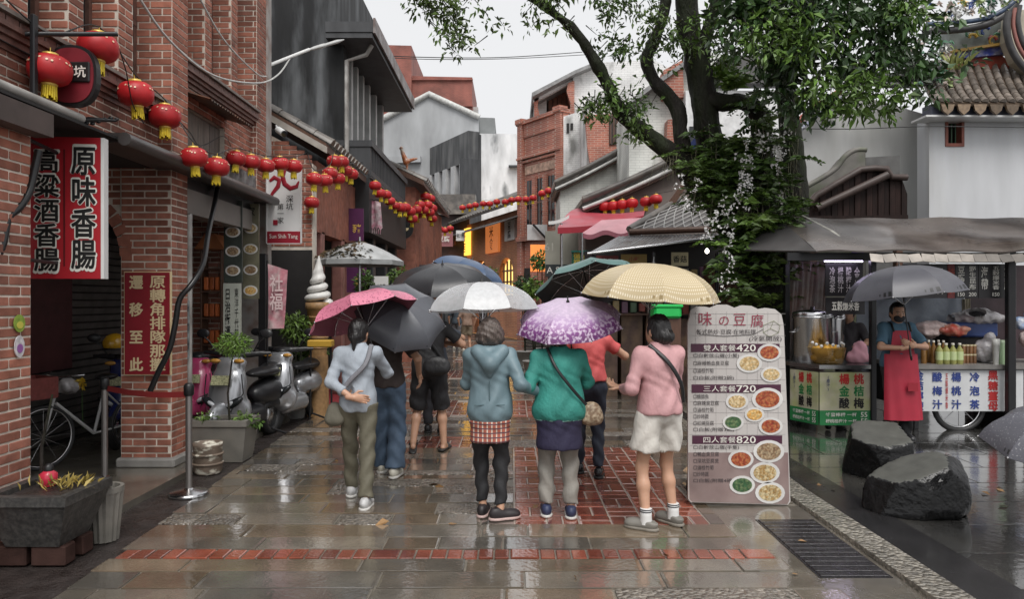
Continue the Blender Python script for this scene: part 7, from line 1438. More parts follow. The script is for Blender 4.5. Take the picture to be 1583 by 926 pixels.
def patterned(name, base, dots, kind):
    m = mat(name, base, .4, var=0); N, L, b = nodes_of(m); tc = N.new('ShaderNodeTexCoord'); cr = N.new('ShaderNodeValToRGB'); x = N.new('ShaderNodeMix'); x.data_type = 'RGBA'; x.inputs['A'].default_value = (*base, 1); x.inputs['B'].default_value = (*dots, 1)
    v = N.new('ShaderNodeTexVoronoi'); L.new(tc.outputs['Object'], v.inputs['Vector'])
    if kind == 'dots': v.voronoi_dimensions = '2D'; v.inputs['Scale'].default_value = 56; v.inputs['Randomness'].default_value = 0.; cr.color_ramp.elements[0].position = .2; cr.color_ramp.elements[0].color = (1, 1, 1, 1); cr.color_ramp.elements[1].position = .27; cr.color_ramp.elements[1].color = (0, 0, 0, 1); L.new(v.outputs['Distance'], cr.inputs[0]); L.new(cr.outputs[0], x.inputs['Factor']); L.new(x.outputs['Result'], b.inputs['Base Color'])
    else:
        g = N.new('ShaderNodeVectorMath'); g.operation = 'LENGTH'; mp = N.new('ShaderNodeMapping'); mp.inputs['Scale'].default_value = (1, 1, 0); L.new(tc.outputs['Object'], mp.inputs[0]); L.new(mp.outputs[0], g.inputs[0])
        r1 = N.new('ShaderNodeValToRGB'); e = r1.color_ramp.elements; e[0].position = .2; e[0].color = (.52, .42, .55, 1); e[1].position = .46; e[1].color = (.07, .015, .06, 1); q = e.new(.3); q.color = (.45, .3, .5, 1); q = e.new(.37); q.color = (.22, .06, .24, 1); L.new(g.outputs['Value'], r1.inputs[0])
        n = N.new('ShaderNodeTexNoise'); n.inputs['Scale'].default_value = 38; n.inputs['Detail'].default_value = 6; L.new(tc.outputs['Object'], n.inputs['Vector']); cr.color_ramp.elements[0].position = .47; cr.color_ramp.elements[1].position = .6; L.new(n.outputs['Fac'], cr.inputs[0]); L.new(cr.outputs[0], x.inputs['Factor']); L.new(r1.outputs[0], x.inputs['A']); x.inputs['B'].default_value = (.6, .48, .62, 1); L.new(x.outputs['Result'], b.inputs['Base Color'])
    return m
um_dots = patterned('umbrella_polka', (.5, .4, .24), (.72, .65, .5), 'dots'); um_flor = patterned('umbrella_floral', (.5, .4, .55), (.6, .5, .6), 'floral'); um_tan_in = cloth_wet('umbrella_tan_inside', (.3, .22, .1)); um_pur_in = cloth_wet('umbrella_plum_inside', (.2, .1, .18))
# ================================================================ people
skin_m = mat('skin', (.52, .30, .2), .45, var=.08, scale=12, sss=.08); hair_m = mat('hair_black', (.012, .010, .010), .35, var=.3, scale=30, stretch=(6, 6, 1), bump=.6, bscale=40); hair_grey = mat('hair_brown_grey', (.075, .055, .047), .45, var=.5, scale=40, stretch=(6, 6, 1), bump=.7, bscale=40, col2=(.15, .12, .105), mixs=30)
def ik(a, b, l1, l2, pole):
    a, b = V(a), V(b); d = b - a; L = min(d.length, (l1 + l2) * .999); dn = d.normalized(); x = (l1 * l1 - l2 * l2 + L * L) / (2 * L); h = math.sqrt(max(l1 * l1 - x * x, 0)); p = V(pole) - dn * V(pole).dot(dn); p = p.normalized() if p.length > 1e-6 else V((0, 1, 0)); return a + dn * x + p * h
def cut_local(s, n, p, rad):
    X, Y, Z = s.grid(); d = (X - p[0]) * n[0] + (Y - p[1]) * n[1] + (Z - p[2]) * n[2]; near = (X - p[0]) ** 2 + (Y - p[1]) ** 2 + (Z - p[2]) ** 2 < rad * rad; s.F = np.where(near, np.maximum(s.F, d), s.F)
def hand(mb, w, d, n, side, curl=.5, m=0):
    w, d = V(w), V(d).normalized(); n = V(n); n = (n - d * n.dot(d)).normalized(); s = d.cross(n) * side
    c = w + d * .08; g = SDF(tuple(c - V((.15, .15, .15))), tuple(c + V((.15, .15, .15))), .006); g.cone(w - d * .03, w + d * .02, .025, .027, .01).cone(w + d * .02, w + d * .075, .03, .036, .012, (n, .5))
    for i in range(4):
        p = w + d * (.088 - .004 * abs(i - 1.2)) + s * (-.027 + .0185 * i); dd = d.copy(); L = (.03, .034, .032, .025)[i]
        for j in range(3):
            R = Matrix.Rotation(curl * (.5 + .25 * j), 3, (d.cross(n))); dd = (R @ dd) if True else dd
            if (R @ d).dot(n) > 0 and j == 0 and curl > 0: pass
            q = p + dd * L * (1 - .14 * j); g.cone(p, q, .0092 - .0006 * j, .0086 - .0007 * j, .004); p = q
    p = w + d * .03 - s * .03; t1 = p + (d * .6 - s * .65 - n * .25).normalized() * .035; t2 = t1 + (d * .85 - s * .1 - n * (.3 * curl)).normalized() * .032; g.cone(p, t1, .0125, .0105, .008).cone(t1, t2, .0105, .0085, .004); g.into(mb, m)
def person(label, loc, rz, H, feet, wrists, poles, top=None, bottom=None, hair=None, shoes=None, head_turn=0., head_tilt=0., lean=0., hands=None, wide=1., extra=None, hoods=None, face=False, h=.0125, sleeve=(1, 1), group=None):
    t = thing('person', label, 'person', (0, 0, 0), group); k = H / 1.6; Z = lambda *p: V(p) * k
    hipL, hipR = Z(-.085, 0, .84), Z(.085, 0, .84); ank = [V((f[0], f[1], .075 * k + f[2])) for f in feet]; kneeL, kneeR = ik(hipL, ank[0], .40 * k, .385 * k, (-.05, 1, 0)), ik(hipR, ank[1], .40 * k, .385 * k, (.05, 1, 0))
    ly = lean; shL, shR = Z(-.15 * wide, ly, 1.31), Z(.15 * wide, ly, 1.31); wr = [V(w) for w in wrists]; elL, elR = ik(shL, wr[0], .275 * k, .24 * k, poles[0]), ik(shR, wr[1], .275 * k, .24 * k, poles[1])
    hc = Z(0, .025 + ly * 1.3, 1.485); HR = Matrix.Rotation(head_turn, 3, 'Z') @ Matrix.Rotation(head_tilt, 3, 'X'); hp = lambda x, y, z: hc + HR @ (V((x, y, z)) * k)
    allp = [hipL, hipR, *ank, kneeL, kneeR, shL, shR, *wr, elL, elR, hc]; lo = [min(p[i] for p in allp) - .26 for i in range(3)]; hi = [max(p[i] for p in allp) + .26 for i in range(3)]; lo[2] = -.02
    NEW = lambda: SDF(lo, hi, h)
    # body
    s = NEW(); s.ell(hc, (.075 * k, .092 * k, .112 * k), .02, np.array(HR)).ell(hp(0, .03, -.05), (.056 * k, .062 * k, .07 * k), .03, np.array(HR)).cone(hp(0, -.02, -.06), Z(0, ly, 1.33), .052 * k, .058 * k, .03)
    s.ell(hp(0, .098, -.02), (.014 * k, .02 * k, .022 * k), .012)
    for sx in (-1, 1): s.ell(hp(sx * .076, -.005, -.012), (.012 * k, .024 * k, .034 * k), .008, np.array(HR))
    s.ell(Z(0, ly * .8, 1.2), (.13 * k * wide, .085 * k, .15 * k), .06).ell(Z(0, ly * .3, 1.0), (.12 * k * wide, .085 * k, .15 * k), .06).ell(Z(0, 0, .87), (.135 * k * wide, .09 * k, .1 * k), .05)
    for (a, b, c) in ((shL, elL, wr[0]), (shR, elR, wr[1])): s.cone(a, b, .045 * k, .037 * k, .03).cone(b, c, .037 * k, .025 * k, .02)
    q_ = .72 if bottom and bottom[0] == 'pants' else .9
    for (a, b, c) in ((hipL, kneeL, ank[0]), (hipR, kneeR, ank[1])): s.cone(a, b, .078 * k * q_, .052 * k * q_, .04).cone(b, b.lerp(c, .35), .05 * k * q_, .053 * k * q_, .03).cone(b.lerp(c, .35), c, .053 * k * q_, .032 * k, .03)
    if shoes is None or shoes[0] in ('sandal',):
        for i, f in enumerate(feet): fd = V((math.sin(f[3]), math.cos(f[3]), 0)); s.cone(ank[i], ank[i] - V((0, 0, .04 * k)) + fd * .05, .03, .032, .02).cone(ank[i] - V((0, 0, .045 * k)) - fd * .03, ank[i] - V((0, 0, .055 * k)) + fd * .14, .03, .024, .02)
    mb = s.into(MB())
    for i, hd_ in enumerate(hands or (None, None)):
        if hd_: hand(mb, wr[i], hd_[0], hd_[1], (1, -1)[i], hd_[2])
    body = mb.build('body', skin_m, t)
    # trousers or shorts
    if bottom:
        s = NEW(); s.ell(Z(0, -.008, .875), (.155 * k * wide, .118 * k, .125 * k), .04).cone(Z(0, 0, .9), Z(0, 0, 1.02), .1 * k * wide, .1 * k * wide, .05, ((0, 1, 0), .8)); kind, m, rt, rk, ra, hem = bottom
        for (a, b, c) in ((hipL, kneeL, ank[0]), (hipR, kneeR, ank[1])):
            if kind == 'pants': e = b.lerp(c, hem); s.cone(a, b, rt * k, rk * k, .05).cone(b, e, rk * k, ra * k, .03); dn = (e - b).normalized(); cut_local(s, tuple(dn), tuple(e - dn * .005), ra * k + .05)
            else: e = a.lerp(b, hem) if hem <= 1 else b.lerp(c, hem - 1); s.cone(a, e, rt * k, ra * k, .015); dn = (e - a).normalized(); cut_local(s, tuple(dn), tuple(e - dn * .005), ra * k + .035)
        s.cut((0, 0, 1), (0, 0, min(1.03, (max(g_[2] for g_ in top) if top else 1.) + .07) * k)); ph = random.random() * 6; s.wob(lambda X, Y, Zz: .0065 * np.sin(Zz * 38 + 5 * np.sin(X * 11 + ph) + Y * 14) * (.4 + .6 * np.clip((.9 * k - Zz) * 3, 0, 1))); s.into(mb := MB()); mb.build('trousers' if kind == 'pants' else 'shorts', m, t)
    for g in (top or []):
        nm, m, hem, loose, sl, flare = g[:6]; s = NEW(); w_ = wide * loose; lw = loose ** .5
        s.ell(Z(0, ly * .9 - .005, 1.215), (.15 * k * w_, .11 * k * loose, .16 * k), .05).ell(Z(0, ly * .5, 1.03), ((.142 + flare * .3) * k * w_, (.112 + flare * .3) * k * loose, .17 * k), .08)
        if hem < .98: s.ell(Z(0, -.006, .88), ((.17 + flare) * k * w_, (.14 + flare) * k * loose, .17 * k), .08)
        if hem < .72: s.cone(Z(0, 0, .88), Z(0, 0, .6), (.15 + flare) * k * w_, (.165 + flare) * k * w_, .08, ((0, 1, 0), .78))
        s.cone(shL, shR, .055 * k * lw, .055 * k * lw, .05).cone(Z(0, ly, 1.33), Z(0, ly * 1.1 - .004, 1.385), .075 * k, .062 * k, .03)
        for i, (a, b, c) in enumerate(((shL, elL, wr[0]), (shR, elR, wr[1]))):
            f = sl[i] if hasattr(sl, '__len__') else sl
            if f <= 0: continue
            ra, rb, rc = .057 * k * lw, .049 * k * lw, .041 * k * lw
            if f <= .5: e = a.lerp(b, f * 2); s.cone(a, e, ra, ra * 1.02, .04); dn = (e - a).normalized(); cut_local(s, tuple(dn), tuple(e - dn * .004), .1)
            else: e = b.lerp(c, (f - .5) * 2); s.cone(a, b, ra, rb, .04).cone(b, e, rb, rc, .03); dn = (e - b).normalized(); cut_local(s, tuple(dn), tuple(e - dn * .004), .085)
        s.cut((0, 0, -1), (0, 0, hem * k)); s.cut((0, 0, 1), (0, 0, (g[6] if len(g) > 6 else 1.40) * k)); ph = 1.3 * wide + H
        s.wob(lambda X, Y, Zz: .0042 * loose * np.sin(Zz * 30 + 6 * np.sin(X * 9 + ph) + Y * 11) * np.cos(X * 13 + ph) + .0025 * np.sin(X * 46 + Zz * 31 + 4 * np.sin(Zz * 17))); s.into(mb := MB()); mb.build(nm, m, t)
    # hair
    if hair:
        st_, hm = hair; s = SDF(tuple(hc - V((.22, .22, .3))), tuple(hc + V((.22, .22, .22))), .009); RR = np.array(HR)
        s.ell(hp(0, -.012, .018), (.086 * k, .1 * k, .112 * k), .01, RR)
        if st_ == 'bob': s.ell(hp(0, -.03, -.015), (.104 * k, .098 * k, .095 * k), .05, RR).ell(hp(-.05, -.02, -.04), (.055 * k, .072 * k, .045 * k), .04, RR).ell(hp(.05, -.02, -.04), (.055 * k, .072 * k, .045 * k), .04, RR).wob(lambda X, Y, Zz: .007 * np.sin(X * 70 + Zz * 50) * np.sin(Y * 60 + Zz * 66))
        if st_ == 'tail': s.ell(hp(0, -.095, -.03), (.034 * k, .034 * k, .034 * k), .03).cone(hp(0, -.105, -.05), hp(0, -.1, -.15), .028 * k, .014 * k, .02)
        if st_ == 'bun': s.ell(hp(.0, -.105, -.045), (.05 * k, .042 * k, .05 * k), .03).ell(hp(0, -.05, -.05), (.07 * k, .06 * k, .055 * k), .03, RR)
        if st_ in ('short', 'tail', 'bun'): s.ell(hp(0, -.05, -.035), (.072 * k, .055 * k, .06 * k), .03, RR)
        fr = HR @ V((0, 1, 0)); g0 = hp(0, .045, 0); X, Y, Zz = s.grid(); d = (X - g0.x) * fr.x + (Y - g0.y) * fr.y; zz = Zz - hc.z; s.F = np.maximum(s.F, np.where(zz < .06 * k, d, -1)); s.wob(lambda X, Y, Zz: .0035 * np.sin(np.arctan2(Y - hc.y, X - hc.x) * 34 + Zz * 22) + .002 * np.sin(X * 120 + Zz * 40)); s.into(mb := MB()); mb.build('hair', hm, t)
    if shoes:
        kind, m, sole = shoes
        for i, f in enumerate(feet):
            fd = V((math.sin(f[3]), math.cos(f[3]), 0)); a = V((f[0], f[1], f[2])); side_ = V((fd.y, -fd.x, 0)); up_ = V((0, 0, 1)); tilt = f[4] if len(f) > 4 else 0; Rs = Matrix((side_, fd, up_)).transposed() @ Matrix.Rotation(-tilt, 3, 'X'); o = lambda x, y, z: a + Rs @ (V((x, y, z)) * k); g = SDF(tuple(a - V((.25, .25, .08))), tuple(a + V((.25, .25, .22))), .009); R_ = np.array(Rs)
            if kind == 'sandal':
                g.cone(o(0, -.07, .014), o(0, .15, .014), .045, .042, .02, (Rs @ up_, .35)); g.into(mb := MB()); so = mb.build('sandal', m, t); q = MB().tube([o(-.045, .06, .02), o(-.03, .07, .06), o(.0, .075, .075), o(.03, .07, .06), o(.045, .06, .02)], .02, 6, flat=.4); q.build('strap', m, so); continue
            g.ell(o(0, -.035, .055), (.042 * k, .06 * k, .055 * k), .03, R_).ell(o(0, .06, .04), (.045 * k, .09 * k, .042 * k), .04, R_).ell(o(0, .12, .034), (.042 * k, .05 * k, .032 * k), .03, R_); g.cut(tuple(Rs @ V((0, 0, -1))), tuple(o(0, 0, .016)))
            if kind == 'clog': g.cut(tuple(Rs @ V((0, -.25, 1)).normalized()), tuple(o(0, -.02, .075)))
            else: g.cut(tuple(Rs @ V((0, -.1, 1)).normalized()), tuple(o(0, -.04, .1)))
            g.into(mb := MB()); so = mb.build('shoe', m, t); g = SDF(tuple(a - V((.25, .25, .08))), tuple(a + V((.25, .25, .22))), .009); g.ell(o(0, -.03, .012), (.05 * k, .07 * k, .05 * k), .02, R_).ell(o(0, .08, .012), (.052 * k, .095 * k, .05 * k), .03, R_); g.cut(tuple(Rs @ V((0, 0, 1))), tuple(o(0, 0, .022))); g.cut(tuple(Rs @ V((0, 0, -1))), tuple(o(0, 0, .0))); g.into(mb := MB()); mb.build('sole', sole, so)
    if extra: extra(t, k, Z, dict(shL=shL, shR=shR, hc=hc, hp=hp, HR=HR, ank=ank, kneeL=kneeL, kneeR=kneeR, wr=wr, elL=elL, elR=elR))
    t.location = loc; t.rotation_euler = (0, 0, rz); return t
def to_world(loc, rz, p): return V(loc) + rotz(rz) @ V(p)
def strap(t, pts, m, w=.014, name='strap'): return MB().tube(spline([V(p) for p in pts], 4), w, 6, flat=.3, up=(0, 1, 0)).build(name, m, t)
def pouch(t, c, r, m, name='bag'):
    g = SDF(tuple(V(c) - V((.2, .15, .2))), tuple(V(c) + V((.2, .15, .2))), .012); g.ell(c, r, .02).cone(V(c) + V((-r[0] * .6, 0, -r[2] * .5)), V(c) + V((r[0] * .6, 0, -r[2] * .5)), r[1] * .8, r[1] * .8, .05); g.into(mb := MB()); return mb.build(name, m, t)
fab = lambda n, c=(.1, .1, .1), **k: mat(n, c, k.pop('rough', .75), bump=k.pop('bump', .55), bscale=k.pop('bscale', 120) * .28, var=k.pop('var', .2), dist=.012, stretch=(1, 1, .55), **k)
rubber_w = mat('sole_white', (.6, .59, .56), .5); rubber_b = mat('sole_black', (.02, .02, .02), .5)
# woman with the pink umbrella
L1 = (-1.29, 6.08, 0)
def ex1(t, k, Z, J): strap(t, [J['shR'] + V((-.03, -.03, .07)), Z(.08, -.128, 1.22), Z(-.05, -.135, 1.08), Z(-.15, -.1, .95)], fab('strap_grey', (.2, .2, .22)), .02); pouch(t, Z(-.2, -.02, .78), (.07, .05, .1), fab('bag_olive', (.14, .13, .1)))
person('person in pale grey top and olive trousers walking away, hand behind back', L1, .05, 1.53, [(-.09, .2, 0, -.1, 0), (.09, -.2, .0, .1, .0)], [(-.03, -.165, .9), (.1, .3, 1.2)], [(-1, -.1, -.5), (.7, -.5, -.9)], [('top', fab('jersey_grey', (.36, .4, .45)), .8, .95, (.82, .95), 0)], ('pants', fab('trousers_olive', (.13, .12, .085)), .085, .064, .06, .97), ('tail', hair_m), ('shoe', mat('shoe_grey_white', (.5, .5, .5), .5, var=.3, scale=20), rubber_w), head_turn=-.25, hands=(((.9, -.1, -.1), (0, -1, 0), .35), None), extra=ex1)
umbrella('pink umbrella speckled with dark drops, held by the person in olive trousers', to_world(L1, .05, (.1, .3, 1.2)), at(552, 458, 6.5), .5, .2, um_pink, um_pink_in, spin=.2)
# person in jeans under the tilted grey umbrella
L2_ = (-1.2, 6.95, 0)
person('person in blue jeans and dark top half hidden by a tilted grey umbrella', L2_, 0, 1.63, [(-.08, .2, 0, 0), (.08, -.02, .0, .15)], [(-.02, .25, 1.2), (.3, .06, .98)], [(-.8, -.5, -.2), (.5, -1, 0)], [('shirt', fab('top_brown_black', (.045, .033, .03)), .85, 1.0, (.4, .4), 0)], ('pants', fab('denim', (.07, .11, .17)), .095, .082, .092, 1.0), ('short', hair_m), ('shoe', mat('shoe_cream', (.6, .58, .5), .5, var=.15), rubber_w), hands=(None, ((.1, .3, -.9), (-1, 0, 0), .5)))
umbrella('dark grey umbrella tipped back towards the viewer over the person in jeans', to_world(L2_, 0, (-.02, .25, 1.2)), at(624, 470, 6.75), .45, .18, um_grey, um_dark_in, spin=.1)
# man in black
L3_ = (-.93, 8.12, 0)
def ex3(t, k, Z, J): strap(t, [J['shL'] + V((.03, -.03, .06)), Z(.0, -.13, 1.2), Z(.14, -.13, 1.0)], black_paint, .018); pouch(t, Z(.1, -.16, .92), (.15, .05, .1), fab('bag_black', (.02, .02, .022), rough=.5))
person('person in black shirt, black shorts and slippers walking away', L3_, 0, 1.7, [(-.17, -.06, .03, -.1, -.35), (.16, .05, 0, .25)], [(-.2, .25, 1.05), (.17, .2, 1.2)], [(-1, -.4, 0), (1, -.6, -.2)], [('shirt', fab('tee_black', (.02, .02, .022)), .8, 1.1, (.38, .38), 0)], ('shorts', fab('shorts_black', (.022, .022, .025)), .098, 0, .092, 1.05), ('short', hair_m), ('sandal', mat('slipper_black', (.02, .02, .02), .4), None), hands=(None, ((0, .5, .8), (-1, 0, 0), .9)), extra=ex3)
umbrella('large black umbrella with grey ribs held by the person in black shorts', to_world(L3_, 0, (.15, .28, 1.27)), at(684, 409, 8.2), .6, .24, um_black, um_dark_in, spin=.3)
# blue umbrella and its hidden bearer
L3b = (-1.0, 9.3, 0)
person('person in dark clothes mostly hidden behind the person in black', L3b, 0, 1.6, [(-.08, 0, 0, 0), (.08, .1, 0, 0)], [(-.2, .1, .9), (.14, .25, 1.25)], [(-1, -.4, 0), (1, -.6, -.2)], [('shirt', fab('shirt_slate', (.05, .06, .08)), .8, 1.05, .4, 0)], ('pants', fab('trousers_dark', (.03, .03, .035)), .09, .07, .06, .97), ('short', hair_m), ('shoe', mat('shoe_black', (.02, .02, .022), .35), rubber_b), h=.016)
umbrella('slate blue umbrella showing just behind the large black one', to_world(L3b, 0, (.14, .25, 1.25)), at(730, 402, 9.6), .52, .2, um_blue, um_dark_in)
# woman in the hooded jacket
L4 = (-.17, 5.62, 0)
jk = fab('jacket_bluegrey', (.15, .22, .25), rough=.5, bscale=60)
def ex4(t, k, Z, J):
    g = SDF((-.2, -.28, 1.1 * k), (.2, .12, 1.45 * k), .011); g.cone(Z(-.1, -.06, 1.34), Z(0, -.14, 1.25), .05, .06, .03).cone(Z(.1, -.06, 1.34), Z(0, -.14, 1.25), .05, .06, .03).cone(Z(0, -.14, 1.25), Z(0, -.13, 1.17), .055, .03, .03).cone(Z(-.1, -.05, 1.35), Z(.1, -.05, 1.35), .04, .04, .03); g.into(mb := MB()); mb.build('hood', jk, t)
    MB().tube([Z(-.12, -.146, .93), Z(.12, -.146, .93)], .004, 4).build('seam', fab('hem_dark'), t); MB().tube([Z(0, -.15, 1.12), Z(0, -.15, .82)], .004, 4).build('seam', fab('hem_dark'), t)
def plaid():
    m = mat('plaid_red', (.42, .12, .08), .7, var=.08); N, L, b = nodes_of(m); g = N.new('ShaderNodeTexCoord'); base = b.inputs['Base Color'].links[0].from_socket
    for ax_, col_ in (('X', (.7, .6, .5)), ('Z', (.12, .06, .08))):
        w = N.new('ShaderNodeTexWave'); w.bands_direction = ax_; w.inputs['Scale'].default_value = 9; w.inputs['Distortion'].default_value = .6; L.new(g.outputs['Object'], w.inputs['Vector']); cr = N.new('ShaderNodeValToRGB'); cr.color_ramp.elements[0].position = .78; cr.color_ramp.elements[1].position = .86; L.new(w.outputs['Fac'], cr.inputs[0]); x = N.new('ShaderNodeMix'); x.data_type = 'RGBA'; L.new(cr.outputs[0], x.inputs['Factor']); L.new(base, x.inputs['A']); x.inputs['B'].default_value = (*col_, 1); base = x.outputs['Result']
    L.new(base, b.inputs['Base Color']); return m
person('person with bobbed greying hair in blue-grey hooded jacket over plaid shirt', L4, 0, 1.55, [(-.06, .08, 0, .1), (.08, -.03, 0, 1.2)], [(-.06, .26, 1.18), (.37, .05, .98)], [(-.6, -.4, -1), (.2, -.8, -.8)], [('plaid_shirt', plaid(), .62, .95, 0, .006, .8), ('jacket', jk, .77, 1.09, (.98, .98), .0), ('hem_band', fab('hem_dark', (.1, .16, .18)), .765, 1.112, 0, 0, .79)], ('pants', fab('leggings_black', (.018, .018, .02)), .078, .061, .047, .9), ('bob', hair_grey), ('shoe', mat('sneaker_black', (.025, .02, .022), .5, var=.3, scale=20), mat('sole_pink', (.55, .4, .37), .5)), extra=ex4)
umbrella('clear plastic umbrella with frosted panels above the hooded jacket', to_world(L4, 0, (-.06, .3, 1.2)), at(745, 436, 5.95), .47, .23, um_clear, None, alt=um_frost, spin=.39, shaft_m=steel_m)
# woman in the teal cardigan
L5 = (.37, 5.68, 0)
def ex5(t, k, Z, J):
    strap(t, [J['shL'] + V((.06, -.06, .075)), Z(-.04, -.15, 1.24), Z(.08, -.168, 1.08), Z(.21, -.12, .93)], black_paint, .012)
    pouch(t, Z(.26, -.02, .85), (.085, .05, .09), mat('bag_pattern', (.2, .13, .08), .5, var=.3, scale=40, col2=(.42, .34, .24), mixs=45))
person('person in teal cardigan over navy shirt and grey trousers under purple umbrella', L5, 0, 1.53, [(-.1, .03, 0, 0), (.09, -.02, 0, .05)], [(-.26, .12, .98), (.13, .28, 1.16)], [(-.4, -.7, -1), (.6, -.4, -1)], [('navy_shirt', fab('shirt_navy', (.025, .022, .055)), .56, 1.0, 0, .008, .84), ('cardigan', fab('cardigan_teal', (.035, .24, .2), bscale=220), .8, 1.14, (.95, .95), .01), ('trim', fab('trim_pale', (.3, .55, .5)), .796, 1.152, 0, .01, .812)], ('pants', fab('trousers_grey', (.25, .235, .21)), .088, .068, .062, .95), ('short', mat('hair_brown', (.05, .025, .018), .4, bump=.5, bscale=40)), ('shoe', mat('shoe_navy', (.03, .04, .09), .5, var=.2), rubber_w), wide=1.1, extra=ex5)
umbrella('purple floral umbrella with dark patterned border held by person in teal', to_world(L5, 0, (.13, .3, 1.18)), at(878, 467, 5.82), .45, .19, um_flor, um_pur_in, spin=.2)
# woman in coral
L6 = (.74, 6.95, 0)
person('person in coral top and dark jeans partly hidden behind the teal cardigan', L6, 0, 1.6, [(-.08, .18, 0, 0), (.09, -.02, 0, .2)], [(-.15, .2, 1.1), (.16, .18, 1.25)], [(-1, -.4, 0), (1, -.5, -.5)], [('top', fab('top_coral', (.6, .1, .1), rough=.6), .92, 1.03, (.3, .3), 0)], ('pants', fab('jeans_dark', (.022, .028, .045)), .088, .062, .05, .95), ('tail', hair_m), ('shoe', mat('shoe_patent', (.015, .015, .017), .2), rubber_b), hands=(None, ((-.1, .4, .8), (-1, 0, 0), .9)))
umbrella('teal umbrella with black lining tipped forward over the person in coral', to_world(L6, 0, (.14, .26, 1.3)), at(902, 418, 7.55), .55, .2, um_teal, um_dark_in, spin=.1)
# woman with polka-dot umbrella
L7 = (1.1, 5.42, 0)
def ex7(t, k, Z, J):
    strap(t, [J['shL'] + V((.05, -.03, .07)), Z(.0, -.135, 1.26), Z(.1, -.15, 1.1), Z(.15, -.1, .95)], black_paint, .016)
    for i, a in enumerate(J['ank']):
        MB().lathe([(.046, -.03), (.043, .03), (.044, .085), (.04, .086)], 16, tuple(a)).build('sock', white_paint, t)
        for z in (.06, .075): MB().lathe([(.0455, z), (.0465, z + .004), (.0455, z + .008)], 16, tuple(a)).build('sock_stripe', mat('stripe_dark', (.05, .05, .06), .6), t)
person('person in pink blouse, white shorts and grey clogs under yellow dotted umbrella', L7, .3, 1.58, [(-.13, -.04, 0, -.75), (.13, .02, 0, -.35)], [(-.2, .2, 1.02), (.08, .26, 1.2)], [(-.5, -.6, -1), (.6, -.4, -1)], [('blouse', fab('blouse_pink', (.58, .32, .33), rough=.6), .86, 1.04, (.92, .95), 0)], ('shorts', fab('shorts_white', (.66, .63, .58)), .1, 0, .112, .66), ('bun', hair_m), ('clog', mat('clog_grey', (.2, .19, .17), .6, var=.2), mat('sole_taupe', (.22, .2, .17), .6)), head_turn=.35, hands=(((-.4, .8, .1), (0, -.2, 1), .6), ((0, .3, .9), (-1, 0, 0), .9)), extra=ex7)
umbrella('big mustard umbrella with cream polka dots beside the menu board', to_world(L7, .3, (.07, .34, 1.24)), at(1010, 407, 5.72), .55, .27, um_dots, um_tan_in, spin=.35)
# the vendor
L8 = (at(1386, 0, 8.75).x, 8.75, 0)
def ex8(t, k, Z, J):
    ap = mat('apron_red', (.36, .018, .04), .6, var=.1, bump=.35, bscale=60)
    def apf(u, v): a = (u - .5) * 2.5; w = .2 + .03 * v; z = 1.05 - .78 * v; return (w * math.sin(a) * 1.05, .165 + .06 * v + .1 * (math.cos(a) - 1) + .008 * math.sin(u * 22 + v * 2) * v, z)
    MB().sheet(apf, 28, 16, t=.004).build('apron', ap, t); MB().sheet(lambda u, v: ((u - .5) * (.2 + .1 * v), .14 - .015 * abs(u - .5) - .02 * (1 - v), 1.33 - .29 * v), 10, 6, t=.004).build('apron_bib', ap, t)
    MB().sheet(lambda u, v: (-.13 + .12 * u, (.245) - .012 * abs(u - .5), .72 - .1 * v), 4, 3, t=.006).build('pocket', mat('apron_dark', (.32, .015, .03), .6), t)
    for sx in (-1, 1): MB().tube([Z(sx * .1, .13, 1.27), Z(sx * .1, .07, 1.37), Z(sx * .07, -.06, 1.38)], .014, 6, flat=.4).build('apron_strap', black_paint, t)
    hp = J['hp']; g = SDF(tuple(J['hc'] - V((.14, .14, .16))), tuple(J['hc'] + V((.14, .16, .1))), .008); g.ell(hp(0, .062, -.052), (.062 * k, .05 * k, .05 * k), .02); g.into(mb := MB()); mb.build('face_mask', fab('mask_black', (.02, .02, .024)), t)
    for sx in (-1, 1):
        MB().ell(hp(sx * .03, .086, .006), (.012, .006, .006), 10, 6).build('eye', mat('eye_white', (.6, .58, .55), .2), t); MB().ell(hp(sx * .03, .092, .006), (.006, .003, .006), 8, 5).build('iris', black_paint, t); MB().tube([hp(sx * .048, .082, .026), hp(sx * .03, .093, .03), hp(sx * .014, .094, .027)], .003, 4).build('eyebrow', hair_m, t)
    MB().tube([J['wr'][1] + V((.028 * math.cos(a), .0, .028 * math.sin(a))) - (J['wr'][1] - J['elR']).normalized() * .02 for a in [j * math.pi / 6 for j in range(12)]], .006, 5, closed=True).build('bracelet', white_paint, t)
person('person in red apron, blue shirt and black mask clasping an umbrella', L8, math.pi, 1.66, [(-.1, 0, 0, -.1), (.1, 0, 0, .1)], [(-.045, .27, 1.16), (.05, .27, 1.13)], [(-1, .1, -.8), (1, .1, -.8)], [('shirt', fab('tee_steel_blue', (.06, .13, .19)), .85, 1.08, (.42, .42), 0)], ('pants', fab('trousers_black', (.02, .02, .022)), .09, .075, .07, .97), ('short', hair_m), ('shoe', mat('shoe_black'), rubber_b), head_tilt=-.18, head_turn=-.15, hands=(((.9, .35, .35), (0, -1, .2), .8), ((-.9, .35, .35), (0, -1, .2), .8)), extra=ex8)
umbrella('dark grey umbrella held upright by the red-aproned vendor', to_world(L8, math.pi, (0, .3, 1.1)), at(1390, 411, 8.5), .66, .36, um_vend, um_dark_in, spin=.2)
L9 = (at(1312, 0, 10.25).x, 10.25, 0)
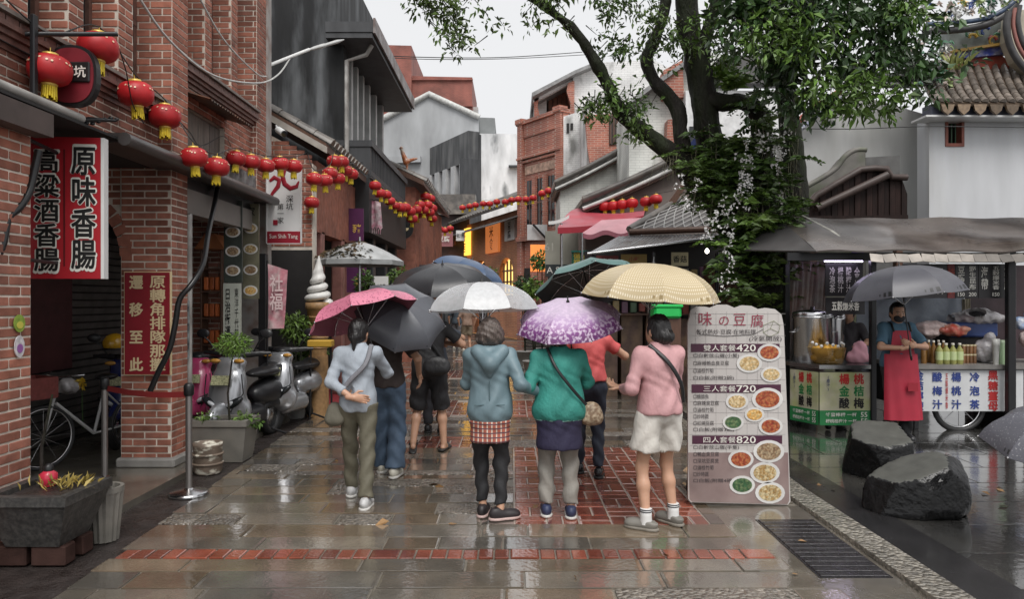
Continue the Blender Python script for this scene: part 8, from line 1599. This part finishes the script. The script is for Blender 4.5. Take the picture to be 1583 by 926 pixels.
person('person in dark shirt working behind the steel pots in the stall', L9, math.pi * .8, 1.6, [(-.1, 0, 0, 0), (.1, 0, 0, 0)], [(-.12, .3, 1.05), (.12, .3, 1.0)], [(-1, 0, -.8), (1, 0, -.8)], [('shirt', fab('shirt_charcoal', (.05, .045, .05)), .85, 1.05, (.42, .42), 0)], ('pants', fab('trousers_black'), .09, .075, .07, .97), ('short', hair_m), ('shoe', mat('shoe_black'), rubber_b), head_tilt=-.3, h=.016)
for (u, v, lab, c1, c2, kd, hh, rz_) in ((706, 541, 'distant person in grey shorts seen below the clear umbrella', (.2, .2, .22), (.06, .08, .1), 'shorts', 1.65, 0), (722, 544, 'distant person in khaki shorts with white shoes beyond the clear umbrella', (.25, .2, .14), (.3, .2, .15), 'shorts', 1.6, .3), (992, 548, 'distant person in pale skirt standing beyond the kerb', (.5, .46, .42), (.1, .1, .11), 'shorts', 1.6, math.pi)):
    g = gp(u, v); person(lab, (g.x, g.y, 0), rz_, hh, [(-.1, .12, 0, 0), (.09, -.05, 0, 0)], [(-.24, .05, .85), (.24, .05, .85)], [(-1, -.3, 0), (1, -.3, 0)], [('shirt', fab('far_shirt_%d' % u, c2), .85, 1.05, .4, 0)], ('shorts', fab('far_shorts_%d' % u, c1), .1, 0, .1, .75), ('short', hair_m), ('shoe', mat('shoe_cream'), rubber_w), h=.02)
# the umbrella that peeks in at the right, resting on the square
ug = V((at(1668, 0, 4.75).x, 4.95, .12)); umbrella('dark speckled umbrella propped open on the square at the right edge', ug, ug + V((-.02, -.16, .84)), .5, .26, cloth_wet('umbrella_speckled', (.11, .11, .13), col2=(.3, .3, .32), mixs=70, mlo=.6, mhi=.66), um_dark_in)
gb = thing('green_bin', 'bright green plastic tub behind the polka-dot umbrella', 'tub', at(1030, 540, 9.5)); p0, p1 = at(1008, 473, 9.5), at(1050, 492, 9.5); MB().cbox(((p0.x + p1.x) / 2, 9.5, (p0.z + p1.z) / 2), (p1.x - p0.x, .3, p0.z - p1.z), .03).build('tub', mat('tub_green', (.02, .5, .1), .4), gb); MB().cbox(((p0.x + p1.x) / 2, 9.5, p0.z), (p1.x - p0.x + .03, .33, .04), .01).build('rim', mat('tub_green'), gb); MB().bb(p0.x, p1.x, 9.4, 9.6, 0, p1.z + .01).build('stand', wood_dark, gb)
